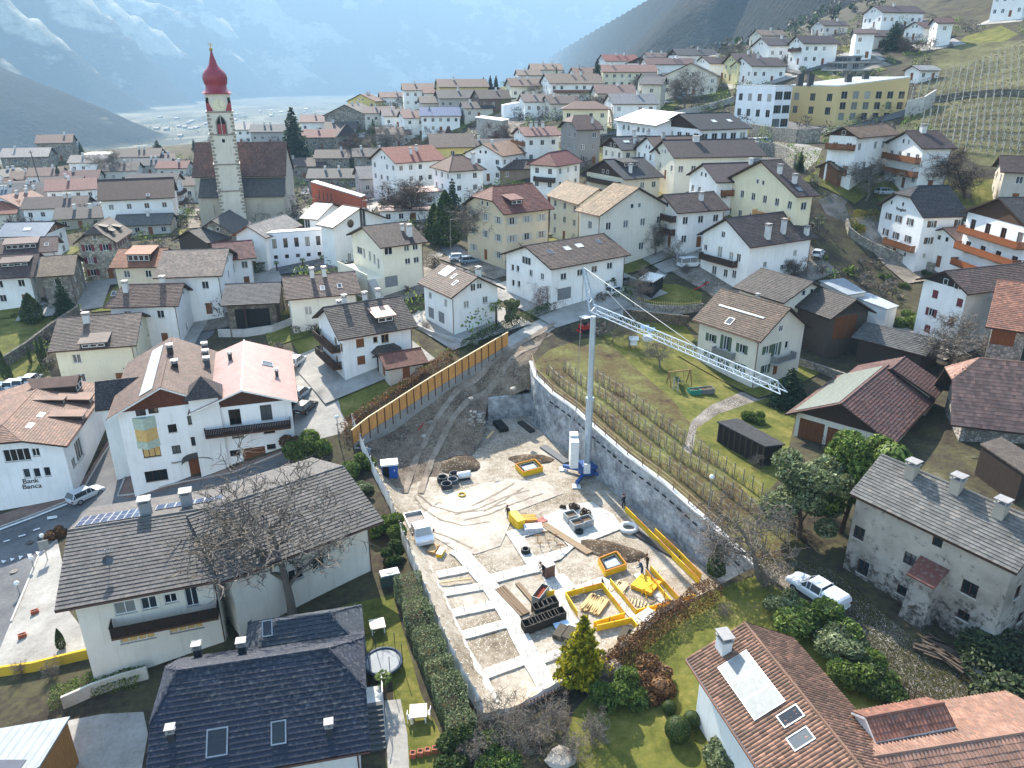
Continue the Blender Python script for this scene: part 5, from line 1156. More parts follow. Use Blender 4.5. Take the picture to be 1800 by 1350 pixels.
for x,y in ((-9,7),(-5,10),(4,6),(10,9)): MB().box((x,y,11.0),(x+1.5,y+1.5,14.2)).build('roof_vent',MDK,gold)
block('office_building','white modern building with rows of tall windows left of the gold one',(1354,232),(1289,218),(1384,226),152,wall='#dfe0e2',roofmat=MWR,wl=W2(4,(.4,.75),1.8,2.0),wr=W2(2,(.2,.5,.8),2.6,2.2))
block('house','white cube house with cut-out roof terrace on the far hill',(886,208),(881,203),(923,207),186,wall='#e4e4e4',roofmat=plain('white_roof','#d8d8d8'),wr=[(.8,.25,2.2,1.6)],cat='house',tops=(0,1.5,1.5))
block('house','grey concrete house with bright white flat roof below the cube house',(882,252),(838,243),(893,248),213,mat=concrete('#a19a92'),roofmat=plain('white_roof','#e6e4e0',.5),wl=[(.3,.25,2.2,2.2),(.75,.3,2.0,2.0),(.5,.7,2.0,1.6)],over=.9,cat='house')
sc1 = house('school','white gabled school wing with orange verges below the church',A(R0=(437,399),R1=(505,372),A0=(466,415),A1=(528,400),B0=(403,417)),cat='school',roof='#a39d96',rvar=.25,fit=A(he0=9,W0=12),auto=A(sp=4,walls=('E0',),attic=False,st=2),verge=MMW)
block('school','white modern school wing with small square windows and palm shrubs in front',(474,474),(469,470),(606,463),412,wall='#dcdde0',wr=[((i+.7)/7,.72,.9,2.0) for i in range(5)]+[((i+.7)/7,.34,.8,.8) for i in range(6)],roofmat=plain('pale_roof','#b8b6b2'),cat='school',frame=MDW)
s3 = house('school','white school block with round window and tall slit window in its gable',A(R0=(634,368),R1=(603,357),B0=(585,401),A0=(682,383)),cat='school',roof='#8d867c',fit=A(he0=9,W0=16,pitch0=.4),wins=[('E0',637,383,1.6,4.0),('E0',615,455,1.0,2.4),('E0',625,455,1.0,2.4)],roof_mat=seam_metal('#6f6a63',.6,.6,.0),gut=False)
P0,du,n,ln = s3.WALLS['E0'];u,v = s3.to_wall('E0',616,393);mb = MB();mb.tube([(P0[0]-.06,P0[1]+du[1]*u,v),(P0[0]+.02,P0[1]+du[1]*u,v)],.85,18);s3.fix(mb.build('round_window',MGL,s3.root))
house('school','school block with grey wedge roof and white skylight strip',A(R0=(552,350),R1=(588,362),A0=(528,387),A1=(556,383)),cat='school',roof='#8d867c',fit=A(he0=9,W0=14,pitch0=.4),roof_mat=seam_metal('#6a6660',.6,.6,.0),gut=False,wins=[('A',540,395,1.4,2.2)])
block('school_hall','terracotta-red windowless hall with four slit windows behind the white school',(636,372),(549,352),(645,368),348,wall='#a8583f',wl=[((i+2)/12,.55,.6,2.6) for i in range(4)],roofmat=plain('grey_roof','#77767a'),tops=(1.5,0,1.5))
def slab_shed(name,label,quad,hgt,wallm,roofm,cat='shed',open_=False):
 c = on_land(*np.mean(quad,0),hgt);z = c[2];P = [at_z(*q,z) for q in quad];g = z-hgt
 root = empty(name,(c[0],c[1],g));tag(root,label,cat)
 loc = [(p[0]-c[0],p[1]-c[1]) for p in P];cx = np.mean(loc,0);ins = [tuple(cx+(np.array(q)-cx)*.93) for q in loc]
 v = [(x,y,hgt) for x,y in loc]+[(x,y,hgt+.16) for x,y in loc];mb = MB().add(v,[(0,3,2,1),(4,5,6,7),(0,1,5,4),(1,2,6,5),(2,3,7,6),(3,0,4,7)])
 mesh_obj('roof',mb.v,mb.f,roofm,root,uv=[(mb.v[i][0],mb.v[i][1]) for f in mb.f for i in f])
 w = MB().add([(x,y,-3) for x,y in ins]+[(x,y,hgt-.002) for x,y in ins],[(0,1,5,4),(1,2,6,5),(2,3,7,6),(3,0,4,7),(0,4,5,1),(1,5,6,2),(2,6,7,3),(3,7,4,0)][:4]);w.build('wall',wallm,root)
 return root,ins
slab_shed('shed','flat metal-roofed shed beside the wooden gate barn, nearer the garden',[(1440,495),(1490,520),(1523,515),(1483,490)],3.6,plaster('#c9c4b8'),seam_metal('#7d868c',.5,.5,.3))
slab_shed('shed','flat pale metal-roofed shed with chimney pipe beside the leafy bush',[(1498,522),(1560,545),(1580,539),(1527,516)],3.6,plaster('#d4d4d0'),seam_metal('#9aa0a4',.5,.5,.2))
ws,ins = slab_shed('woodshed','black felt-roofed open woodshed at the edge of the farm lawn',[(1260,743),(1345,787),(1380,783),(1297,737)],2.5,wood('#231d19'),plain('roof_felt','#3c3b3b',.9,.15,0,.25,2),'shed')
for i in range(9):
 t = i/8;a = np.array(ins[0])*(1-t)+np.array(ins[1])*t;MB().box((a[0]-.07,a[1]-.16,-1),(a[0]+.07,a[1]-.06,2.49)).build('post',wood('#4c4238'),ws)
# church
ch = house('church','old stone church with steep red-brown tiled roof and lower slate aisle',A(R0=(350,252),R1=(497,247),A0=(330,310),A1=(510,310)),cat='church',roof='#7d594b',wall='#b9b0a0',fit=A(he0=13,W0=16,pitch0=1.15,he_w=1.5),oh=.5,tiles=True,tile=(.5,.6),rvar=.3,gut=False)
L2,W2_ = ch.L/2,ch.W/2;zt = ch.he-.4;mb = MB();D = 4.5;zb = zt-4.2
mb.add([(-L2+2,-W2_+.4,zt),(L2-.2,-W2_+.4,zt),(L2-.2,-W2_-D,zb),(-L2+2,-W2_-D,zb),(-L2+2,-W2_+.4,zt-.3),(L2-.2,-W2_+.4,zt-.3),(L2-.2,-W2_-D,zb-.3),(-L2+2,-W2_-D,zb-.3)],[(3,2,1,0),(4,5,6,7),(0,1,5,4),(1,2,6,5),(2,3,7,6),(3,0,4,7)])
uvs = [(mb.v[i][0],mb.v[i][1]) for f in mb.f for i in f]
mesh_obj('aisle_roof',mb.v,mb.f,tile_tex('#5f5b56',.4,.5),ch.root,uv=uvs)
wb = MB();hl = [(3.0+i*5.5,4.2+i*5.5,3.2,6.4) for i in range(5) if 4.2+i*5.5 < ch.L-4];grid_wall(wb,(-L2+2.4,-W2_-D+.5),(1,0),(0,-1),ch.L-3,-3,zb-.1,[h_ for h_ in hl if h_[3] < zb-.3]);wb.box((-L2+2.4,-W2_-D+.7,-3),(L2-.6,-W2_+.3,zb-.2));wb.build('aisle_wall',plaster('#aca391',.6),ch.root)
tw = at_depth(411,378,199);tz = land(tw[0],tw[1]);TW = 6.15
tower = empty('church_tower',(tw[0],tw[1],tz),math.atan2(tw[1],tw[0])-math.pi/2);tag(tower,'tall stone church tower with clock and red onion dome','tower')
Z = lambda py: z_of(py,tw[1])-tz
MT = plaster('#cfc7b6',.5);MRD = plain('red_copper','#8c2f38',.42,.4,.15,.12)
mb = MB();a = TW/2;z1,z2 = Z(196),Z(164)
mb.box((-a,-a,-4),(a,a,z1));mb.build('shaft',MT,tower)
mb = MB();e = a-.15
mb.add([(-e,-e,z1),(e,-e,z1),(e,e,z1),(-e,e,z1),(-e,-e,z2),(e,-e,z2),(e,e,z2),(-e,e,z2)],[(0,3,2,1),(4,5,6,7),(0,1,5,4),(1,2,6,5),(2,3,7,6),(3,0,4,7)]);mb.build('bell_storey',MT,tower)
for py in (196,235,287,333): zz = Z(py);MB().box((-a-.18,-a-.18,zz-.15),(a+.18,a+.18,zz+.15)).build('string_course',plain('grey_stone','#7f776a'),tower)
MB().box((-a-.25,-a-.25,z2-.12),(a+.25,a+.25,z2+.12)).build('cornice',MRD,tower)
zs = Z(372);k = 0
while zs < z1-1.0:
 for sx in (-1,1):
  w = .95 if k%2 else .6
  MB().box((sx*a-(w if sx > 0 else -.04)*1.0 if sx > 0 else -a-.04,-a-.04,zs),(a+.04 if sx > 0 else -a+w,-a+.3,zs+.55)).build('quoin',plain('quoin_stone','#8b8271'),tower)
 zs += .85;k += 1
cz_ = Z(185);MB().tube([(0,-e-.02,cz_),(0,-e-.1,cz_)],1.55,24).build('clock_face',plain('clock_face','#d8cfae'),tower)
mk = MB()
for i in range(12): t = i*math.pi/6;mk.bar((1.15*math.sin(t),-e-.13,cz_+1.15*math.cos(t)),(1.45*math.sin(t),-e-.13,cz_+1.45*math.cos(t)),.14,.03)
mk.bar((0,-e-.16,cz_),(.75,-e-.16,cz_-.55),.14,.04);mk.bar((0,-e-.16,cz_),(.2,-e-.16,cz_+1.2),.12,.04);mk.build('clock_hands',plain('dark_gilt','#4a3a1c',.5,.4,.3),tower)
for sx in (-1,1):
 for f in (0,1):
  zz = z1+.2;MB().add([(sx*e,-e-.03,zz),(sx*e,-e-.03,zz+2.6),(sx*(e-.45),-e-.03,zz+2.6),(sx*(e-1.5),-e-.03,zz)] if f == 0 else [(sx*(e+.03),-e,zz),(sx*(e+.03),-e,zz+2.6),(sx*(e+.03),-e+.45,zz+2.6),(sx*(e+.03),-e+1.5,zz)],[(0,1,2,3)]).build('red_corner_panel',MRD,tower)
for sx in (-1,1): MB().box((sx*2.5-.3,-e-.05,z2-2.2),(sx*2.5+.3,-e-.01,z2-.9)).build('slit_window',plain('dark_interior','#15120f',.9),tower)
zw = Z(220);q = [(-1.0,-2.1),(1.0,-2.1),(1.0,.9),(.55,1.8),(0,2.3),(-.55,1.8),(-1.0,.9)]
MB().add([(x*1.3,-a-.03,zw+z_*1.12) for x,z_ in q],[tuple(range(7))]).build('window_surround',plain('grey_stone','#7f776a'),tower)
w_ = MB().add([(x,-a-.06,zw+z_) for x,z_ in q],[tuple(range(7))]).build('gothic_window',plain('dark_interior','#15120f',.9),tower)
MB().box((-.06,-a-.12,zw-2.1),(.06,-a-.07,zw+2.2)).build('mullion',MT,w_)
for sx in (-1,1): MB().box((sx*.5-.36,-a-.11,zw-2.0),(sx*.5+.36,-a-.07,zw+.4)).build('louvre',MRD,w_)
MB().box((-.35,-a-.05,Z(249)),(.35,-a-.01,Z(243))).build('slit_window',plain('dark_interior','#15120f',.9),tower)
pr = [(a+.55,Z(164)+.05),(a+.1,Z(161)),(a-.45,Z(158)),(a-.55,Z(153)),(2.4,Z(151.5)),(2.75,Z(146)),(2.95,Z(138)),(2.8,Z(131)),(2.35,Z(125)),(1.65,Z(120)),(1.05,Z(114)),(.75,Z(106)),(.45,Z(98)),(.2,Z(90)),(.1,Z(88))]
mb = MB();n_ = 16;mb.lathe(pr,n=n_);mb.build('onion_dome',MRD,tower,smooth=True)
gl = plain('gilt','#a8842c',.35,.5,.7)
mb = MB();zz = Z(87);mb.lathe([(.02,zz-.45),(.32,zz-.3),(.45,zz),(.32,zz+.3),(.02,zz+.45)],n=10);mb.build('orb',gl,tower,smooth=True)
mb = MB();mb.bar((0,0,zz+.4),(0,0,Z(75)),.14);mb.bar((-.6,0,Z(79)),(.6,0,Z(79)),.14);mb.bar((-.6,0,Z(76.5)),(.35,0,Z(76.5)),.3,.06);mb.build('cross',gl,tower)
def small_tower(name,label,px,py,w,top,apex,wallm,roofm,dist=None,cat='tower',root=None):
 p = on_land(px,py) if dist is None else at_depth(px,py,dist)
 zl = land(p[0],p[1]);o = empty(name,(p[0],p[1],zl),math.atan2(p[1],p[0])-math.pi/2+.12);tag(o,label,cat)
 a = w/2;zt = z_of(top,p[1])-zl;za = z_of(apex,p[1])-zl
 MB().box((-a,-a,-4),(a,a,zt)).build('wall',wallm,o)
 e = a+.5;MB().add([(-e,-e,zt),(e,-e,zt),(e,e,zt),(-e,e,zt),(0,0,za)],[(0,3,2,1),(0,1,4),(1,2,4),(2,3,4),(3,0,4)]).build('roof',roofm,o)
 MB().box((-a*.5,-a-.06,zt-2.4),(a*.5,-a-.01,zt-1.0)).build('window',MGL,o)
small_tower('house_tower','small yellow tower with pointed brown roof in front of the yellow house',789,272,3.6,240,221,plaster('#dcc98a'),tile_tex('#6d4a40'))
small_tower('stone_keep','squat grey stone keep with pyramid roof behind the orange-roofed house',613,275,8.2,238,217,rubble('#7d786f'),tile_tex('#5b4740'))
# houses further off,placed by the foot of their front wall
def far(label,px,py,L,W,ang,he,roof,wall=WHITE,flat=False,cat='house',name='house',sp=3.0,q=0,balc=False,gable=None,sky=0,rm=None,wm=None):
 L *= 1.28;W *= 1.36;he = he*.86+.2
 p = on_land(px,py);a = R(ang)
 back = abs(W/2*math.cos(a))+abs(L/2*math.sin(a));d = p[:2]/np.linalg.norm(p[:2])
 x,y = p[:2]+d*back*.85
 g = A(x=x,y=y,z=land(x,y),ang=a,L=L+1.4,W=W+1.4,he=he,hr=he+(W/2+.7)*(.02 if flat else .44),i0=(W/2*.7 if q else 0),i1=(W/2*.7 if q else 0),q0=q,q1=q)
 g['z'] = min(g['z'],p[2]+1.0)
 H = house(name,label,geom=g,roof=roof,wall=wall,oh=.7,auto=A(sp=sp,skip=.15),cat=cat,gut=False,roof_mat=rm or (concrete(roof) if flat else None),gable=gable,wallmat=wm,tiles=False)
 if balc: balcony(H,'E0' if abs(ang) > 45 else 'A',.05,.95,2.8,1.1,MMW)
 rs = np.random.RandomState(int(px*7+py))
 if not flat and L > 8:
  for k in range(rs.randint(1,3)):
   x_ = rs.uniform(-.3,.3)*L;mb = MB();zz = H.hr-abs(.8)*H.slope;w = .35
   mb.box((x_-w,-.8-w,zz-.6),(x_+w,-.8+w,zz+1.2));mb.box((x_-w-.1,-.8-w-.1,zz+1.2),(x_+w+.1,-.8+w+.1,zz+1.3));mb.build('chimney',plaster('#c9c6c0'),H.root)
 return H
RB = rubble('#8a8378',1.2)
FAR = [
 ('broad old farmhouse with sagging grey roof behind the stone keep',625,230,16,15,80,6,'#6d645e','#8d867b'),
 ('long house with red roof left of the stone keep',570,265,12,9,6,5,'#8a4a44','#cfc4a8'),
 ('house with pinkish roof right behind the tall fir',566,236,13,9,8,5,'#94706a',WHITE),
 ('small brown-roofed house just right of the tall fir top',549,215,10,8,10,5,'#7a625a','#c9c2b4'),
 ('yellow gabled house with brown roof on the skyline left of centre',645,204,9,10,78,7,'#7d5a4e','#d8c27c'),
 ('white house with pale brown roof on the skyline, tallest of its group',737,192,11,9,10,8,'#84655a',WHITE),
 ('long yellow house with brown roof below the three skyline firs',812,180,17,10,12,6,'#7b5f52','#d6c184'),
 ('house with black glazed gable and charcoal roof left of the cube house',800,197,12,10,14,5,'#4c4c4e','#a9a49b'),
 ('dark brown barn-like house beside the cube house',866,199,11,10,18,5,'#3d3434','#6a5a50'),
 ('cream house with mottled roof and cypress in front',928,181,13,9,12,6,'#86695a','#dad2bc'),
 ('pale house with tan roof high on the central skyline',958,146,11,8,8,6,'#a0826e','#d8d2c2'),
 ('low pale house left of the skyline cypress',928,153,8,7,10,5,'#937c6c','#d6d2c8'),
 ('large white house with balconies and tan roof below the big conifer',1003,181,17,11,14,7,'#8a7462',WHITE),
 ('house with bright red roof beside the big dark conifer on the skyline',1085,130,13,9,12,6,'#96453c','#e0dedb'),
 ('long cream house with pink roof right of the big conifer',1100,157,18,9,5,7,'#9a6e62','#d9d0b4'),
 ('house with two dark pointed gables above the pink-roofed house',1126,134,10,9,75,5,'#4c4648','#d8d8d6'),
 ('white terrace with three small gables on the far hill',1172,140,17,8,8,6,'#7a5a54',WHITE),
 ('small brown house beside the two hilltop firs',1152,119,9,7,12,5,'#7a6258','#a89e90'),
 ('white house with twin dark gables left of the tan villa',1216,119,15,9,10,5,'#43464a',WHITE),
 ('pale hilltop house with flat-pitched roof, highest above the twin gables',1253,95,10,8,15,5,'#a39484','#d8d2c0'),
 ('small house with plum roof below the yellow hillside house',1254,143,9,8,20,6,'#5c4a48',WHITE),
 ('beige apartment house with broad gable beside the tall bare tree',1214,172,13,14,72,7,'#5b5c5e','#cdc6b6'),
 ('white house with pale grey roof left of the white-roofed workshop',1105,223,11,9,8,7,'#8b8d90',WHITE),
 ('house with faded pink roof right of the cream villa',1076,191,11,9,6,5,'#8a6a62','#c9c0b0'),
 ('narrow white house with three windows beside the glass-roofed building',726,244,7,8,20,8,'#9a7264',WHITE),
 ('low house with long taupe roof beside the parked vans',855,286,14,8,6,4,'#5f5654','#b0a698'),
 ('white house with tan gable roof right of the town hall',872,326,10,9,58,8,'#a07c62',WHITE),
 ('brown-roofed garden shed right of the tan gable house',905,321,9,6,20,3,'#66564e','#8a7a68'),
 ('cream house with maroon-brown roof and row of skylights',1237,326,17,10,12,6,'#544644','#ddd6c2'),
 ('house with brown roof and dark balcony left of the skylight house',1180,322,11,10,15,7,'#6a5248',WHITE),
 ('house with plum roof tucked behind the long-balcony house',1293,374,13,9,14,6,'#5e4d4b',WHITE),
 ('tall grey stone mansion with pyramid-topped roof at the far left',107,284,11,10,20,9,'#75574e','#99938a'),
 ('big barn with whitish roof left of the grey stone mansion',58,304,14,10,15,7,'#b0a8a0','#a79c8a'),
 ('low cream building with white flat roof among far orchards',195,291,13,8,8,5,'#d6d2c8','#d8c9a0'),
 ('house with wide brown roof right of the far flat-roofed building',251,301,14,9,10,6,'#6a5c54','#c9c4bb'),
 ('tiny white house beside the far round tree',288,298,7,6,30,4,'#6f5a54',WHITE),
 ('slate-roofed long house in front of the far brown roof',272,308,12,7,5,4,'#4d535c','#c2beb6'),
 ('house with dark crimson roof behind the pale apartment house',150,337,10,8,15,5,'#6e3f40','#c9c2b6'),
 ('white chalet with orange timber gable near the dark fir',136,367,11,9,24,7,'#9a625a',WHITE),
 ('small white gabled house at the far left below the fir',20,336,8,7,70,6,'#6a6662',WHITE),
 ('tan-roofed cottage right of the small white gabled house',62,333,10,8,20,4,'#8d7462','#b8aa94'),
 ('house with charcoal roof and gable end by the leaning pole',50,363,12,9,14,5,'#55585a','#b8b2a6'),
 ('blue-grey metal roofed house at the extreme left edge',8,373,11,9,10,5,'#6d7c88','#c4c0b8'),
 ('white bungalow with purple-brown roof and dark gable',110,386,13,8,14,4,'#5c4e4c',WHITE),
 ('house with dusky plum roof behind the white bungalow',75,366,11,8,12,4,'#5b4b49','#cac5bc'),
 ('white stepped-gable house with red roof at the left edge',40,391,9,9,76,6,'#9a6a58',WHITE),
 ('house with terracotta roof cut by the left edge',4,402,9,9,20,5,'#a4674c','#d0c8b8'),
 ('small red-roofed house just left of the church',311,313,9,7,5,4,'#8a4a44','#c9c2b6'),
 ('white tower-like house right behind the church roof',428,253,8,8,10,7,'#b9b2a8',WHITE),
 ('grey-roofed house between church and tall fir',480,256,13,9,8,6,'#5c6166','#a7a39c'),
 ('old stone house with brown roof right of the church, nearer the fir',540,316,12,8,5,5,'#5d4c48','#a19a8e'),
 ('stone house with two white-framed windows and brown roof',590,306,10,8,4,6,'#574846','#958c80'),
 ('stone house with mossy slab roof and white-framed windows',590,332,13,8,3,4,'#66635e','#857d72'),
 ('grey rendered wing below the orange-roofed house',672,346,11,9,20,6,'#75777a','#a7a5a0'),
 ('black timber shed between orange roof and town hall',747,332,7,7,65,6,'#3f3c3a','#2f2a26'),
 ('low white wing with flat roof in front of the town hall',756,371,10,7,25,5,'#b59a90',WHITE),
 ('low white annex behind the two bare street trees',715,391,10,6,12,3,'#a08c84',WHITE),
 ('distant white cottage at the valley edge left of centre',690,188,9,7,15,5,'#8d6a5e',WHITE),
 ('grey low house behind the yellow skyline house',632,196,9,7,12,4,'#77706a','#b5afa4'),
 ('long house with plum roof on the hill left of the evergreen',1566,52,15,9,12,6,'#5f4a48',WHITE),
 ('small house with plum roof behind the row house on the hill',1456,64,9,7,12,4,'#5f4f4d','#cfcac2'),
 ('white balcony house in the top right corner',1786,34,10,9,25,9,'#6a4f4a',WHITE),
 ('small white hut at the corner of the terraced vineyard',1617,145,6,4,20,3,'#b9b5ad',WHITE),
 ('brown wooden garden shed beside the upper road cars',1478,326,6,4,20,2.4,'#5d5148','#6b4a32'),
 ('white house with pink tiled roof behind the crimson-shutter farmhouse',1688,487,9,8,15,5,'#b08a74',WHITE),
 ('small mossy red-roofed hut beside the white house with thatched porch',706,672,4,3.4,28,2.2,'#8a5a4a','#b9b4a8'),
 ('house with russet roof right of the tan-roofed cottage',90,331,9,8,15,5,'#8a6a5e',WHITE),
 ('house with umber roof between the crimson roof and the timber-gabled chalet',118,349,10,8,20,5,'#6b5a55','#c9c2b6'),
 ('pale-roofed house in front of the far flat-roofed building',165,307,11,8,10,5,'#a59a90',WHITE),
 ('umber-roofed house below the far wide brown roof',217,322,11,8,12,5,'#5f5550','#cfc9bd'),
 ('low house with dusty roof left of the charcoal roof',28,353,9,8,16,4,'#8f7c70',WHITE),
 ('house with brick-red roof at the left edge below the small white gable',4,352,8,8,12,5,'#7a4a42','#d0c8b8'),
 ('grey-roofed outbuilding between the white bungalow and the slanted dormers',150,402,9,7,18,3,'#6a625c','#a39b8e'),
 ('low grey garage wing below the long apartment house',262,414,10,6,12,3,'#77736d','#bdb8ae'),
 ('brown-roofed parsonage touching the left church wall',323,354,8,7,10,6,'#6f5a52','#c9c2b2'),
 ('dark brown house right of the stone keep',657,300,11,8,10,5,'#5d5450','#a8a094'),
 ('house with dull brown roof above the orange roof',692,262,10,8,14,5,'#7d6a60',WHITE),
 ('umber-roofed house left of the broad farmhouse',602,246,10,8,8,4,'#6a5c56','#b5ada0'),
 ('house with russet-grey roof right of the yellow skyline gable',668,222,10,8,10,5,'#75605a','#cfc8bb'),
 ('small house with mauve-grey roof left of the narrow white house',697,228,9,8,16,5,'#8d7a76',WHITE),
 ('grey-brown house left of the charcoal glazed gable',765,205,10,8,12,5,'#6d625c','#b9b1a4'),
 ('house with brick-brown roof left of the long yellow house',768,186,9,8,10,5,'#8f5d50',WHITE),
 ('house with slate roof just left of the cube house',838,212,9,7,14,4,'#5b5756','#c2bcb0'),
 ('house with mauve roof below the cream house with cypress',948,206,11,8,12,5,'#84706a',WHITE),
 ('brown-roofed house behind the red hipped roof',985,205,9,8,14,4,'#6f5d54','#cfc8ba'),
 ('house with copper-brown roof left of the big conifer foot',1030,152,10,8,10,5,'#8a6656','#d8d2c6'),
 ('grey-roofed house between the gabled terrace and the apartment houses',1155,166,10,8,8,5,'#5e5a58','#cbc4b6'),
 ('house with plum-brown roof left of the white office',1330,150,11,9,18,6,'#5c4c4a',WHITE),
 ('white house with dark roof above the white office',1362,112,11,9,14,6,'#54494a',WHITE),
 ('house with tan roof behind the hillside yellow house',1348,84,10,8,14,5,'#8d7664','#d4cdbf'),
 ('small brown-roofed house below the long plum-roofed hill house',1530,88,8,7,14,4,'#6a5850','#cdc6ba'),
 ('house with russet roof between evergreen and shuttered hill house',1625,74,9,7,18,4,'#7d5a50',WHITE),
]
for f in FAR:
 lab,px,py,L,W,ang,he,roof,wall = f
 flat = 'flat roof' in lab or 'annex behind' in lab
 stone = 'stone' in lab
 H = far(lab,px,py,L,W,ang,he,roof,wall,flat=flat,wm=RB if stone else None,balc='balcon' in lab,cat='shed' if 'shed' in lab or 'hut' in lab else ('barn' if 'barn with' in lab else 'house'),name='shed' if 'shed' in lab or 'hut' in lab else 'house',gable=('both',MMW if 'orange timber' in lab else MDW) if ('gable' in lab and ('dark' in lab or 'black' in lab or 'timber' in lab)) else None)
far('glass-roofed building with blue solar field beside the yellow house',775,237,12,9,6,7,'#44546a',rm=solar())
b_ = block('villa','tan flat-roofed villa on the far hill right of the twin gables',(1262,117),(1244,113),(1280,112),97,wall='#c9ab78',wr=W2(3,(.6,),1.4,1.4),wl=W2(2,(.5,),1.4,1.4),cat='house')
block('house','dark cube house on the skyline right of the three firs',(905,158),(891,154),(918,154),138,mat=plain('slate_cladding','#45484e'),wl=W2(2,(.5,),1.6,1.6),cat='house')
block('house','grey flat-roofed house with glass front beside the skyline cypress',(988,139),(974,136),(1006,135),122,mat=concrete('#8b8c8c'),wr=W2(3,(.5,),1.8,1.8),cat='house')
for k,(c0,l0,r0,t0) in enumerate((((1480,136),(1446,126),(1545,124),124),((1488,124),(1455,116),(1540,112),110),((1496,112),(1465,105),(1535,101),99))):
 block('terraced_flats','%s storey of grey terraced flats above the gold building' % ('lowest','middle','topmost')[k],c0,l0,r0,t0,mat=concrete('#7d7c7a'),wl=W2(4,(.55,),2.2,1.6),wr=W2(5,(.55,),2.2,1.6),over=.6,dz=0)
rt,ins = slab_shed('house','modern house corner with white metal roof edge and cedar cladding, bottom left corner',[(-60,1420),(70,1350),(124,1262),(-40,1290)],4.6,wood('#a87440'),seam_metal('#84898c',.6,.6,.0),'house')
MB().box((-3,-3,4.77),(1.2,-.4,4.80)).build('roof_tiles',plain('slate_roof','#3a4150',.6),rt)
slab_shed('lean_to','mossy lean-to roof against the rubble wall of the huge barn',[(1722,782),(1800,835),(1835,815),(1760,770)],3.4,wood('#3a2f27'),tile_tex('#6a5f55'))
cp,ins = slab_shed('pavilion','open garden pavilion with pale flat roof on the play lawn',[(1121,492),(1148,497),(1168,485),(1140,479)],2.4,plain('dark_interior','#15120f',.9),plain('white_roof','#d8d5cc'),'pavilion')
# the building pit
def pit_pts(l): return [at_z(*p) for p in l]
RC = np.array(pit_pts([(690,865,0),(720,845,.1),(745,800,1.2),(775,745,2.8),(820,690,4.8),(870,650,6.5),(930,605,8.2),(985,568,9.3),(700,790,1.0),(660,790,1.6),(640,775,2.2),(700,735,3.2),(760,700,4.6),(820,665,6.0),(880,625,7.6),(800,800,.3),(830,780,.6),(845,740,2.2),(860,702,3.2),(900,695,3.4),(936,690,3.6),(880,670,5.0),(925,650,6.8),(850,690,4.0),(770,830,0),(812,812,0),(960,590,8.8)]))
_k = len(RC);_B = np.zeros((_k+3,_k+3));_B[:_k,:_k] = _tps(((RC[:,None,:2]-RC[None,:,:2])**2).sum(2)*1e-2)+np.eye(_k)*.02;_B[:_k,_k] = 1;_B[:_k,_k+1:] = RC[:,:2]*.1;_B[_k:,:_k] = _B[:_k,_k:].T
_RW = np.linalg.solve(_B,np.concatenate([RC[:,2],[0,0,0]]))
def ramp_z(X,Y):
 q = np.stack([np.ravel(X),np.ravel(Y)],1);r2 = ((q[:,None,:]-RC[None,:,:2])**2).sum(2)*1e-2
 return (_tps(r2)@_RW[:_k]+_RW[_k]+q@_RW[_k+1:]*.1).reshape(np.shape(X))
BW = [at_z(858,702,3.3)[:2],at_z(898,696,3.4)[:2],at_z(938,690,3.6)[:2]]     # back wall line
RP = [at_z(*p)[:2] for p in ((655,860,0),(700,884,0),(765,850,0),(815,820,0),(848,778,0))]+[np.array(b) for b in BW]+[WALL_TOP[1][:2],WALL_TOP[0][:2],RAMP_END[0][:2]]+[p[:2] for p in WOODF]+[FENCE[0][:2],FENCE[1][:2]]
def pit_z(x,y):
 X = np.array([x]);Y = np.array([y])
 if inside(RP,X,Y)[0]: return max(0.0,float(ramp_z(X,Y)[0]))
 return 0.0
def fill(poly,step,zf,name,mat,holes=(),parent=None,kind='structure',label=None,cat=None,bump=0.0):
 poly = [np.array(p[:2],float) for p in poly];xs = np.array([p[0] for p in poly]);ys = np.array([p[1] for p in poly])
 GX,GY = np.meshgrid(np.arange(xs.min(),xs.max(),step),np.arange(ys.min(),ys.max(),step));GX = GX.ravel();GY = GY.ravel();k = inside(poly,GX,GY)
 vs_ = [Vector((x,y)) for x,y in zip(GX[k],GY[k])];ed = []
 for pl in [poly]+[list(h_) for h_ in holes]:
  q = [];b = len(vs_)
  for i in range(len(pl)):
   a,c = np.array(pl[i][:2]),np.array(pl[(i+1)%len(pl)][:2]);m = max(1,int(np.linalg.norm(c-a)/step));q += [a+(c-a)*j/m for j in range(m)]
  vs_ += [Vector((float(p[0]),float(p[1]))) for p in q];ed += [(b+i,b+(i+1)%len(q)) for i in range(len(q))]
 ov,oe,of,*_ = delaunay_2d_cdt(vs_,ed,[],0,1e-4)
 V = np.array([(v.x,v.y) for v in ov]);F = np.array([f for f in of if len(f) == 3]);c = V[F].mean(1)
 keep = inside(poly,c[:,0],c[:,1])
 for h_ in holes: keep &= ~inside(h_,c[:,0],c[:,1])
 F = F[keep];Z = zf(V[:,0],V[:,1])
 if bump: Z = Z+np.array([noise.noise((x*.9,y*.9,5))*.6+noise.noise((x*2.3,y*2.3,8))*.4 for x,y in V])*bump
 u,inv = np.unique(F,return_inverse=True)
 o = mesh_obj(name,np.column_stack([V,Z])[u],inv.reshape(-1,3),mat,parent,smooth=True)
 return tag(o,label,cat,kind=kind) if kind or label else o
_edge = FENCE[1:]+FRONT;
def floor_z(X,Y):
 d = pl_dist(_edge,X,Y);e = np.clip(1-(d-.2)/2.4,0,1);e = e*e*(3-2*e)
 return e*np.clip(land_np(X,Y)*.95-.1,0,9)
fill(PIT,1.0,floor_z,'pit_floor',G_PIT,bump=.07)
fill(RP,1.0,lambda X,Y: np.maximum(ramp_z(X,Y),-.05)+.03,'dirt_ramp',G_DIRT,bump=.16)
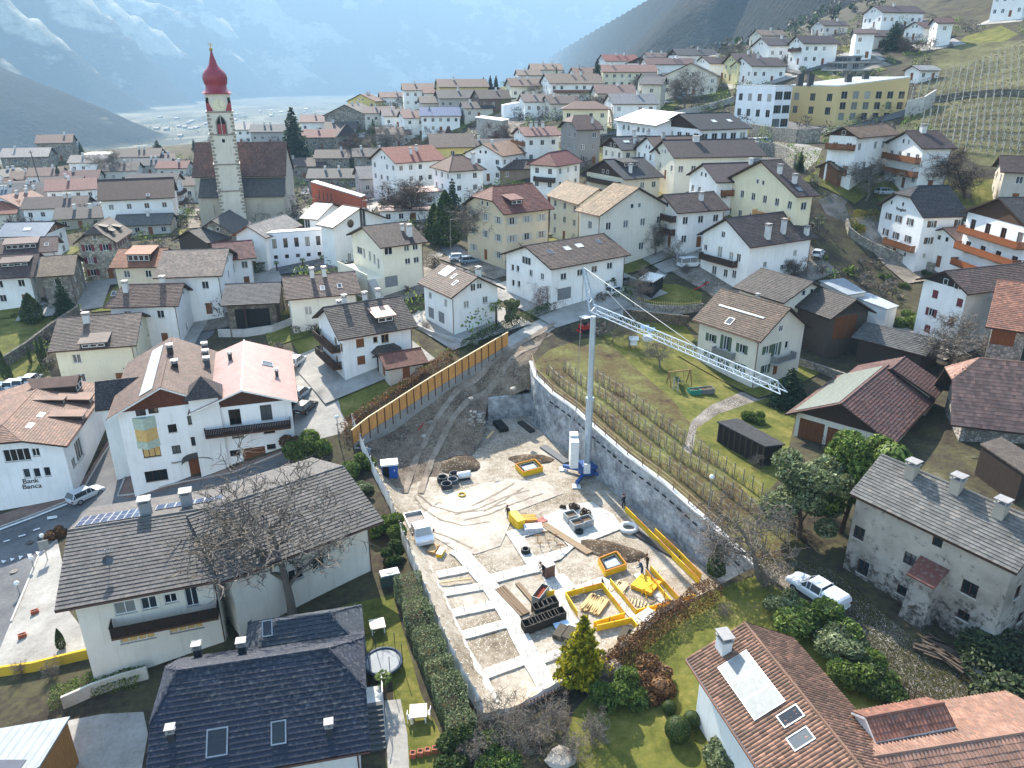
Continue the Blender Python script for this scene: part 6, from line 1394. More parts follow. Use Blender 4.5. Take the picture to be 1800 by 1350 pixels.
def strip(pts3,w,name,mat,dz=.05,zf=None,th=None,kind='structure',label=None,cat=None,jit=0.0,parent=None,sub=1.2):
 P = [np.array(p[:2],float) for p in pts3];q = []
 for a,b in zip(P[:-1],P[1:]):
  m = max(1,int(np.linalg.norm(b-a)/sub));q += [a+(b-a)*i/m for i in range(m)]
 q.append(P[-1]);q = np.array(q);t = np.gradient(q,axis=0);t /= np.linalg.norm(t,axis=1)[:,None];n = np.column_stack([-t[:,1],t[:,0]])
 rs = np.random.RandomState(len(q)*7+int(abs(q[0,0])*10));wl_ = w/2*(1+rs.uniform(-jit,jit,len(q)));wr_ = w/2*(1+rs.uniform(-jit,jit,len(q)))
 Lp,Rp = q+n*wl_[:,None],q-n*wr_[:,None]
 z = np.zeros(len(q)) if zf is None else None
 zl = z if zf is None else np.array([zf(*p) for p in Lp]);zr = z if zf is None else np.array([zf(*p) for p in Rp])
 V = [(*p,a+dz) for p,a in zip(Lp,zl)]+[(*p,a+dz) for p,a in zip(Rp,zr)];m = len(q);F = [(i+m,i+m+1,i+1,i) for i in range(m-1)]
 if th:
  b = len(V);V += [(x,y,z_-th) for x,y,z_ in V];F += [(b+i,b+i+1,i+1,i)[::-1] for i in range(m-1)]+[(i+m,i+m+1,b+i+m+1,b+i+m)[::-1] for i in range(m-1)]+[(0,m,b+m,b),(m-1,b+m-1,b+2*m-1,2*m-1)]
 o = mesh_obj(name,V,F,mat,parent)
 return tag(o,label,cat,kind=kind)
M_TRK = ground_mat('wheel_track',[(.1,'#5e5244'),(.4,'#7b6e5f'),(.7,'#8e8172'),(.95,'#a3978a')],.5,3.5,.6,.08,.9)
TRK = [at_z(*p) for p in ((725,868,0),(735,835,.3),(748,800,1.2),(764,765,2.2),(784,730,3.4),(815,692,4.8),(858,655,6.4),(905,622,7.6),(950,594,8.6),(985,572,9.3))]
for off in (-.95,.95):
 P = np.array([p[:2] for p in TRK]);t = np.gradient(P,axis=0);t /= np.linalg.norm(t,axis=1)[:,None];n = np.column_stack([-t[:,1],t[:,0]])
 strip(P+n*off,.75,'wheel_track',M_TRK,.1,lambda x,y: max(0,float(ramp_z(np.array([x]),np.array([y]))[0]))+noise.noise((x*.9,y*.9,5))*.096+noise.noise((x*2.3,y*2.3,8))*.064,jit=.2)
M_WET = ground_mat('wet_screed',[(.1,'#766b5d'),(.4,'#91877a'),(.7,'#a49b8e'),(.95,'#b8b1a5')],.35,2.5,.6,.06,.45)
fill([at_z(*p,0) for p in ((742,905),(790,868),(850,850),(905,842),(960,848),(990,868),(905,900),(880,960),(835,975),(800,968),(765,945))],.8,lambda X,Y: X*0+.055,'screed_patch',M_WET,bump=.012)
def P0(px,py,z=0.0): return at_z(px,py,z)
M_MUD = ground_mat('muddy_track',[(.1,'#6a5f51'),(.5,'#7d7263'),(.9,'#928778')],.6,5,.5,.05,.8)
for k,l in enumerate((((728,872),(745,895),(775,915),(815,925),(860,918)),((735,868),(760,890),(800,902),(850,898),(890,885)),((800,905),(840,895),(885,875),(930,862)),((815,915),(860,905),(905,885),(955,868)),((830,890),(870,870),(905,850)),((850,900),(885,880),(920,858)),((745,930),(790,945),(830,965)),((735,885),(748,915),(752,950)))):
 strip([P0(*p) for p in l],.2,'wheel_track',M_MUD,.074+.001*k,jit=.7,sub=.4)
# retaining walls
M_SHOT = ground_mat('shotcrete',[(.05,'#57595b'),(.35,'#838587'),(.6,'#9d9f9f'),(.95,'#c0c1c0')],.45,1.8,.8,.12,.9)
def wall_along(root,top,zb,thick,mat,name='wall_face',nz=6,cap=None,jit=.12):
 P = [np.array(p[:2],float) for p in top];zt = [float(p[2]) for p in top];q = [];z = []
 for i in range(len(P)-1):
  m = max(1,int(np.linalg.norm(P[i+1]-P[i])/1.2))
  for j in range(m): q.append(P[i]+(P[i+1]-P[i])*j/m);z.append(zt[i]+(zt[i+1]-zt[i])*j/m)
 q.append(P[-1]);z.append(zt[-1]);q = np.array(q);t = np.gradient(q,axis=0);t /= np.linalg.norm(t,axis=1)[:,None];n = np.column_stack([t[:,1],-t[:,0]])  # n points right of travel
 V = [];F = [];m = len(q)
 for k in range(nz+1):
  for i in range(m):
   zz = zb+(z[i]-zb)*k/nz;j = noise.noise((q[i,0]*.7,zz*.8,q[i,1]*.7))*jit if 0 < k < nz else 0
   p = q[i]+n[i]*j;V.append((p[0],p[1],zz))
 for k in range(nz):
  for i in range(m-1): F.append((k*m+i,k*m+i+1,(k+1)*m+i+1,(k+1)*m+i))
 b = len(V);V += [(*(q[i]-n[i]*thick),z[i]) for i in range(m)];V += [(*(q[i]-n[i]*thick),zb) for i in range(m)]
 for i in range(m-1): F += [(nz*m+i,nz*m+i+1,b+i+1,b+i),(b+i,b+i+1,b+m+i+1,b+m+i)]
 mesh_obj(name,V,F,mat,root,smooth=False)
 if cap:
  cb = MB()
  for i in range(m-1):
   a,c = q[i],q[i+1];na,nc = n[i],n[i+1]
   cb.add([(*(a+na*.1),z[i]),(*(c+nc*.1),z[i+1]),(*(c-nc*(thick+.05)),z[i+1]),(*(a-na*(thick+.05)),z[i]),(*(a+na*.1),z[i]+cap[0]),(*(c+nc*.1),z[i+1]+cap[0]),(*(c-nc*(thick+.05)),z[i+1]+cap[0]),(*(a-na*(thick+.05)),z[i]+cap[0])],[(0,3,2,1),(4,5,6,7),(0,1,5,4),(2,3,7,6)])
  cb.build('wall_cap',cap[1],root)
 return q,np.array(z),n
WT = [np.array([p[0],p[1],p[2]]) for p in WALL_TOP]
rw = tag(empty('retaining_wall',(0,0,0)),'long grey shotcrete retaining wall on the right side of the pit','wall')
q,z,n = wall_along(rw,WT,-.5,.45,M_SHOT,cap=(.18,concrete('#b9b8b4',.3)),nz=9,jit=.16)
for i in range(8,len(q)-1):
 a = q[i]+n[i]*.12;b = q[i]+(q[i+1]-q[i])*.55+n[i]*.12
 MB().bar((*a,z[i]-1.15),(*b,z[i]-1.15),.06,.16).build('anchor_slot',plain('dark_slot','#1c1c1e',.9),rw)
bwt = [np.array([*p,3.45]) for p in BW[::-1]]
bw = tag(empty('retaining_wall',(0,0,0)),'low shotcrete wall at the back of the pit under the boulders','wall');wall_along(bw,bwt[::-1],-.5,.4,M_SHOT,nz=5,jit=.15)
lw = tag(empty('retaining_wall',(0,0,0)),'short grey shotcrete patch below the wooden hoarding corner','wall')
wall_along(lw,[np.array([*at_z(622,792,1.9)[:2],2.3]),np.array([*at_z(652,800,1.4)[:2],2.2])],-.3,.4,M_SHOT,nz=4)
rail = tag(empty('safety_rail',(0,0,0)),'timber safety rail along the top of the long retaining wall','railing')
for i in range(0,len(q),2):
 p = q[i]-n[i]*.25;MB().box((-.05,-.05,0),(.05,.05,1.15)).build('post',wood('#8a6a50'),rail,loc=(p[0],p[1],z[i]+.15))
for hh in (.6,1.1):
 mb = MB()
 for i in range(0,len(q)-2,2): a = q[i]-n[i]*.25;b = q[min(i+2,len(q)-1)]-n[i]*.25;mb.bar((a[0],a[1],z[i]+.15+hh),(b[0],b[1],z[min(i+2,len(q)-1)]+.15+hh),.035,.12)
 mb.build('rail',wood('#a88d70'),rail)
# wooden hoarding
hd = tag(empty('hoarding',(0,0,0)),'orange plywood hoarding with posts along the dirt ramp','fence')
MPLY = wood('#c98f4e',.5);WP = WOODF[::-1];Q = []
for a,b in zip(WP[:-1],WP[1:]):
 m = max(1,round(np.linalg.norm((b-a)[:2])/1.35));Q += [a+(b-a)*i/m for i in range(m)]
Q.append(WP[-1])
for a,b in zip(Q[:-1],Q[1:]):
 za,zb = land(a[0],a[1]),land(b[0],b[1]);d = Vector((b[0]-a[0],b[1]-a[1],0)).normalized();s = d*.03
 MB().add([(a[0]+s.x,a[1]+s.y,za+.5),(b[0]-s.x,b[1]-s.y,zb+.5),(b[0]-s.x,b[1]-s.y,zb+2.5),(a[0]+s.x,a[1]+s.y,za+2.5)]+[(a[0]+s.x+d.y*.04,a[1]+s.y-d.x*.04,za+.5),(b[0]-s.x+d.y*.04,b[1]-s.y-d.x*.04,zb+.5),(b[0]-s.x+d.y*.04,b[1]-s.y-d.x*.04,zb+2.5),(a[0]+s.x+d.y*.04,a[1]+s.y-d.x*.04,za+2.5)],[(0,1,2,3),(7,6,5,4),(3,2,6,7),(1,0,4,5)]).build('panel',MPLY,hd)
 MB().box((-.06,-.06,-.5),(.06,.06,2.45)).build('post',wood('#5d4028'),hd,loc=(a[0]+d.y*.12,a[1]-d.x*.12,za))
 MB().bar((a[0],a[1],za+2.55),(b[0],b[1],zb+2.55),.16,.1).build('top_rail',wood('#d8c29a'),hd)
 MB().add([(a[0]+d.y*.1,a[1]-d.x*.1,za-2.0),(b[0]+d.y*.1,b[1]-d.x*.1,zb-2.0),(b[0]+d.y*.1,b[1]-d.x*.1,zb+.5),(a[0]+d.y*.1,a[1]-d.x*.1,za+.5)],[(0,1,2,3)]).build('kickboard',concrete('#8b8882'),hd)
# white sheet fence down the left side and across the front
M_SHEET = plain('white_sheet','#e2e1dd',.7,.2,0,.12,1.5)
def sheet_fence(line,name,label,hgt,sl=.0):
 r = tag(empty(name,(0,0,0)),label,'fence');Q = []
 for a,b in zip(line[:-1],line[1:]):
  m = max(1,round(np.linalg.norm((b-a)[:2])/1.6));Q += [a+(b-a)*i/m for i in range(m)]
 Q.append(line[-1]);rs = np.random.RandomState(3)
 hs = [hgt+rs.uniform(-.15,.15) for _ in Q]
 for i,(a,b) in enumerate(zip(Q[:-1],Q[1:])):
  d = Vector((b[0]-a[0],b[1]-a[1],0)).normalized();nn = Vector((d.y,-d.x,0));za,zb = land(a[0],a[1]),land(b[0],b[1]);V = [];F = [];nu,nv = 5,4
  for v in range(nv+1):
   for u in range(nu+1):
    t = u/nu;h_ = (hs[i]*(1-t)+hs[i+1]*t)-.10*math.sin(t*math.pi);k = .09*math.sin(v/nv*math.pi)*math.sin(t*math.pi)*(1 if i%2 else -1)+.02*math.sin(v*2.3+u*3+i)
    p = Vector((a[0]+(b[0]-a[0])*t,a[1]+(b[1]-a[1])*t,za+(zb-za)*t-.3+(h_+.3)*v/nv))+nn*k;V.append(tuple(p))
  for v in range(nv):
   for u in range(nu): F.append((v*(nu+1)+u,v*(nu+1)+u+1,(v+1)*(nu+1)+u+1,(v+1)*(nu+1)+u))
  mesh_obj('sheet',V,F,M_SHEET,r,smooth=True)
  MB().box((-.035,-.035,-.4),(.035,.035,hs[i]+.1)).build('post',MMET,r,loc=(a[0]-nn.x*.08,a[1]-nn.y*.08,za))
 return r
sheet_fence(FENCE,'sheet_fence','white fabric fence along the left edge of the pit',1.9)
sheet_fence(FRONT[:-1],'sheet_fence','low white fabric fence along the front edge of the pit',.8)
# foundation strips
M_CONC = concrete('#b3afa6',.8,1.6)
_sb = MB().tube([(0,0,0),(0,0,.55)],.016,4);_sbm = bpy.data.meshes.new('starter_bar');_sbm.from_pydata(_sb.v,[],_sb.f);_sbm.materials.append(plain('rebar','#5a3a2a',.7))
def fstrip(pts,w,label,z=.16):
 o = strip([P0(*p) for p in pts],w,'foundation_strip',M_CONC,z,None,.2,None,label,'foundation',.05,sub=.9)
 for a,b in zip(pts[:-1],pts[1:]):
  A_,B_ = P0(*a),P0(*b);m = max(1,int(np.linalg.norm(B_-A_)/1.6));d = (B_-A_)/np.linalg.norm(B_-A_)
  for i in range(m):
   for s_ in (-.25,.25): q = A_+(B_-A_)*(i+.5)/m+np.array([-d[1],d[0],0])*s_;link('starter_bar',_sbm,o,(q[0],q[1],z))
fstrip([(710,930),(733,973),(767,1040),(787,1087),(813,1147),(843,1193),(864,1240)],1.3,'long pale concrete footing along the left fence of the pit')
fstrip([(800,968),(812,975),(832,998),(856,1025),(875,1052),(902,1096),(922,1135),(940,1170),(962,1210)],1.7,'long pale concrete footing down the middle of the pit',.165)
for k,(a,b) in enumerate((((768,1012),(838,998)),((778,1044),(862,1030)),((796,1080),(874,1063)),((815,1118),(893,1097)),((850,1188),(925,1160)))):
 fstrip([a,b],1.15,'pale cross footing between the two long footings, %s from the back' % ('first','second','third','fourth','fifth')[k],.155)
fstrip([(862,1020),(905,1008),(962,996)],1.5,'pale concrete footing running right from the middle footing',.158)
fstrip([(962,994),(978,1050),(1000,1100)],1.6,'broad pale concrete footing beside the rubble baskets',.162)
fstrip([(940,1165),(985,1150),(1010,1140)],1.0,'short pale footing left of the yellow conifer',.157)
fstrip([(1012,1040),(1060,1022),(1066,1026),(1130,1100),(1150,1122)],1.2,'pale footing between the two yellow formwork squares',.159)
fstrip([(1120,1010),(1185,1075),(1200,1085)],1.0,'pale footing beside the right yellow formwork',.161)
slabp = [P0(*p) for p in ((888,936),(925,926),(965,905),(1000,888),(1040,884),(1078,905),(1095,930),(1045,950),(1010,962),(985,985),(930,1002))]
hole = [P0(*p)[:2] for p in ((922,945),(972,932),(1000,962),(940,980))]
fill(slabp,1.0,lambda X,Y: X*0+.13,'floor_slab',M_CONC,holes=[hole],kind=None,label='pale concrete floor slab in the right half of the pit',cat='slab')
fill([P0(*p) for p in ((990,1010),(1012,1030),(985,1062),(1000,1075),(1020,1095),(1000,1115),(975,1070),(968,1010))],1.0,lambda X,Y: X*0+.12,'floor_slab',M_CONC,kind=None,label='narrow pale slab left of the yellow formwork',cat='slab')
# yellow formwork
M_YEL = plain('yellow_formwork','#e0b413',.5,.35,0,.12,2);M_YEDGE = wood('#b9772e')
def boards(label,lines,hgt=.62,z=0.05):
 o = P0(*lines[0][0]);r = tag(empty('formwork',tuple(o)),label,'formwork')
 for ln in lines:
  for a,b in zip(ln[:-1],ln[1:]):
   A_,B_ = P0(*a)-o,P0(*b)-o;L_ = np.linalg.norm(B_-A_);m = max(1,round(L_/2.4))
   for i in range(m):
    p,q_ = A_+(B_-A_)*(i+.01)/m,A_+(B_-A_)*(i+.99)/m
    MB().bar((p[0],p[1],z+hgt/2),(q_[0],q_[1],z+hgt/2),.05,hgt).build('board',M_YEL,r)
    MB().bar((p[0],p[1],z+hgt+.04),(q_[0],q_[1],z+hgt+.04),.08,.06).build('batten',M_YEDGE if i%2 else M_YEL,r)
    c = (p+q_)/2;dd = Vector((q_-p)).normalized();MB().bar((c[0]-dd.y*.08,c[1]+dd.x*.08,z+hgt+.3),(c[0]-dd.y*.08,c[1]+dd.x*.08,-.1),.06).build('stake',wood('#9a7040'),r)
 return r
X_ = lambda l: [(850+a/3.97,850+b/3.97) for a,b in l]
boards('yellow formwork square with timber stacked inside, nearest the conifer',[X_([(570,800),(825,735),(985,945),(765,1010)]),X_([(570,800),(655,935)])])
boards('yellow formwork square with trestle inside, right of the timber square',[X_([(880,705),(1062,925),(1310,862),(1128,640)])])
boards('yellow formwork corner below the two workers',[X_([(1160,610),(1368,845),(1480,812)])])
boards('long yellow formwork board line along the retaining wall, farther row',[X_([(985,195),(1145,355),(1300,510),(1505,712)])])
boards('long yellow formwork board line at the foot of the retaining wall',[X_([(1192,350),(1350,500),(1517,672)])])
boards('ochre formwork strip in front of the timber square',[X_([(785,1035),(1030,980),(1095,1062)])])
boards('ochre formwork corner by the white board',[X_([(1165,1035),(1092,950),(1360,888)])])
boards('short yellow board beside the metal skip',[X_([(372,820),(495,785)])])
boards('ochre formwork piece at the right front fence',[X_([(1398,872),(1475,845)])])
def shaft(label,c4,zf=-.55):
 P = [P0(*p) for p in c4];o = P[0];r = tag(empty('shaft_formwork',tuple(o)),label,'formwork');L = [p-o for p in P]
 for a,b in zip(L,L[1:]+L[:1]):
  MB().bar((a[0],a[1],.3),(b[0],b[1],.3),.08,.7).build('board',M_YEL,r)
  MB().bar((a[0]*1.0,a[1],.68),(b[0],b[1],.68),.14,.06).build('batten',M_YEDGE,r)
 c = np.mean(L,0);ins = [c+(p-c)*.72 for p in L]
 MB().add([(p[0],p[1],.42) for p in ins],[(0,1,2,3)]).build('water_surface',plain('grey_water','#9aa0a2',.15,.6),r)
 for a,b in zip(ins,ins[1:]+ins[:1]): MB().bar((a[0],a[1],.5),(b[0],b[1],.5),.12,.2).build('inner_board',plain('dark_form','#34383a'),r)
 return P
s1 = shaft('yellow-framed square shaft beside the dark dug hole',X_([(800,560),(925,510),(995,600),(848,650)]))
s2 = shaft('yellow-framed square shaft near the crane',[(906,824),(940,815),(954,829),(920,838)])
M_SOIL = ground_mat('dug_soil',[(.1,'#33291f'),(.45,'#4a3d2f'),(.8,'#655645')],.5,2.5,.9,.15,.95,('#8b8172',3))
def mound(name,label,px,py,rx,ry,hh,mat=None,seed=0,cat='mound',zb=0.0,rot=0):
 c = at_z(px,py,zb);V = [];F = [];n = 20;m = 8
 for j in range(m+1):
  for i in range(n):
   t = 2*math.pi*i/n;r = 1-j/m;k = 1+.28*noise.noise((math.cos(t)*1.4+seed,math.sin(t)*1.4,seed));x = rx*r*k*math.cos(t);y = ry*r*k*math.sin(t)
   V.append((x*math.cos(rot)-y*math.sin(rot),x*math.sin(rot)+y*math.cos(rot),(hh*(1-r**1.6)-.25*(j == 0))*(1+.35*noise.noise((x*.8,y*.8,seed)))))
 for j in range(m):
  for i in range(n): F.append((j*n+i,j*n+(i+1)%n,(j+1)*n+(i+1)%n,(j+1)*n+i))
 return tag(mesh_obj(name,V,F,mat or M_SOIL,smooth=True,loc=tuple(c)),label,cat)
mound('soil_heap','dark heap of soil behind the coiled pipes',806,818,3.2,2.6,.9,seed=1)
mound('soil_heap','dark soil around the shaft near the crane',932,808,3.2,1.6,.45,seed=2)
mound('soil_heap','dark soil bank round the big square shaft',1075,968,4.2,1.7,.55,seed=3,rot=-.4)
# stones
_ST = []
for k in range(5):
 V = [];F = [];bm = bmesh.new();bmesh.ops.create_icosphere(bm,subdivisions=2,radius=1)
 for v in bm.verts:
  f = 1+.28*noise.noise(v.co*1.1+Vector((k*7,0,0)))+.12*noise.noise(v.co*2.6+Vector((0,k*3,0)));v.co *= f;v.co.z *= .75
 me = bpy.data.meshes.new('boulder');bm.to_mesh(me);bm.free();me.materials.append(concrete(('#9d9488','#8a8177','#a59c90')[k%3],.5,2));_ST.append(me)
def stone(px,py,r,z=None,label=None,group=None):
 p = at_z(px,py,z) if z is not None else on_land(px,py)
 if z is not None:
  for _ in range(3): zz = pit_z(p[0],p[1]);p = at_z(px,py,zz)
 o = link('boulder',random.choice(_ST),None,(p[0],p[1],p[2]+r*.4),random.uniform(0,6),(r*random.uniform(.8,1.2),r*random.uniform(.8,1.1),r*random.uniform(.7,.95)))
 return tag(o,label,'boulder',group)
for px,py,r,l in ((915,638,.75,'largest pale boulder near the start of the retaining wall'),(860,668,.45,'small pale boulder left of the boulder heap, uppermost'),(875,662,.5,'pale boulder between ramp and boulder heap'),(858,674,.6,'rounded pale boulder left of the boulder heap'),(828,703,.45,'lone boulder at the ramp edge above the stone pile'),(800,778,.55,'lone pale boulder below the ramp bend'),(758,744,.45,'small boulder beside the rust-red pipe'),(746,770,.55,'grey boulder below the rust-red pipe')): stone(px,py,r,3,l,'loose boulders by the ramp')
for px,py in ((897,667),(905,672),(913,665),(921,668),(929,664),(933,672),(918,676),(924,684),(912,687),(902,686),(893,684),(882,680),(875,690),(866,696),(858,697),(928,679),(936,680),(908,679),(887,690),(897,692)):
 stone(px,py,random.uniform(.5,.8),4,'pale boulder in the heap above the low back wall','boulder heap above the back wall')
for k in range(46):
 stone(random.uniform(826,858),740+random.uniform(-16,16),random.uniform(.16,.34),2,'small broken stone in the pile beside the back wall','stone pile beside the back wall')
# vegetation
def leaf_mat(name,hexes,rough=.6,sub=.35):
 key = ('leaf',name)
 if key in _M: return _M[key]
 n = NT(name);g = n.node('ShaderNodeNewGeometry');k = len(hexes)
 n.base(n.ramp(g.outputs['Random Per Island'],[(i/(k-1),lin(x)) for i,x in enumerate(hexes)]))
 m = n.set(rough,.25);tl = n.node('ShaderNodeBsdfTranslucent');c = n.b.inputs['Base Color'].links[0].from_socket
 n.l(c,tl.inputs[0]);mx = n.node('ShaderNodeMixShader');mx.inputs[0].default_value = sub;n.l(n.b.outputs[0],mx.inputs[1]);n.l(tl.outputs[0],mx.inputs[2]);n.l(mx.outputs[0],n.out.inputs[0])
 _M[key] = m;return m
L_FIR = leaf_mat('fir_needles',['#192419','#243421','#34462b','#445637'])
L_THU = leaf_mat('thuja_leaves',['#1f2a17','#314221','#47592c','#606f39'])
L_YEL = leaf_mat('golden_needles',['#434713','#767618','#a2971c','#c4b32a'])
L_GRN = leaf_mat('evergreen_leaves',['#293818','#465a24','#657933','#89984e'])
L_OLV = leaf_mat('olive_leaves',['#353e26','#56603d','#7a845b','#9ca57d'])
L_BOX = leaf_mat('box_leaves',['#1f2b15','#31411e','#455727','#576831'])
L_BRN = leaf_mat('dry_leaves',['#34251c','#553b28','#765332','#956e42'])
L_HYEL = leaf_mat('gold_hedge',['#4a4a16','#6f6a1a','#8f8524','#a3983a'])
L_IVY = leaf_mat('ivy_leaves',['#1c2316','#2c3821','#414e2e','#5c6640'])
B_GREY = leaf_mat('grey_bark',['#4a433b','#5a5249','#6b6258','#7d7368'],.9,0)
B_BRN = leaf_mat('brown_bark',['#33271f','#43342a','#554337','#665445'],.9,0)
B_PINK = leaf_mat('pinkish_twigs',['#5a4640','#6e5850','#85706a','#98837c'],.9,0)
def cards(pts,nrm,size,rs,aspect=1.7,tilt=.9):
 n = len(pts);d = rs.normal(size=(n,3));d /= np.linalg.norm(d,axis=1)[:,None]
 a = d*tilt+nrm*(1-tilt)+1e-6;a /= np.linalg.norm(a,axis=1)[:,None]
 r = rs.normal(size=(n,3));u = np.cross(a,r);u /= np.linalg.norm(u,axis=1)[:,None]+1e-9;v = np.cross(a,u)
 s = size*rs.uniform(.6,1.3,n)[:,None]
 P = np.stack([pts-u*s*aspect*.5,pts+v*s*.45,pts+u*s*aspect*.5,pts-v*s*.45],1)
 return P.reshape(-1,3),np.arange(n*4).reshape(n,4)
def card_mesh(name,pts,nrm,size,mat,seed=0,**k):
 V,F = cards(np.asarray(pts),np.asarray(nrm),size,np.random.RandomState(seed),**k)
 me = bpy.data.meshes.new(name);me.from_pydata(V.tolist(),[],F.tolist());me.materials.append(mat);return me
def blob(n,rs,lumps,jitter=.12):
 P = [];N = [];w = np.array([l[3]*l[4]+l[4]*l[5] for l in lumps]);w /= w.sum()
 for l,k in zip(lumps,(w*n).astype(int)):
  d = rs.normal(size=(k,3));d /= np.linalg.norm(d,axis=1)[:,None];r = np.clip(1-np.abs(rs.normal(0,jitter,k)),.3,1.05)[:,None]
  P.append(np.array(l[:3])+d*r*np.array(l[3:6]));N.append(d)
 return np.concatenate(P),np.concatenate(N)
_TP = {}
def branches(seed,H,spread=.5,trunk=.22,levels=4,up=.35,first=.25,kids=(7,6,5,4),droop=0.0,rmin=.012):
 rs = np.random.RandomState(seed);tr = MB();cr = MB()
 def grow(p,d,L,r,lev):
  n = 4 if lev < 2 else 3;pts = [p];rad = [r];q = p.copy();dd = d.copy()
  for i in range(n):
   dd = dd+Vector(rs.normal(0,.13+.05*lev,3));dd.z += (up*.10 if lev else .12)-droop*lev*.1;dd.normalize();q = q+dd*L/n;pts.append(q.copy());rad.append(r*(1-(i+1)/n*.72))
  (tr if lev == 0 else cr).tube(pts,rad,7 if lev == 0 else (5 if lev == 1 else 3),cap=False)
  if lev >= levels: return
  k = kids[min(lev,len(kids)-1)]
  for j in range(k):
   t = first+(1-first)*(j+rs.uniform(.2,.9))/k if lev == 0 else .2+.8*(j+rs.rand())/k
   i = min(n-1,int(t*n));b = pts[i].lerp(pts[i+1],t*n-i);ax = Vector(rs.normal(0,1,3));ax = (ax-ax.dot(dd)*dd).normalized()
   nd = (dd*(1-spread)+ax*(spread+.25));nd.z += up*(.5 if lev == 0 else .25);nd.normalize()
   grow(b,nd,L*rs.uniform(.45,.72)*(1 if lev else .8),max(rmin,rad[i]*.55),lev+1)
 grow(Vector((0,0,-.3)),Vector((0,0,1)),H*.72,trunk,0)
 return tr,cr
def proto_bare(key,bark,**k):
 if key not in _TP:
  tr,cr = branches(**k);a = bpy.data.meshes.new('trunk');a.from_pydata(tr.v,[],tr.f);a.materials.append(bark);b = bpy.data.meshes.new('crown');b.from_pydata(cr.v,[],cr.f);b.materials.append(bark);_TP[key] = (a,b,k['H'])
 return _TP[key]
def place_tree(name,label,meshes,px,py,hgt,base_h,rz=None,cat='tree',group=None,pos=None,wide=1.0):
 p = on_land(px,py) if pos is None else pos;s = hgt/base_h
 r = empty(name,tuple(p),random.uniform(0,6.28) if rz is None else rz);r.scale = (s*wide,s*wide,s);tag(r,label,cat,group)
 for nm,me in zip(('trunk','crown'),meshes): link(nm,me,r)
 return r
BT = [proto_bare('b%d'%i,b,seed=11+i*5,H=10,spread=s_,trunk=.24,levels=4,up=u_,kids=kk,rmin=.028) for i,(b,s_,u_,kk) in enumerate(((B_GREY,.55,.3,(11,7,6,5)),(B_BRN,.62,.25,(11,7,6,5)),(B_GREY,.5,.5,(11,7,5,4)),(B_GREY,.7,.12,(9,7,6,4))))]
BS = proto_bare('shrub',B_GREY,seed=5,H=3,spread=.6,trunk=.05,levels=3,up=.5,first=.02,kids=(14,9,6),rmin=.014)
BW_ = proto_bare('weep',B_PINK,seed=8,H=5,spread=.6,trunk=.12,levels=4,up=.1,kids=(8,6,5,4),droop=1.4)
def proto_fir(key,mat,H=10,w=.3,dens=1.0,tiers=22,droop=.25,seed=1,size=.34):
 if key not in _TP:
  rs = np.random.RandomState(seed);P = [];N = [];cr_t = MB()
  for i in range(tiers):
   t = (i+.5)/tiers;z = H*(.06+.93*t);R_ = H*w*(1-t)**.85*rs.uniform(.8,1.15)+.12;nb = max(5,int(11*(1-t)+4))
   for b in range(nb):
    a = 2*math.pi*(b+rs.rand())/nb;Rb = R_*rs.uniform(.7,1.15);m = max(4,int(Rb*13*dens));s = rs.rand(m)**.7
    x = np.cos(a)*s*Rb;y = np.sin(a)*s*Rb;zz = z-droop*Rb*s**1.5+rs.normal(0,.05*H/10,m);sp = .16*Rb*(1-s*.5)
    P.append(np.column_stack([x+rs.normal(0,1,m)*sp*abs(math.sin(a)),y+rs.normal(0,1,m)*sp*abs(math.cos(a)),zz]));N.append(np.tile([math.cos(a)*.4,math.sin(a)*.4,.8],(m,1)))
  cr = card_mesh('crown',np.concatenate(P),np.concatenate(N),size*H/10,mat,seed,tilt=.55)
  t = MB().tube([(0,0,-.5),(0,0,H*.5),(0,0,H*.97)],[H*.02,H*.013,.02],6);me = bpy.data.meshes.new('trunk');me.from_pydata(t.v,[],t.f);me.materials.append(B_BRN);_TP[key] = (me,cr,H)
 return _TP[key]
FIR = proto_fir('fir',L_FIR,w=.27);FIRB = proto_fir('firb',L_FIR,w=.4,tiers=18,seed=4,dens=1.2)
GOLD = proto_fir('gold',L_YEL,H=5.5,w=.30,tiers=22,seed=9,dens=2.4,droop=-.15,size=.5)
def proto_col(key,mat,H=6,r=.75,n=2600,seed=2,size=.16):
 if key not in _TP:
  rs = np.random.RandomState(seed);z = rs.rand(n)**.9;a = rs.rand(n)*6.283;prof = np.sin(np.clip(z*1.02,0,1)**.6*math.pi)**.55*(1-z*.35)
  rr = r*prof*np.clip(1-np.abs(rs.normal(0,.12,n)),.4,1.1)*(1+.12*np.sin(a*5+z*9));P = np.column_stack([np.cos(a)*rr,np.sin(a)*rr,.1+z*H*.98]);N = np.column_stack([np.cos(a),np.sin(a),z*0+.5])
  cr = card_mesh('crown',P,N,size,mat,seed,tilt=.6);t = MB().tube([(0,0,-.4),(0,0,H*.6)],.09,6);me = bpy.data.meshes.new('trunk');me.from_pydata(t.v,[],t.f);me.materials.append(B_BRN);_TP[key] = (me,cr,H)
 return _TP[key]
CYP = proto_col('cyp',L_THU);CYPW = proto_col('cypw',L_THU,H=6,r=1.5,n=4200,seed=6,size=.2)
def proto_bush(key,mat,lumps,n=7000,size=.10,seed=3,trunk=None,jitter=.14):
 if key not in _TP:
  rs = np.random.RandomState(seed);P,N = blob(n,rs,lumps,jitter);cr = card_mesh('foliage',P,N,size,mat,seed,tilt=.75)
  H = max(l[2]+l[5] for l in lumps);_TP[key] = (cr,H)
 return _TP[key]
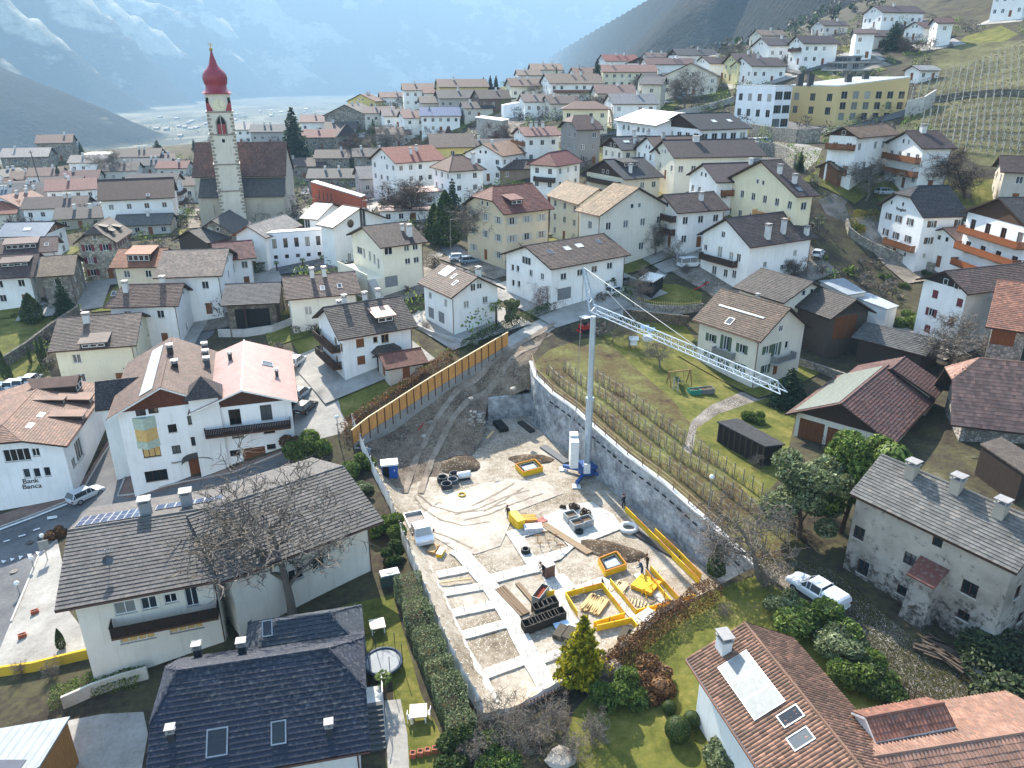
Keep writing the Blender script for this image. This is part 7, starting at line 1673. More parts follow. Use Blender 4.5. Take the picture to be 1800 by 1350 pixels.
def lumps(seed,n,R_,H,base=.3,rr=.45):
 rs = np.random.RandomState(seed);o = []
 for i in range(n):
  a = rs.rand()*6.28;d = rs.rand()**.6*R_*.75;z = base+rs.rand()*(H-base-rr*R_);k = R_*rs.uniform(rr*.7,rr*1.2);o.append((math.cos(a)*d,math.sin(a)*d,z,k,k,k*.85))
 return o
BU_G = proto_bush('bg',L_GRN,lumps(1,9,1.2,1.8));BU_O = proto_bush('bo',L_OLV,lumps(2,9,1.2,1.8));BU_D = proto_bush('bd',L_BOX,lumps(3,9,1.2,1.6));BU_R = proto_bush('br',L_BRN,lumps(4,9,1.2,1.5));BU_I = proto_bush('bi',L_IVY,lumps(5,22,1.3,1.5,.1,.3),15000,.06);TANG = proto_bush('tang',B_BRN,lumps(6,5,.8,.9),900,.12)
BALL = proto_bush('ball',L_BOX,[(0,0,.95,.95,.95,.95)],6000,.07,7,jitter=.04)
CR_O = [proto_bush('cro%d'%i,L_OLV if i else L_GRN,lumps(20+i,26,2.6,6.6,1.6,.34),20000,.15,30+i) for i in range(2)]
def bush(label,proto,px,py,hgt,wide=1.0,group=None,z=None,name='bush',rz=None):
 p = on_land(px,py) if z is None else at_z(px,py,z);s = hgt/proto[1]
 o = link(name,proto[0],None,(p[0],p[1],p[2]-.1),random.uniform(0,6.28) if rz is None else rz,(s*wide,s*wide,s));return tag(o,label,'bush',group)
def leafy(label,px,py,hgt,k=0,wide=1.0):
 p = on_land(px,py);s = hgt/CR_O[k][1];r = tag(empty('leafy_tree',tuple(p),random.uniform(0,6)),label,'tree');r.scale = (s*wide,s*wide,s)
 if ('lt',k) not in _TP:
  tr,cr = branches(seed=40+k,H=6.2,spread=.5,trunk=.16,levels=2,up=.5,kids=(8,5));m = MB();m.v = tr.v+cr.v;m.f = tr.f+[tuple(i+len(tr.v) for i in f) for f in cr.f];me = bpy.data.meshes.new('trunk');me.from_pydata(m.v,[],m.f);me.materials.append(B_BRN);_TP[('lt',k)] = me
 link('trunk',_TP[('lt',k)],r);link('crown',CR_O[k][0],r)
def hedge(label,line,w,hgt,mat,dens=42,size=.13,seed=0,pts=None,lumpy=.18,name='hedge'):
 P3 = L3(line) if pts is None else pts;rs = np.random.RandomState(seed+len(line));P = [];N = []
 o0 = P3[0]
 for a,b in zip(P3[:-1],P3[1:]):
  d = (b-a)[:2];L_ = np.linalg.norm(d);d = d/L_;n2 = np.array([-d[1],d[0]]);m = int(L_*(w+2*hgt)*dens);t = rs.rand(m);f = rs.rand(m)*(w+2*hgt);off = np.where(f < hgt,-w/2,np.where(f < hgt+w,f-hgt-w/2,w/2));zz = np.where(f < hgt,f,np.where(f < hgt+w,hgt,f-hgt-w))
  k = np.array([noise.noise((x*.8,y*.8,seed)) for x,y in (a[:2]+t[:,None]*(b-a)[:2])])*lumpy;dep = -np.abs(rs.normal(0,.07,m))+k
  xy = a[:2]+t[:,None]*(b-a)[:2]+n2*(off*(1+dep/(w/2)))[:,None];z = land_np(xy[:,0],xy[:,1])+zz*(1+k*.8)+rs.normal(0,.04,m);P.append(np.column_stack([xy,z])-o0);nn = np.where((zz >= hgt)[:,None],np.array([0,0,1.0]),np.column_stack([n2[0]*np.sign(off),n2[1]*np.sign(off),off*0]));N.append(nn)
 me = card_mesh('hedge',np.concatenate(P),np.concatenate(N),size,mat,seed,tilt=.7)
 o = link(name,me,None,tuple(o0));return tag(o,label,'hedge')
def tree_h(px,top,base): # height in metres of something standing at a base pixel row with its top at another
 p = on_land(px,base);return max(.8,z_of(top,p[1])-p[2]),p
def T(label,proto,px,top,base,name='tree',wide=1.0,group=None):
 hgt,p = tree_h(px,top,base);return place_tree(name,label,proto[:2],px,base,hgt,proto[2],pos=p,wide=wide,group=group)
T('tall dark fir standing right of the church',FIR,522,187,296,'fir_tree',1.25)
for k,(x,t,b,lab) in enumerate(((145,249,279,'lone dark conifer in the far orchards left of the flat-roofed building'),(280,245,278,'round dark conifer left of the church in the far orchards'),(107,290,328,'dark fir behind the white chalet with timber gable'),(2,278,318,'dark conifer cut by the left edge'),(342,244,264,'small conifer just left of the church tower'),(850,135,160,'left of the three skyline firs'),(862,132,160,'middle of the three skyline firs'),(872,132,160,'right of the three skyline firs'),(1048,102,166,'big dark conifer on the skyline right of centre'),(1173,88,116,'pointed fir on the far hill, nearer the big conifer'),(1190,88,110,'slim dark fir on the far hill left of the twin gables'),(1405,265,300,'young dark fir beside the hill road'),(797,312,405,'tall dark conifer in front of the town hall'),(1568,36,86,'wide dark evergreen on the hill above the gold building'),(117,487,556,'tall dark conifer in the walled garden on the left'),(1385,645,714,'dense dark evergreen beside the solar barn'))):
 T(lab,FIRB if k in (1,13,14,15,12) else FIR,x,t,b,'fir_tree',1.35 if k in (1,13,15) else (.75 if k in (10,12,14) else 1.0))
T('golden yellow conifer at the front edge of the pit',GOLD,1022,1082,1200,'golden_conifer',.95)
for x,t,b,w,lab in ((978,116,146,.6,'slim cypress on the central skyline'),(658,209,256,.8,'dark column cypress below the yellow skyline house'),(765,358,428,2.0,'plump dark thuja in front of the tall conifer'),(785,335,432,2.0,'broad green thuja beside the street near the beige house'),(870,411,452,1.2,'dark column thuja beside the beige three-storey house'),(60,515,568,2.6,'dark round-headed yew in the walled garden'),(12,612,668,1.0,'leftmost slim cypress in the garden'),(55,607,640,.7,'small cypress in the garden, nearest the wall'),(72,598,638,.8,'slim cypress in the garden, middle of the pair'),(79,592,632,.8,'slim cypress in the garden, right of the pair'),(22,640,668,.8,'short cypress beside the leftmost one'),(1258,956,1012,1.9,'dark evergreen shrub tree at the end of the retaining wall'),(1160,258,285,.6,'slim cypress in front of the black-roofed workshop'),(938,165,183,.6,'slim cypress before the cream house on the hill'),(1481,300,312,.7,'tiny paired cypress by the tan-roofed chalet'),(109,1105,1140,1.4,'small potted thuja on the terrace beside the grey row house')):
 T(lab,CYPW if w > 1.1 else CYP,x,t,b,'cypress',w*.55 if w > 1.1 else w)
leafy('tall olive-green leafy tree behind the weathered farmhouse',1478,935,10.5,0,1.0);leafy('leafy grey-green tree left of the tall one by the weathered farmhouse',1405,945,8.6,1,1.1)
leafy('round olive tree beside the palm',899,572,4.4,1,.8)
for x,y,h_,p,w,lab in ((1600,572,2.4,BU_G,1.2,'glossy green bush beside the pale metal shed'),(540,800,3.4,BU_G,.9,'dark green bush at the corner below the parking yard'),(520,795,2.4,BU_R,.9,'golden-brown bush beside the dark green corner bush'),(1088,1230,2.6,BU_G,.9,'bright green bush beside the golden conifer'),(1150,1205,1.6,BU_R,1.5,'brown winter shrub right of the bright green bush'),(1425,1110,2.4,BU_G,1.5,'big green bush behind the terracotta roof, farthest one'),(1475,1150,2.2,BU_O,1.4,'pale green bush behind the terracotta roof, second one'),(1515,1190,2.0,BU_G,1.3,'yellow-green bush behind the terracotta roof, third one'),(1550,1225,1.8,BU_D,1.3,'dark bush behind the terracotta roof, nearest one'),(1378,1075,1.8,BU_O,1.2,'olive bush left of the lane near the pickup'),(1790,1200,2.6,BU_I,2.2,'dark ivy mound at the corner of the weathered farmhouse'),(1775,1250,1.6,BU_I,2.0,'low dark bramble mound at the right edge'),(1275,1345,1.8,BU_O,1.3,'pale flowering bush at the bottom beside the terracotta house'),(800,560,1.6,BU_R,1.3,'reddish shrub below the big-roofed white house'),(835,545,1.9,BU_D,1.2,'dark green shrub by the big-roofed white house'),(1510,402,1.2,BU_G,1.2,'small green shrub inside the curved hedge'),(630,830,2.2,BU_G,1.0,'green bush between sheet fence and grey row house, far one'),(640,870,1.8,BU_O,1.0,'yellow-green bush between sheet fence and grey row house'),(680,940,2.4,BU_G,1.0,'green bush between sheet fence and grey row house, middle one'),(690,985,1.8,BU_D,1.0,'dark bush beside the heat pump'),(150,790,1.2,BU_D,1.2,'dark shrub at the bank corner'),(30,870,1.4,BU_I,2.4,'dark ground shrubs in front of the bank, left clump'),(85,862,1.4,BU_I,2.2,'dark ground shrubs in front of the bank, right clump'),(100,945,1.4,BU_R,1.0,'reddish shrub at the roof corner beside the main road'),(775,262,3.2,BU_G,1.2,'green shrubs beside the grey concrete house'),(860,258,2.6,BU_G,1.4,'bright green shrub below the grey concrete house'),(1045,165,4,BU_D,1.2,'dark shrub at the foot of the big conifer'),(1010,170,3.2,BU_D,1.4,'dark green shrubs left of the big conifer'),(1325,645,2.0,BU_O,1.0,'grey-green shrub at the corner of the cream farmhouse'),(1230,612,1.8,BU_O,1.0,'pale shrub on the left of the cream farmhouse'),(1325,740,1.6,BU_G,1.0,'green shrub behind the woodshed'),(1525,565,1.5,BU_G,1.0,'green shrub in front of the low shed'),(1490,480,1.2,BU_G,1.0,'small green bush in the allotment, left one'),(1555,490,1.1,BU_G,1.2,'small green bush in the allotment, middle one'),(1588,505,1.1,BU_G,1.0,'small green bush in the allotment, right one'),(1632,488,1.5,BU_D,1.0,'clipped round bush by the crimson-shutter farmhouse'),(545,395,2.6,BU_G,1.0,'green shrub between church and terracotta-red hall'),(880,1330,1.6,BU_G,1.4,'green shrub at the bottom centre'),(800,1330,1.8,BU_D,1.3,'dark shrub at the bottom end of the long hedge')):
 bush(lab,p,x,y,h_,w)
for x,y,h_,lab in ((1190,1298,1.9,'largest clipped box ball beside the terracotta house'),(1176,1252,1.1,'small clipped box ball behind the largest'),(1215,1275,1.3,'middle clipped box ball beside the terracotta house')): bush(lab,BALL,x,y,h_,1.0,name='box_ball')
hedge('long green hedge along the left fence of the pit',[(716,1040),(735,1100),(762,1170),(792,1240),(815,1310)],2.1,1.9,L_OLV,160,.10,1,lumpy=.3)
hedge('dark clipped hedge beside the village lane',[(815,618),(850,598),(900,575),(972,545)],1.4,1.4,L_BOX,60,.13,2)
hedge('bare brown hedge behind the wooden hoarding',[(600,768),(640,738),(700,698),(760,655),(800,628)],1.6,1.5,L_BRN,45,.13,3,lumpy=.3)
hedge('rusty brown shrub hedge along the front fence of the pit',[(1012,1212),(1070,1178),(1120,1140),(1170,1095),(1215,1070),(1258,1044)],1.5,1.3,L_BRN,150,.10,4,lumpy=.4)
hedge('curved golden clipped hedge beside the inn',[(1496,398),(1505,410),(1520,414)],1.2,1.5,L_HYEL,60,.14,5)
hedge('straight golden clipped hedge behind the inn garden',[(1500,386),(1520,384),(1545,385)],1.2,1.4,L_HYEL,60,.14,6)
hedge('tall dark clipped hedge block beside the garages',[(1040,502),(1075,520)],2.2,2.6,L_BOX,55,.15,7)
hedge('dark green ground cover below the concrete ramp, bottom left',[(90,1235),(140,1215),(190,1205),(250,1195)],2.0,.8,L_GRN,130,.10,8,lumpy=.4)
hedge('row of thujas in front of the red-roofed house',[(425,488),(440,482),(468,478)],1.4,2.0,L_THU,60,.15,9)
hedge('dark hedge in front of the church',[(300,402),(330,398)],2.0,3.0,L_FIR,50,.2,10)
hedge('low clipped maze hedge in the walled garden',[(0,545),(40,530),(70,528),(95,535),(60,548),(20,560)],.8,.6,L_BOX,70,.12,11)
hedge('long dark hedge at the garden slope left of the yellow house',[(30,690),(60,665),(95,640)],1.0,1.0,L_BOX,60,.14,12)
for k,(x,t,b,i,w,lab) in enumerate(((515,885,1085,2,1.2,'large bare pinkish tree beside the grey row house'),(690,318,388,1,1.1,'left of the two bare street trees near the school'),(722,316,390,1,1.1,'right of the two bare street trees near the school'),(850,340,448,0,1.1,'big pale bare tree in front of the beige house'),(472,335,390,3,1.3,'bare gnarled tree at the church wall'),(1697,262,350,1,1.4,'large round bare tree near the right edge'),(1522,285,352,0,1.2,'bare tree beside the white chalet'),(1203,128,195,0,1.2,'tall bare tree above the black-roofed workshop'),(1335,890,1015,3,1.2,'big bare pruned tree at the end of the retaining wall'),(1668,565,660,0,1.3,'leaning bare tree in front of the white farmhouse'),(1160,595,645,3,1.0,'dark bare fruit tree on the farm lawn'),(1105,570,610,3,1.0,'small bare fruit tree near the crane jib'),(1076,560,600,3,.9,'bare fruit tree left on the farm lawn'),(755,225,262,1,1.2,'bare tree beside the yellow house with tower'),(858,215,268,1,1.2,'bare tree in front of the grey concrete house'),(640,235,280,1,1.5,'grey bare tree beside the stone keep'),(680,225,275,0,1.5,'bare tree right of the column cypress'),(700,240,290,1,1.4,'bare tree above the orange-roofed house'),(1150,395,450,0,1.0,'bare tree in the garden below the flower balconies'),(1420,360,400,0,1.0,'bare shrubby tree below the yellow house'),(1600,60,95,1,1.5,'bare trees right of the wide hill evergreen'),(940,150,178,0,1.5,'bare tree below the dark cube house'),(1020,165,205,1,1.5,'bare dark tree below the large balcony house'),(1290,80,125,0,1.2,'bare tree beside the yellow hillside house'),(1120,135,160,0,1.2,'pale bare tree before the long cream house'),(200,270,318,0,1.3,'bare tree in the far orchards behind the apartment house'),(1440,825,890,0,.8,'bare tree among the leafy trees by the weathered farmhouse'),(120,640,690,0,.9,'bare tree against the pale yellow house'),(1405,455,500,1,1.0,'bare tree beside the long-balcony house'),(1130,470,530,3,.9,'bare apple tree at the play lawn edge'),(1190,420,465,3,.9,'bare apple tree below the beige hall'))):
 T(lab,BT[i],x,t-(b-t)*.12,b,'bare_tree',w*1.2)
T('weeping pinkish bare tree beside the garages',BW_,962,478,545,'weeping_tree',1.1)
for x,y,h_,lab in ((900,1325,2.8,'grey bare bush in the thicket below the pit corner'),(920,1285,2.4,'bare bush behind the front fabric fence'),(1040,1300,2.4,'pale bare bush right of the garden boulder'),(970,1275,2.6,'bare thorny bush beside the front fence'),(840,1330,2.4,'bare twiggy bush at the end of the long hedge'),(868,1285,3.6,'bare grey shrub over the front corner of the pit'),(950,1310,2.6,'bare grey bush at the bottom centre left'),(1005,1330,2.4,'bare pale bush at the bottom centre'),(1060,1210,2.2,'thorny bare shrub left of the green bush'),(1000,1175,2.4,'bare shrub left of the golden conifer'),(1395,930,3.0,'bare bramble shrub under the leafy trees'),(1345,1030,2.0,'fallen bare branches below the pruned tree'),(1270,1080,1.2,'bare shrub at the lawn edge'),(500,1045,2.6,'bare shrub at the foot of the pinkish tree'),(590,1010,2.2,'bare shrub at the end of the grey row house'),(90,1190,1.8,'bare shrub on the bank at the bottom left'),(40,1185,1.6,'bare shrub at the bottom left edge'),(700,560,2.0,'small bare bush beside the garden path'),(750,580,1.8,'bare bush below the big-roofed white house'),(1205,480,2.0,'bare shrub by the white van'),(1330,820,1.8,'bare shrub beside the woodshed')):
 hgt = h_;p = on_land(x,y);place_tree('bare_shrub',lab,BS[:2],x,y,hgt,3,pos=p,cat='bush',wide=1.3)
def palm(label,px,py,hgt):
 p = on_land(px,py);r = tag(empty('palm_tree',tuple(p)),label,'palm');MB().tube([(0,0,-.3),(.05,0,hgt*.5),(0,.05,hgt*.8)],[.16,.17,.14],8).build('trunk',B_BRN,r)
 rs = np.random.RandomState(int(px))
 for i in range(22):
  a = i*2.4;el = rs.uniform(-.5,1.1);L_ = hgt*.28*rs.uniform(.8,1.1);mb = MB();o = Vector((0,.05,hgt*.8));d = Vector((math.cos(a)*math.cos(el),math.sin(a)*math.cos(el),math.sin(el)));s = d.cross(Vector((0,0,1))).normalized();tip = o+d*L_*.5
  for j in range(9):
   t = (j-4)/4*1.25;e = (d*math.cos(t)+s*math.sin(t)).normalized();q = tip+e*L_*.62-Vector((0,0,L_*.25*abs(t)+.12));w = d.cross(e) if abs(t) > .1 else s;w = s*.045*hgt/3;mb.add([tip-w*.4,tip+e*L_*.3-w,q,tip+e*L_*.3+w],[(0,1,2,3)])
  mb.bar(o,tip,.03);mb.build('frond',L_GRN,r)
palm('fan palm beside the big-roofed white house',872,578,4.6);palm('fan palm beside the navy house steps',676,1228,2.6);palm('small fan palm in front of the white school, left one',487,478,2.4);palm('small fan palm in front of the white school, right one',533,472,2.4)
_post = MB().box((-.04,-.04,-.3),(.04,.04,1.9));_pm = bpy.data.meshes.new('post');_pm.from_pydata(_post.v,[],_post.f);_pm.materials.append(wood('#8d8478'))
_vs = MB();_rs = np.random.RandomState(4)
for i in range(7):
 x = -.6+i*.2;z = 0;_vs.tube([(x*.6,0,-.1),(x*.7+_rs.normal(0,.05),_rs.normal(0,.1),.6),(x+_rs.normal(0,.1),_rs.normal(0,.16),1.2+_rs.rand()*.5)],[.025,.018,.008],4,cap=False)
_vm = bpy.data.meshes.new('vine');_vm.from_pydata(_vs.v,[],_vs.f);_vm.materials.append(B_BRN)
_cen = np.array([p[:2] for p in WALL_TOP[1:]]);_t = np.gradient(_cen,axis=0);_t /= np.linalg.norm(_t,axis=1)[:,None];_nn = np.column_stack([-_t[:,1],_t[:,0]])
if (_nn[3]@np.array([1,0])) < 0: _nn = -_nn
for k,off in enumerate((2.0,4.6,7.2)):
 P = _cen+_nn*off;P = P[(0 if k < 2 else 1):len(P)-(0 if k < 2 else 1)]
 r = tag(empty('vineyard_row',(0,0,0)),'row of bare vines on posts above the retaining wall, %s from the wall' % ('first','second','third','fourth')[k],'vineyard row');Q = []
 for a,b in zip(P[:-1],P[1:]):
  m = max(1,int(np.linalg.norm(b-a)/1.35));Q += [a+(b-a)*i/m for i in range(m)]
 pts = [(x,y,land(x,y)) for x,y in Q];ang = math.atan2(P[-1][1]-P[0][1],P[-1][0]-P[0][0])
 for i,p in enumerate(pts):
  link('post',_pm,r,p,ang+.1*random.random());link('vine',_vm,r,(p[0],p[1],p[2]),ang+random.choice((0,3.14)),(1.1,1.0,random.uniform(.7,1.0)))
 w = MB();
 for zz in (.8,1.5): w.tube([(p[0],p[1],p[2]+zz) for p in pts],.012,3,cap=False)
 w.build('wire',MMET,r)
_pp = MB().box((-.07,-.07,-.3),(.07,.07,3.0));_pm2 = bpy.data.meshes.new('post');_pm2.from_pydata(_pp.v,[],_pp.f);_pm2.materials.append(plain('concrete_post','#a09c94'))
for k in range(13):
 a = on_land(1606-2*k+(k > 6)*30,158+8*k);b = on_land(1815,78+17*k);r = tag(empty('vineyard_row',(0,0,0)),'row of concrete trellis posts on the right slope, %s' % ('topmost','second from the top','third from the top','fourth from the top','fifth from the top','sixth from the top','middle one','sixth from the bottom','fifth from the bottom','fourth from the bottom','third from the bottom','second from the bottom','lowest')[k],'vineyard row');m = 17;pts = []
 for i in range(m):
  p = a+(b-a)*i/(m-1);pts.append((p[0],p[1],land(p[0],p[1])));link('post',_pm2,r,pts[-1])
 w = MB()
 for zz in (1.2,2.8): w.tube([(p[0],p[1],p[2]+zz) for p in pts],.02,3,cap=False)
 w.build('wire',MMET,r)
 P = np.array([(pts[j][0]+(pts[j+1][0]-pts[j][0])*t,pts[j][1]+(pts[j+1][1]-pts[j][1])*t,0) for j in range(m-1) for t in np.random.RandomState(k).rand(12)]);P[:,2] = land_np(P[:,0],P[:,1])+np.random.RandomState(k).uniform(.5,2.2,len(P));P += np.random.RandomState(k+9).normal(0,.18,P.shape)
 link('vines',card_mesh('vines',P,P*0+np.array([0,0,1.0]),.22,B_GREY,k,aspect=3.5),r)
def tufts(name,label,poly,n,mat,size,seed):
 W = [p[:2] for p in L3(poly)];W = np.array(W);rs = np.random.RandomState(seed);X = rs.uniform(W[:,0].min(),W[:,0].max(),n*3);Y = rs.uniform(W[:,1].min(),W[:,1].max(),n*3);k = inside(W,X,Y) & ~inside(PIT,X,Y);X,Y = X[k][:n],Y[k][:n]
 Z = land_np(X,Y)+size*.25;P = np.column_stack([X,Y,Z]);d = rs.normal(size=(len(X),3));d[:,2] = 0;d /= np.linalg.norm(d,axis=1)[:,None]
 me = card_mesh(name,P,d,size,mat,seed,tilt=.25,aspect=1.2);tag(link(name,me),label,'grass',kind='stuff')
L_GR = leaf_mat('grass_blades',['#3e3e1b','#4f5022','#626027','#766d3b']);L_GD = leaf_mat('dry_blades',['#3e3120','#564527','#6a5a36','#5a5a2c'])
tufts('grass','short green grass on the lower lawn',ZONES[14][2],34000,L_GR,.07,1);tufts('grass','rough grass on the farm lawn',ZONES[13][2],36000,L_GR,.08,2);tufts('grass','dry grass between the vine rows',ZONES[12][2],30000,L_GD,.09,3);tufts('grass','grass in the side garden',ZONES[15][2],12000,L_GR,.07,4)
tufts('grass','grass on the lawn of the white house with thatched porch',ZONES[16][2],10000,L_GR,.08,5)
# vehicles
def car_proto(kind,paint,L=4.3,W=1.8,Ht=1.5):
 r = empty('car');w = W/2;gh = Ht
 if kind == 'suv': prof = [(-.5,.55,.95),(-.48,.35,1.02),(-.3,.28,1.04),(.05,.27,1.02),(.22,.28,.98),(.36,.3,.9),(.47,.34,.78),(.5,.45,.66)];cab = [(-.485,.0),(-.40,1),(-.05,1.0),(.08,.97),(.24,.0)]
 elif kind == 'hatch': prof = [(-.5,.5,.85),(-.48,.33,.95),(-.3,.26,.96),(.05,.25,.94),(.22,.26,.9),(.36,.28,.82),(.47,.32,.7),(.5,.42,.6)];cab = [(-.49,.0),(-.40,1),(-.08,1.0),(.06,.97),(.27,.0)]
 elif kind == 'pickup': prof = [(-.5,.6,1.15),(-.49,.45,1.2),(-.2,.4,1.2),(.1,.4,1.15),(.25,.42,1.12),(.38,.44,1.05),(.48,.48,.9),(.5,.55,.8)];cab = [(-.165,.0),(-.15,1),(.03,1.0),(.10,.95),(.25,.0)]
 else: prof = [(-.5,.5,1.1),(-.49,.35,1.15),(-.2,.3,1.15),(.2,.3,1.12),(.36,.32,1.08),(.44,.34,.98),(.49,.38,.8),(.5,.48,.7)];cab = [(-.495,.0),(-.48,1),(-.1,1.0),(.2,.98),(.28,.9),(.42,.0)]
 def loft(sec,name,mat,parent):
  mb = MB();n = len(sec[0])
  for s_ in sec: mb.v += s_
  for i in range(len(sec)-1):
   for k in range(n-1): mb.f.append((i*n+k,(i+1)*n+k,(i+1)*n+k+1,i*n+k+1));mb.m.append(0)
  mb.f.append(tuple(range(n)));mb.m.append(0);mb.f.append(tuple((len(sec)-1)*n+k for k in range(n))[::-1]);mb.m.append(0)
  return mb.build(name,mat,parent,smooth=False)
 sec = []
 for t,z0,z1 in prof:
  x = t*L;ww = w*(1-.10*max(0,abs(t)-.38)/.12);sec.append([(x,-ww*.86,z0),(x,-ww,z0+.12),(x,-ww,z1-.18),(x,-ww*.93,z1-.02),(x,0,z1+.02),(x,ww*.93,z1-.02),(x,ww,z1-.18),(x,ww,z0+.12),(x,ww*.86,z0)])
 body = loft(sec,'body',paint,r)
 zb = lambda t: float(np.interp(t,[p[0] for p in prof],[p[2] for p in prof]))
 gs = []
 for t,f in cab:
  b = zb(t)-.03;z = b+(gh-b)*f*.97+.02;wt = w*(.92-.17*f);gs.append([(t*L,-w*.92,b),(t*L,-wt,z),(t*L,wt,z),(t*L,w*.92,b)])
 glass_ = loft(gs,'windows',MGL,r)
 rs_ = [g for g,(t,f) in zip(gs,cab) if f > .8]
 mb = MB();n = len(rs_)
 for g in rs_: a,b = Vector(g[1]),Vector(g[2]);mb.v += [tuple(a+Vector((0,-.02,-.03))),tuple(a+Vector((0,.08,.035))),tuple(b+Vector((0,-.08,.035))),tuple(b+Vector((0,.02,-.03)))]
 for i in range(n-1):
  for k in range(3): mb.f.append((i*4+k,(i+1)*4+k,(i+1)*4+k+1,i*4+k+1));mb.m.append(0)
 mb.build('roof',paint,r)
 pil = MB()
 for i in range(len(gs)-1):
  for k in (0,1):
   a,b = (gs[i][0],gs[i][1]) if k == 0 else (gs[i][3],gs[i][2])
   if cab[i][1] > .8: pil.bar(a,b,.09,.05)
 for k in (1,2): pil.bar(gs[-1][0 if k == 1 else 3],gs[-2][k],.08,.06);pil.bar(gs[0][0 if k == 1 else 3],gs[1][k],.1,.06)
 pil.build('pillars',paint,r)
 if kind == 'pickup':
  loft([[(t*L,-w*.93,1.12),(t*L,-w*.9,1.12+.42*f),(t*L,-w*.72,1.12+.62*f),(t*L,0,1.12+.66*f),(t*L,w*.72,1.12+.62*f),(t*L,w*.9,1.12+.42*f),(t*L,w*.93,1.12)] for t,f in ((-.5,.15),(-.485,.8),(-.45,.98),(-.3,1),(-.2,.97),(-.17,.85))],'canopy',paint,r)
  for sy in (-1,1): MB().box((-.42*L,sy*w*.925-.02,1.24),(-.22*L,sy*w*.925+.02,1.5)).build('side_window',MGL,r)
 wr = .33 if kind in ('hatch',) else .37
 for sx in (-.3,.31):
  for sy in (-1,1):
   y = sy*(w-.1);ty = MB();n = 16;P = [(wr,-.1),(wr,.1)]
   ty.tube([(sx*L,y-.11*1,wr),(sx*L,y+.11,wr)],wr,16);t = ty.build('wheel',plain('tyre','#1a1a1b',.85),r)
   MB().tube([(sx*L,y+sy*.10,wr),(sx*L,y+sy*.125,wr)],wr*.62,12).build('rim',plain('rim','#9a9c9e',.35,.5,.7),t)
 zf = zb(.48)
 for sy in (-1,1):
  MB().box((.465*L,sy*w*.58-.2,zf-.2),(.503*L,sy*w*.58+.2,zf-.05)).build('headlight',plain('lamp_glass','#c9ccd0',.15,.6),r)
  MB().box((-.505*L,sy*w*.8-.12,zb(-.49)-.3),(-.485*L,sy*w*.8+.12,zb(-.49)-.08)).build('tail_light',plain('tail_red','#7a1216',.25,.6),r)
  MB().box((.17*L,sy*(w+.1)-.09,zb(.15)-.02),(.2*L,sy*(w+.1)+.09,zb(.15)+.14)).build('mirror',paint,r)
 MB().box((.49*L,-.3,.42),(.507*L,.3,.55)).build('number_plate',MW,r);MB().box((-.507*L,-.3,.6),(-.49*L,.3,.72)).build('number_plate',MW,r)
 return r
def cpaint(h): return plain('car_paint',h,.22,.6,.15,.02)
_cars = {}
def car(label,kind,col,px,py,ang,L=4.3,W=1.8,Ht=1.5,z=None,group=None):
 k = (kind,col)
 if k not in _cars:
  o = car_proto(kind,cpaint(col),L,W,Ht);_cars[k] = o
 else:
  src = _cars[k];o = copy_tree(src)
 p = on_land(px,py) if z is None else at_z(px,py,z);o.location = tuple(p);o.rotation_euler = (0,0,R(ang));tag(o,label,'car',group)
 return o
car('white pickup with canopy parked on the gravel lane','pickup','#d9dbdc',1434,1052,122,5.3,1.9,1.8)
car('silver car turning at the bank corner','suv','#b4bac0',152,876,62,4.5,1.85,1.6)
car('white car parked on the paved yard, farthest in','hatch','#d6d8da',523,640,80)
car('black car parked on the paved yard','hatch','#1d1f22',538,722,75)
car('silver-grey car half hidden beside the rose-roofed house','hatch','#9aa2a8',529,697,78)
car('grey car parked beside the tall clipped hedge','hatch','#7d838a',1099,500,30)
car('white car behind the clipped hedge','hatch','#d6d8da',1082,517,40)
car('white van beside the long-balcony house','van','#d3d6d8',1212,470,20,4.8,1.95,2.0)
car('white car by the beige house garages','suv','#d4d8da',808,458,15)
car('blue-grey car next to the white one by the beige house','hatch','#6f8290',826,463,20)
car('silver estate parked above the inn','suv','#aab2b6',1555,343,15)
car('white van beside the white chalet','van','#d3d6d8',1575,320,10);car('white car left of the van beside the white chalet','hatch','#d6d8da',1513,318,12)
car('white off-roader parked behind the long-balcony house','suv','#d4d8da',1437,452,60)
car('blue van near the pink-roofed white house','van','#5c7688',895,283,60);car('dark car below the pink-roofed white house','hatch','#1d1f22',915,288,40)
for k,x in enumerate((1318,1327,1336,1346)): car('%s of the row of parked cars on the terrace wall' % ('leftmost white one','second white one','third white one','rightmost blue-grey one')[k],'hatch',('#d6d8da','#d6d8da','#d6d8da','#6f8290')[k],x,253-k*.3,100,group='cars on the terrace wall')
for k,(x,y,c) in enumerate(((1275,291,'#6f8290'),(1292,290,'#d6d8da'),(1300,296,'#1d1f22'),(1315,292,'#d6d8da'),(1330,290,'#9aa2a8'))): car('%s parked in front of the black-roofed workshop' % ('blue-grey car','white car, left of the dark one','dark car','white car, right of the dark one','silver car')[k],'hatch',c,x,y,70)
for k,(x,y) in enumerate(((-8,690),(8,686),(25,681),(42,678),(58,672))): car('%s in the row behind the bank roof' % ('leftmost white parked car','second parked car','middle parked car','fourth parked car','rightmost white parked car')[k],'hatch',('#d6d8da','#9aa2a8','#d6d8da','#9aa2a8','#d6d8da')[k],x,y,95)
for k,(x,y,c) in enumerate(((1158,185,'#d6d8da'),(1175,182,'#d6d8da'),(1195,175,'#9aa2a8'),(1205,172,'#6f8290'))): car('%s on the street above the white-roofed workshop' % ('first parked car from the left','second parked car from the left','third parked car from the left','fourth parked car from the left')[k],'hatch',c,x,y,15)
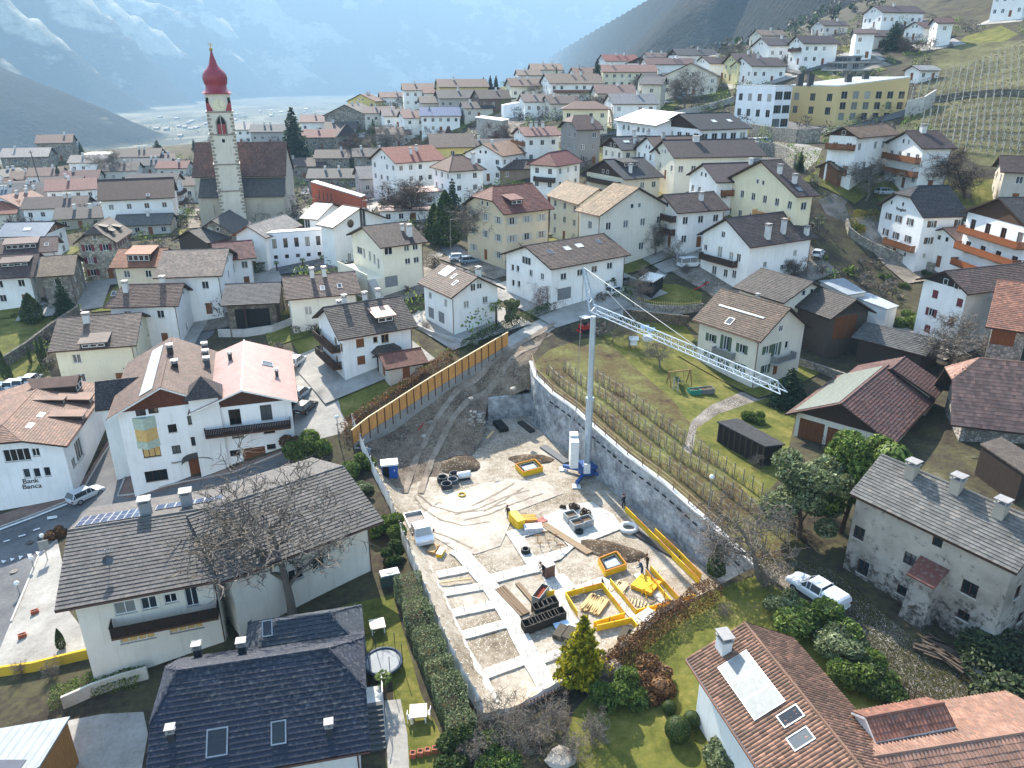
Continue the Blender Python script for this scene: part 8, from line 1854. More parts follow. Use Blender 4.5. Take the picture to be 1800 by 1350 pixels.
def flatbed():
 p = P0(737,940);d = P0(744,955)-P0(724,912);r = tag(empty('flatbed_truck',(p[0],p[1],.02),math.atan2(d[1],d[0])),'white double-cab flatbed truck parked in the pit','truck');wp = cpaint('#d9dbdc')
 V = [];pr = [(.3,.45,1.15),(.34,.4,1.95),(1.25,.38,2.0),(1.75,.38,1.95),(2.3,.4,1.2),(2.75,.42,1.0),(2.85,.5,.7)];mb = MB();n = 6
 for x,z0,z1 in pr: mb.v += [(x,-.9,z0),(x,-.98,z0+.3),(x,-.98 if z1 < 1.3 else -.82,z1),(x,.98 if z1 < 1.3 else .82,z1),(x,.98,z0+.3),(x,.9,z0)]
 for i in range(len(pr)-1):
  for k in range(n-1): mb.f.append((i*n+k,(i+1)*n+k,(i+1)*n+k+1,i*n+k+1));mb.m.append(0)
 mb.f += [tuple(range(n)),tuple((len(pr)-1)*n+k for k in range(n))[::-1]];mb.m += [0,0];mb.build('cab',wp,r)
 MB().add([(1.78,-.74,1.9),(1.78,.74,1.9),(2.28,.88,1.28),(2.28,-.88,1.28)],[(3,2,1,0)]).build('windscreen',MGL,r,loc=(.015,0,.012))
 for s in (-1,1): MB().add([(.45,s*.90,1.32),(2.0,s*.93,1.25),(1.72,s*.85,1.85),(.45,s*.85,1.85)],[(0,1,2,3),(3,2,1,0)]).build('side_window',MGL,r,loc=(0,s*.035,0))
 MB().box((-2.9,-1.0,.75),(.2,1.0,.85)).build('bed_floor',wood('#8a8076'),r)
 for a,b in (((-2.9,-1.03,.85),(.2,-.98,1.2)),((-2.9,.98,.85),(.2,1.03,1.2)),((-2.95,-1.03,.85),(-2.9,1.03,1.2)),((.2,-1.03,.85),(.26,1.03,1.35))): MB().box(a,b).build('side_board',plain('alu_board','#b9bbbd',.4,.5,.5),r)
 for x in (-1.9,1.95):
  for s in (-1,1):
   t = MB().tube([(x,s*.72,.36),(x,s*.98,.36)],.36,14).build('wheel',plain('tyre','#1a1a1b',.85),r);MB().tube([(x,s*.99,.36),(x,s*1.0,.36)],.2,10).build('rim',plain('rim','#9a9c9e',.35,.5,.7),t)
 for s in (-1,1): MB().box((2.78,s*.7-.16,.75),(2.87,s*.7+.16,.95)).build('headlight',plain('lamp_glass','#c9ccd0',.15,.6),r);MB().box((1.9,s*1.15-.08,1.35),(2.0,s*1.15+.08,1.7)).build('mirror',MDK,r)
flatbed()
# tower crane
def crane():
 b = P0(1031,836);zt = z_of(556,b[1]);r = tag(empty('tower_crane',(b[0],b[1],0)),'pale grey self-erecting tower crane with long lattice jib over the farm lawn','crane');g = plain('crane_grey','#a9b4bb',.4,.5,.3);bl = plain('crane_blue','#27528f',.4,.5,.2)
 MB().tube([(0,0,1.2),(0,0,zt*.5)],[.45,.43],8).build('lower_mast',g,r);MB().tube([(0,0,zt*.5),(0,0,zt)],[.35,.33],8).build('upper_mast',g,r)
 MB().tube([(0,0,zt*.5-.2),(0,0,zt*.5+.25)],.52,10).build('mast_joint',g,r)
 tip = at_z(1378,691,zt+.6)-np.array([b[0],b[1],0]);tip = Vector(tip);o = Vector((0,0,zt+.6));d = (tip-o);L = d.length;d.normalize();s = d.cross(Vector((0,0,1))).normalized();up = Vector((0,0,1))
 jm = MB();w,hh = .42,.8
 lo = [o-s*w,o+s*w];to = o+up*hh;n = 26
 for base in lo: jm.bar(base,base+d*L,.08)
 jm.bar(to,to+d*(L-.8),.09)
 for i in range(n):
  a = L*i/n;c = L*(i+.5)/n;e = L*(i+1)/n
  for base in lo: jm.bar(base+d*a,to+d*min(c,L-.8),.035);jm.bar(to+d*min(c,L-.8),base+d*e,.035)
  jm.bar(lo[0]+d*a,lo[1]+d*e,.03);jm.bar(lo[0]+d*a,lo[1]+d*a,.03)
 jm.build('jib',plain('crane_white','#c3ccd2',.4,.5,.3),r)
 ap = Vector(at_z(1028,489,z_of(489,b[1]-1)))-Vector((b[0],b[1],0));ap = Vector((-d.x*2.2,-d.y*2.2,zt+5.2));fm = MB()
 for k in (-1,1): fm.bar(o+s*.4*k-d*.2,ap+s*.15*k,.14)
 for i in range(5): t = i/5;fm.bar((o+s*.4).lerp(ap+s*.15,t),(o-s*.4).lerp(ap-s*.15,t+.1),.06)
 fm.build('jib_frame',g,r)
 tr = MB();tr.tube([ap,o+up*hh+d*L*.28],.045,5);tr.tube([ap,o+up*hh+d*L*.62],.035,5);tr.tube([ap,Vector((-d.x*3.0,-d.y*3.0,2.5))],.04,5);tr.build('tie_rod',MMET,r)
 MB().box((-.45,-.45,0),(.45,.45,.5)).build('trolley',g,r,loc=tuple(o+d*L*.35-up*.6));
 for k in range(3): MB().box((0,0,0),(.9,.02,.4)).build('jib_sign',plain('sign_blue','#9cc0dc'),r,loc=tuple(o+d*L*.28+d*k*1.0-s*.58)) if k < 2 else None
 for i in range(4):
  a = math.pi/4+i*math.pi/2+.3;MB().bar((0,0,.7),(3.2*math.cos(a),3.2*math.sin(a),.55),.35,.4).build('outrigger',bl,r);MB().box((-.5,-.5,0),(.5,.5,.16)).build('foot_plate',concrete('#c9c8c4'),r,loc=(3.2*math.cos(a),3.2*math.sin(a),.02))
 MB().tube([(0,0,.5),(0,0,1.4)],1.1,14).build('slew_ring',bl,r);MB().box((-1.4,-.9,1.4),(1.2,.9,1.7)).build('machine_deck',bl,r);MB().box((-.5,-1.2,.9),(.3,-.95,2.2)).build('switch_cabinet',MW,r)
 for cx,cy,k in ((-1.7,.55,13),(-1.7,-.75,12)):
  for i in range(k): MB().box((cx-.5,cy-.55,1.72+i*.3),(cx+.5,cy+.55,1.99+i*.3)).build('ballast_block',concrete('#d2d2ce',.2),r)
crane()
# site clutter
def box_thing(name,label,cat,px,py,size,ang,mat,z=0.0,lid=None):
 p = at_z(px,py,z);r = tag(empty(name,(p[0],p[1],z),R(ang)),label,cat);w,d,h_ = size;return r
tc = box_thing('portable_toilet','blue portable toilet cabin at the left of the pit','cabin',686,842,(1.2,1.2,2.3),12,None);BLU = plain('toilet_blue','#1c4f9a',.45,.4)
MB().box((-.95,-.7,.12),(-.85,.7,2.2)).build('side_wall',BLU,tc);MB().box((.85,-.7,.12),(.95,.7,2.2)).build('side_wall',BLU,tc);MB().box((-.85,.6,.12),(.85,.7,2.2)).build('back_wall',BLU,tc);MB().box((-.1,-.7,.12),(.85,-.6,2.2)).build('door',BLU,tc)
MB().box((-.84,-.55,.2),(-.12,-.5,2.1)).build('open_doorway',plain('dark_interior','#15120f',.9),tc);MB().box((-1.05,-.8,2.2),(1.05,.8,2.42)).build('roof',plain('pale_roof_panel','#cdd3d8',.5),tc);MB().box((-1.0,-.75,0),(1.0,.75,.12)).build('base',MDK,tc)
MB().box((.5,-.72,1.4),(.62,-.703,1.6)).build('door_sign',plain('sign_white','#d8d8d8'),tc)
def tyre_coil(label,px,py,R_,r_,col,name='pipe_coil',turns=4):
 p = P0(px,py);mb = MB()
 for k in range(turns):
  n = 22;mb.tube([((R_-.0*k)*math.cos(2*math.pi*i/n),R_*math.sin(2*math.pi*i/n),r_+k*r_*1.7) for i in range(n+1)],r_,6,cap=False)
 tag(mb.build(name,plain('pipe_'+col[1:],col,.5),None,smooth=True,loc=(p[0],p[1],.05)),label,'pipe coil')
tyre_coil('black pipe coil at the front of the coil heap',785,858,.62,.09,'#2a2f34');tyre_coil('black pipe coil at the back left of the heap',778,846,.6,.09,'#2a2f34');tyre_coil('grey-blue pipe coil in the middle of the heap',796,850,.6,.09,'#454d55');tyre_coil('black pipe coil leaning at the back right',799,840,.62,.09,'#2a2f34');tyre_coil('yellow hose ring on the ground by the coil heap',812,871,.42,.05,'#d8b41c','hose_ring',2)
tyre_coil('pale concrete manhole ring on the gravel',1105,932,.85,.26,'#c9c6c0','manhole_ring',1);tyre_coil('black tyre lying beside the footings',924,972,.38,.14,'#1d1d1e','tyre',2);tyre_coil('black tyre by the metal skips',1018,938,.34,.12,'#1d1d1e','tyre',2)
tk = box_thing('water_tank','white plastic tank beside the coil heap','tank',816,842,(1.6,1,1),20,None);MB().tube([(-.8,0,.6),(.8,0,.6)],.45,12).build('tank_body',MW,tk,smooth=True);MB().box((-.7,-.4,0),(.7,.4,.18)).build('tank_stand',MDK,tk)
def skip(label,px,py,ang,size=(1.3,1.2,1.0),col='#9aa0a3',fillc='#5a4a3a'):
 r = box_thing('metal_skip',label,'skip',px,py,size,ang,None);w,d,h_ = size[0]/2,size[1]/2,size[2];m = plain('skip_metal',col,.45,.5,.4)
 for a,b in (((-w,-d,.1),(w,-d+.05,h_)),((-w,d-.05,.1),(w,d,h_)),((-w,-d+.05,.1),(-w+.05,d-.05,h_)),((w-.05,-d+.05,.1),(w,d-.05,h_))): MB().box(a,b).build('side',m,r)
 MB().box((-w+.05,-d+.05,.1),(w-.05,d-.05,h_*.75)).build('contents',plain('skip_fill',fillc,.9,.1,0,.4,6),r)
 for sx in (-1,1): MB().box((sx*w*.7-.08,-d,0),(sx*w*.7+.08,d,.1)).build('runner',m,r)
 return r
skip('grey metal skip full of offcuts, rear one of three',1003,916,25);skip('grey metal skip full of offcuts, front left of three',1014,930,25);skip('grey metal skip full of offcuts, front right of three',1030,924,25);skip('rusty-edged metal skip beside the footing',950,1055,62,(2.2,.8,1.1),'#7d827f','#7a3a2a')
def stack(label,px,py,ang,n,size,col,name='timber_stack',cat='timber stack',gap=.02,layers=2,z=0.0,messy=.0):
 p = at_z(px,py,z);r = tag(empty(name,(p[0],p[1],z),R(ang)),label,cat);L,w,t = size
 for j in range(layers):
  for i in range(n):
   o = MB().box((-L/2,-w/2,0),(L/2,w/2,t)).build('plank' if 'plank' not in name else 'board',wood(col),r,loc=(random.uniform(-1,1)*messy*L*.5,(i-(n-1)/2)*(w+gap),.05+j*(t+.01)));o.rotation_euler = (0,0,random.uniform(-1,1)*messy)
 return r
stack('pale timber boards stacked inside the yellow formwork square',1045,1065,60,9,(2.4,.2,.08),'#c8a873',layers=3,messy=.12)
stack('yellow formwork panels stacked in the right yellow square',1135,1032,55,5,(2.2,.42,.06),'#d8a92a',layers=6,name='panel_stack',cat='panel stack',messy=.05);stack('loose pale timber by the right yellow square',1090,1035,60,6,(1.8,.16,.08),'#cfb68a',layers=2,messy=.2)
stack('short timber offcuts on the ground in the right square',1125,1062,70,6,(1.0,.12,.08),'#cfb68a',layers=1,gap=.2,messy=.1)
stack('long brown planks lying between slab and skips',990,945,-50,3,(8.0,.28,.07),'#8b765c',layers=2,messy=.01);stack('dark brown planks left of the rubble baskets',900,1058,-58,4,(4.6,.25,.08),'#6d5842',layers=2,messy=.02);stack('weathered planks across the footings',925,1045,-62,2,(3.6,.22,.08),'#7a6650',layers=2)
stack('pale timber near the flatbed truck',762,968,70,3,(1.5,.25,.1),'#a88a62',layers=3);stack('bundle of dark steel bars at the foot of the wall',1150,958,-52,8,(6.5,.09,.09),'#3d3a38',name='steel_bundle',cat='steel bars',layers=2);stack('dark pipes bundle in the back corner of the pit',925,752,-62,5,(3.6,.16,.14),'#35322f',name='pipe_bundle',cat='pipes',layers=2)
stack('grey scaffold poles left of the crane base',975,800,-58,9,(5.5,.1,.09),'#6d6f70',name='pole_bundle',cat='poles',layers=2);stack('long pale pole in the back corner of the pit',950,745,-55,1,(5.5,.16,.14),'#c9c4b8',name='long_pole',cat='pole',layers=1);stack('grey lengths of pipe beside the pale pole',938,748,-60,2,(4,.14,.12),'#8d8b86',name='pipe_bundle',cat='pipes',layers=1)
stack('black plastic crates in the back corner of the pit',880,752,-68,4,(3.0,.3,.55),'#1b1a19',name='crate_row',cat='crates',layers=1);stack('timber and yellow beams beside the yellow case',925,915,8,5,(2.2,.22,.12),'#c48a3a',layers=3,messy=.08);stack('pale insulation packs beside the timber beams',937,932,8,3,(2.0,.35,.25),'#c9cacc',name='panel_stack',cat='packs',layers=2)
stack('single pale plank leaning over the dirt slope',862,765,70,1,(2.4,.3,.08),'#c8a873',name='loose_plank',cat='plank',layers=1,z=.5);stack('rust-red pipe lying on the dirt slope',743,748,76,1,(3.4,.2,.2),'#8a4434',name='rusty_pipe',cat='pipe',layers=1,z=2.6)
stack('white board lying over the formwork corner',1137,1082,40,1,(1.8,1.2,.06),'#d6d6d4',name='white_board',cat='board',layers=1,z=.75);stack('pale blue sheet on the ground beside the baskets',992,1100,20,1,(1.8,1.1,.05),'#b9cfe0',name='blue_sheet',cat='sheet',layers=1,z=.2);stack('pale plank across the first footing bay',800,1022,12,1,(3.2,.16,.1),'#bda27a',name='loose_plank',cat='plank',layers=1,z=.2)
stack('reddish boards and bags beside the insulation packs',950,918,30,3,(1.4,.3,.2),'#a0625a',name='bag_stack',cat='bags',layers=1,messy=.2)
for k,(x,y) in enumerate(((940,1090),(955,1092),(985,1115),(1000,1118),(1098,1120),(1108,1126))): stack('%s of dark wooden battens in front of the rubble baskets' % ('leftmost bundle','second bundle','third bundle','fourth bundle','fifth bundle','rightmost bundle')[k],x,y,62,7,(1.7,.1,.1),'#4c4538',layers=4,name='batten_bundle',cat='timber stack')
case = box_thing('yellow_case','tall yellow formwork case beside the worker','case',908,922,(.8,2,1.2),28,None);MB().box((-.45,-1.1,0),(.45,1.1,1.1)).build('case_body',M_YEL,case);MB().box((-.47,-1.12,1.1),(.47,1.12,1.16)).build('case_lid',plain('yellow_lid','#f0cc3a'),case)
case = box_thing('yellow_case','short yellow case behind the flatbed truck','case',775,975,(.8,1,.5),75,None);MB().box((-.6,-.3,0),(.6,.3,.45)).build('case_body',M_YEL,case);MB().box((-.62,-.32,.45),(.62,.32,.5)).build('case_lid',plain('white_lid','#e4e0d0'),case)
def basket(label,px,py,ang,col='#2c2722'):
 r = box_thing('rubble_basket',label,'basket',px,py,(1,1,1),ang,None);m = plain('basket_mesh',col,.7)
 for a,b in (((-.5,-.5,0),(.5,-.44,.9)),((-.5,.44,0),(.5,.5,.9)),((-.5,-.44,0),(-.44,.44,.9)),((.44,-.44,0),(.5,.44,.9)),((-.44,-.44,0),(.44,.44,.1))): MB().box(a,b).build('side',m,r)
 for i in range(5): MB().box((-.52,-.52+.22*i+.06,.0),(-.5,-.52+.22*i+.12,.95)).build('slat',wood('#5a4c3c'),r)
for k in range(4): basket('dark crate in the back row of formwork crates, %s' % ('leftmost','second','third','rightmost')[k],946+k*8,1078-k*3.5,20)
for k in range(6): basket('dark crate in the front row of formwork crates, %s' % ('leftmost','second','third','fourth','fifth','rightmost')[k],928+k*11,1108-k*4.2,20)
for k,(x,y) in enumerate(((1010,895),(1028,905),(990,893))): bush('dark tangle of wire and hose near the skips, %s' % ('middle one','right one','left one')[k],TANG,x,y,.8 if k < 2 else .5,.9,z=0.05,name='wire_tangle')['category'] = 'tangle'
mx = box_thing('tool_trolley','rusty tool trolley with tank beside the person at the slab','trolley',964,1014,(1,1,1.5),30,None);MB().box((-.5,-.4,.25),(.5,.4,1.5)).build('frame',plain('rust_frame','#5a4238'),mx);MB().box((-.55,-.45,1.5),(.55,.45,1.58)).build('tray',MMET,mx)
for sx in (-.4,.4):
 for sy in (-.35,.35): MB().tube([(sx,sy-.05,.14),(sx,sy+.05,.14)],.14,8).build('wheel',MDK,mx)
trs = box_thing('trestle','yellow folding trestle inside the right yellow square','trestle',1138,1045,(1,1,1),40,None)
for sx in (-.5,.5):
 for sy in (-1,1): MB().bar((sx,sy*.35,0),(sx,0,.95),.07).build('leg',M_YEL,trs)
MB().bar((-.7,0,.98),(.7,0,.98),.1).build('beam',M_YEL,trs)
for k,(x,y) in enumerate(((945,952),(958,945),(965,960),(975,950),(950,965),(985,968))):
 p = P0(x,y);r = tag(empty('survey_stake',(p[0],p[1],.02)),'wooden survey stake on the slab, %s' % ('far left','far middle','near middle','far right','near left','near right')[k],'stake');MB().box((-.03,-.03,0),(.03,.03,.9)).build('post',wood('#a8794a'),r);MB().bar((-.35,0,.75),(.35,0,.75),.03,.1).build('crossbar',wood('#a8794a'),r)
def person(label,p,heading,top,legs,pose='stand',skin='#b58468',hat='#5a3a28'):
 r = tag(empty('person',(p[0],p[1],p[2]),heading),label,'person')
 lean = .32 if pose == 'bend' else .05;arm = .55 if pose == 'bend' else .12
 J = [(0,0,.95),(0,.02+lean*.3,1.18),(0,.03+lean*.75,1.42),(0,.05+lean*.95,1.53),(0,.07+lean*1.05,1.62),(0,.08+lean*1.1,1.72),
         (-.2,lean*.7,1.4),(-.27,.05+arm*.35,1.14),(-.22,.12+arm*.8,.92),(.2,lean*.7,1.4),(.27,.05+arm*.35,1.14),(.22,.12+arm*.8,.92),
         (-.1,0,.9),(-.13,.05,.5),(-.14,-.02,.08),(-.14,.12,.05),(.1,0,.9),(.13,-.04,.5),(.14,-.1,.08),(.14,.05,.05)]
 Rr = [.17,.16,.17,.07,.1,.1,.08,.06,.045,.08,.06,.045,.11,.08,.06,.055,.11,.08,.06,.055]
 E_ = [(0,1),(1,2),(2,3),(3,4),(4,5),(2,6),(6,7),(7,8),(2,9),(9,10),(10,11),(0,12),(12,13),(13,14),(14,15),(0,16),(16,17),(17,18),(18,19)]
 me = bpy.data.meshes.new('body');me.from_pydata(J,E_,[]);o = bpy.data.objects.new('body',me);C.objects.link(o);o.modifiers.new('s','SKIN');o.modifiers.new('d','SUBSURF').levels = 1
 for v,rr in zip(me.skin_vertices[0].data,Rr): v.radius = (rr,rr*.8)
 me.skin_vertices[0].data[0].use_root = True;bpy.context.view_layer.update()
 m2 = bpy.data.meshes.new_from_object(o.evaluated_get(bpy.context.evaluated_depsgraph_get()));C.objects.unlink(o);bpy.data.objects.remove(o)
 ms = [plain('jacket_'+top[1:],top,.85),plain('trousers_'+legs[1:],legs,.85),plain('skin',skin,.6)]
 for m in ms: m2.materials.append(m)
 for pl in m2.polygons:
  c = pl.center;pl.material_index = 2 if c.z > 1.5 else (1 if c.z < .95 and abs(c.x) < .2 and c.y < .25 else 0);pl.use_smooth = True
 link('body',m2,r);hy = .08+lean*1.1
 MB().lathe([(.13,1.70),(.135,1.78),(.1,1.86),(.02,1.89)],(0,hy,0),10).build('helmet',plain('cap',hat,.5),r,smooth=True)
person('worker in dark clothes standing beside the yellow case',P0(893,912),2.6,'#3a2e2a','#3d302a');person('worker in blue trousers bending at the formwork below the shaft',P0(1128,1012),1.2,'#2a4668','#27456b','bend');person('worker in dark jacket standing beside the one in blue',P0(1137,1000),2.0,'#33291f','#2b2622');person('worker in dark clothes at the foot of the retaining wall',P0(1096,893),0.6,'#26221f','#1f1c1a');person('person in dark clothes beside the tool trolley',P0(957,1015),1.6,'#2a2522','#24201e','bend')
def excavator():
 p = on_land(1029,582);r = tag(empty('mini_excavator',tuple(p),.6),'red mini excavator with white roof at the top of the ramp','excavator');rd = plain('machine_red','#a3271f',.4,.4)
 for s in (-1,1): MB().box((-.95,s*.6-.2,0),(.95,s*.6+.2,.5)).build('track',plain('rubber','#1b1b1c',.9),r)
 MB().box((-.9,-.7,.5),(.6,.7,1.1)).build('body',rd,r)
 for sx in (-.7,.35):
  for sy in (-.6,.6): MB().box((sx-.04,sy-.04,1.1),(sx+.04,sy+.04,2.3)).build('cab_post',MDK,r)
 MB().box((-.85,-.75,2.3),(.55,.75,2.4)).build('cab_roof',MW,r);MB().box((-.4,-.3,1.1),(.1,.3,1.6)).build('seat',MDK,r)
 MB().bar((.6,0,.9),(1.6,0,2.1),.18,.22).build('boom',rd,r);MB().bar((1.6,0,2.1),(2.2,0,.9),.14,.18).build('arm',rd,r);MB().add([(2.0,-.3,.9),(2.4,-.3,.9),(2.4,-.3,.45),(1.95,-.3,.5),(2.0,.3,.9),(2.4,.3,.9),(2.4,.3,.45),(1.95,.3,.5)],[(0,1,2,3),(7,6,5,4),(0,4,5,1),(1,5,6,2),(2,6,7,3),(3,7,4,0)]).build('bucket',MDK,r);MB().box((-1.35,-.65,.1),(-1.25,.65,.45)).build('blade',rd,r)
excavator()
# walls,markings,furniture
def wall_px(name,label,pts,hgt,t,mat,cat='wall',cap=None,base=0.0):
 P = L3(pts);Q = []
 for a,b in zip(P[:-1],P[1:]):
  m = max(1,int(np.linalg.norm((b-a)[:2])/2));Q += [a+(b-a)*i/m for i in range(m)]
 Q.append(P[-1]);o = Q[0];r = tag(empty(name,tuple(o)),label,cat);mb = MB();cb = MB()
 for a,b in zip(Q[:-1],Q[1:]):
  d = Vector((b[0]-a[0],b[1]-a[1],0)).normalized();n = Vector((-d.y,d.x,0))*t/2;za,zb = land(a[0],a[1])-o[2],land(b[0],b[1])-o[2];ax,ay,bx,by = a[0]-o[0],a[1]-o[1],b[0]-o[0],b[1]-o[1]
  mb.add([(ax-n.x,ay-n.y,za-.8),(bx-n.x,by-n.y,zb-.8),(bx+n.x,by+n.y,zb-.8),(ax+n.x,ay+n.y,za-.8),(ax-n.x,ay-n.y,za+hgt),(bx-n.x,by-n.y,zb+hgt),(bx+n.x,by+n.y,zb+hgt),(ax+n.x,ay+n.y,za+hgt)],[(4,5,6,7),(0,1,5,4),(2,3,7,6),(1,2,6,5),(3,0,4,7)])
  if cap: e = 1.35;cb.add([(ax-n.x*e,ay-n.y*e,za+hgt),(bx-n.x*e,by-n.y*e,zb+hgt),(bx+n.x*e,by+n.y*e,zb+hgt),(ax+n.x*e,ay+n.y*e,za+hgt),(ax-n.x*e,ay-n.y*e,za+hgt+.1),(bx-n.x*e,by-n.y*e,zb+hgt+.1),(bx+n.x*e,by+n.y*e,zb+hgt+.1),(ax+n.x*e,ay+n.y*e,za+hgt+.1)],[(4,5,6,7),(0,1,5,4),(2,3,7,6),(0,3,2,1)])
 mb.build('wall_body',mat,r)
 if cap: cb.build('coping',cap,r)
 return r
def fence_px(label,pts,hgt,mat,sp=.32,name='fence',posts=2.2,rails=(.3,.8),slat=.09):
 P = L3(pts);o = P[0];r = tag(empty(name,tuple(o)),label,'fence');sl_ = MB().box((-slat/2,-.015,0),(slat/2,.015,hgt));me = bpy.data.meshes.new('slat');me.from_pydata(sl_.v,[],sl_.f);me.materials.append(mat)
 for a,b in zip(P[:-1],P[1:]):
  L_ = np.linalg.norm((b-a)[:2]);m = max(1,int(L_/sp));ang = math.atan2(b[1]-a[1],b[0]-a[0])
  for i in range(m):
   q = a+(b-a)*(i+.5)/m;link('slat',me,r,(q[0]-o[0],q[1]-o[1],land(q[0],q[1])-o[2]+.05),ang)
  for h_ in rails: MB().bar((a[0]-o[0],a[1]-o[1],land(a[0],a[1])-o[2]+h_*hgt),(b[0]-o[0],b[1]-o[1],land(b[0],b[1])-o[2]+h_*hgt),.05,.08).build('rail',mat,r)
 return r
RUB = rubble('#8f897e');CON = concrete()
wall_px('garden_wall','old stone garden wall running diagonally at the left',[(0,652),(50,620),(95,585),(140,555)],2.0,.5,rubble('#6f6a60'))
wall_px('garden_wall','curved pale concrete wall below the slate barn',[(385,592),(430,592),(480,585),(520,570)],1.3,.25,CON,cap=CON)
wall_px('garden_wall','stone wall with timber rail below the inn',[(1530,440),(1560,452),(1600,468),(1640,478)],1.6,.4,RUB)
wall_px('garden_wall','curved stone wall round the play lawn',[(1108,530),(1115,540),(1150,548),(1200,550),(1235,545)],1.2,.35,RUB)
wall_px('garden_wall','dark stone wall along the path behind the farm lawn',[(1095,560),(1150,566),(1210,572)],1.6,.4,rubble('#5e5548'))
wall_px('terrace_wall','curved stone wall below the terrace car row',[(1305,262),(1330,272),(1360,275),(1385,285),(1396,296)],3.0,.5,RUB)
wall_px('terrace_wall','tall stone wall under the gold building',[(1318,240),(1350,246),(1400,252),(1440,250)],3.4,.6,RUB)
wall_px('terrace_wall','curved stone wall beside the inn hedge',[(1487,398),(1492,414),(1510,428),(1532,440)],1.6,.4,RUB)
wall_px('garden_wall','yellow rendered wall at the bottom left terrace',[(0,1188),(60,1180),(120,1165),(175,1152)],1.0,.25,plaster('#c9a536'))
wall_px('garden_wall','pale concrete wall stepping down at the bottom left',[(112,1245),(165,1222),(215,1205),(262,1192)],1.2,.25,concrete('#b9b4a6'))
wall_px('garden_wall','grey concrete wall along the foot of the grey row house',[(175,1172),(260,1160),(330,1142),(400,1118)],1.1,.25,concrete('#b0aa9c'))
wall_px('garden_wall','stone wall beside the yard below the cream farmhouse',[(1395,640),(1440,655),(1490,672)],1.2,.35,RUB)
wall_px('garden_wall','low wall and kerb along the lane garden',[(728,575),(760,590),(800,602),(840,605)],.7,.3,CON)
wall_px('road_wall','long retaining wall of the hill road above the workshop',[(1135,215),(1180,208),(1240,195),(1290,180)],2.0,.4,concrete('#9d9a94'))
wall_px('road_wall','pale vineyard wall beside the gold building',[(1590,205),(1620,198),(1640,185)],4.0,.4,concrete('#b9b4a8'))
wall_px('vineyard_wall','dry stone wall across the terraced vineyard',[(1640,180),(1700,172),(1760,168),(1815,170)],1.6,.5,rubble('#6f695e'))
fence_px('grey timber fence below the inn',[(1530,436),(1570,450),(1620,470)],1.2,wood('#6d665c'))
fence_px('bamboo screen round the play lawn',[(1118,533),(1150,541),(1200,544),(1232,540)],1.2,wood('#b8a468'),.3)
fence_px('dark picket fence along the front shrub hedge of the pit',[(905,1262),(960,1236),(1010,1208),(1066,1172),(1120,1134)],1.0,wood('#6a5140'),.3)
fence_px('picket fence along the lane behind the terracotta house',[(1500,1150),(1545,1190),(1600,1228),(1660,1262)],1.0,wood('#5a4a3c'),.4)
fence_px('wooden fence beside the back of the low shed',[(1490,600),(1520,622),(1560,640)],1.1,wood('#5a4a3c'),.4)
def kerb(label,pts):
 P = L3(pts);mb = MB();o = P[0]
 for a,b in zip(P[:-1],P[1:]): mb.bar((a[0]-o[0],a[1]-o[1],a[2]-o[2]+.02),(b[0]-o[0],b[1]-o[1],b[2]-o[2]+.02),.2,.22)
 tag(mb.build('kerb',concrete('#a8a59e'),loc=tuple(o)),kind='structure')
kerb('k',[(0,927),(60,905),(121,880),(151,853),(180,802),(209,760)]);kerb('k',[(231,811),(207,872),(228,870),(300,852),(410,831),(515,788)]);kerb('k',[(100,950),(68,978),(45,1033),(20,1093)])
M_RP = plain('road_paint','#c9c9c6',.7)
def paint(quads,nm='road_marking'):
 for q in quads:
  P = [on_land(*p) for p in q];o = np.mean(P,0);mesh_obj(nm,[tuple(p-o+np.array([0,0,.16])) for p in P],[tuple(range(len(P)))],M_RP,loc=tuple(o))['kind'] = 'structure'
X4 = lambda l: [(a/3.97,700+b/3.97) for a,b in l]
paint([X4(l) for l in ([(10,1138),(48,1142),(22,1160)],[(70,1123),(106,1126),(82,1146)],[(130,1108),(166,1108),(140,1132)],[(188,1093),(226,1093),(202,1117)],[(250,1078),(286,1080),(262,1103)],[(130,968),(180,955),(182,963),(132,977)],[(232,925),(280,910),(282,918),(235,934)],[(25,1005),(70,992),(72,1000),(28,1013)],[(330,835),(400,825),(402,842),(332,854)])])
paint([[(0,931),(60,909),(118,886),(119,888.5),(60,912),(0,934)]])
for k,(x,y) in enumerate(((52,955),(72,946),(25,1006))):
 p = on_land(x,y);tag(MB().tube([(0,0,.1),(0,0,.17)],.4,16).build('manhole_cover',plain('cast_iron','#4c4a48',.6,.4,.4),loc=tuple(p)),'round iron manhole cover in the main road, %s' % ('left one','right one','nearest the terrace')[k],'manhole cover')
def lamp(label,px,py,hgt,globe=True):
 p = on_land(px,py);r = tag(empty('street_lamp',tuple(p)),label,'street lamp');MB().tube([(0,0,-.2),(0,0,hgt)],[.07,.05],8).build('pole',MMET,r)
 if globe: MB().lathe([(.02,hgt+.5),(.2,hgt+.42),(.28,hgt+.25),(.2,hgt+.05),(.06,hgt)],n=10).build('lamp_globe',plain('milk_glass','#d8d8d4',.3),r,smooth=True)
 else: MB().bar((0,0,hgt),(.9,0,hgt+.15),.07).build('arm',MMET,r);MB().box((.7,-.12,hgt+.08),(1.3,.12,hgt+.2)).build('lamp_head',MMET,r)
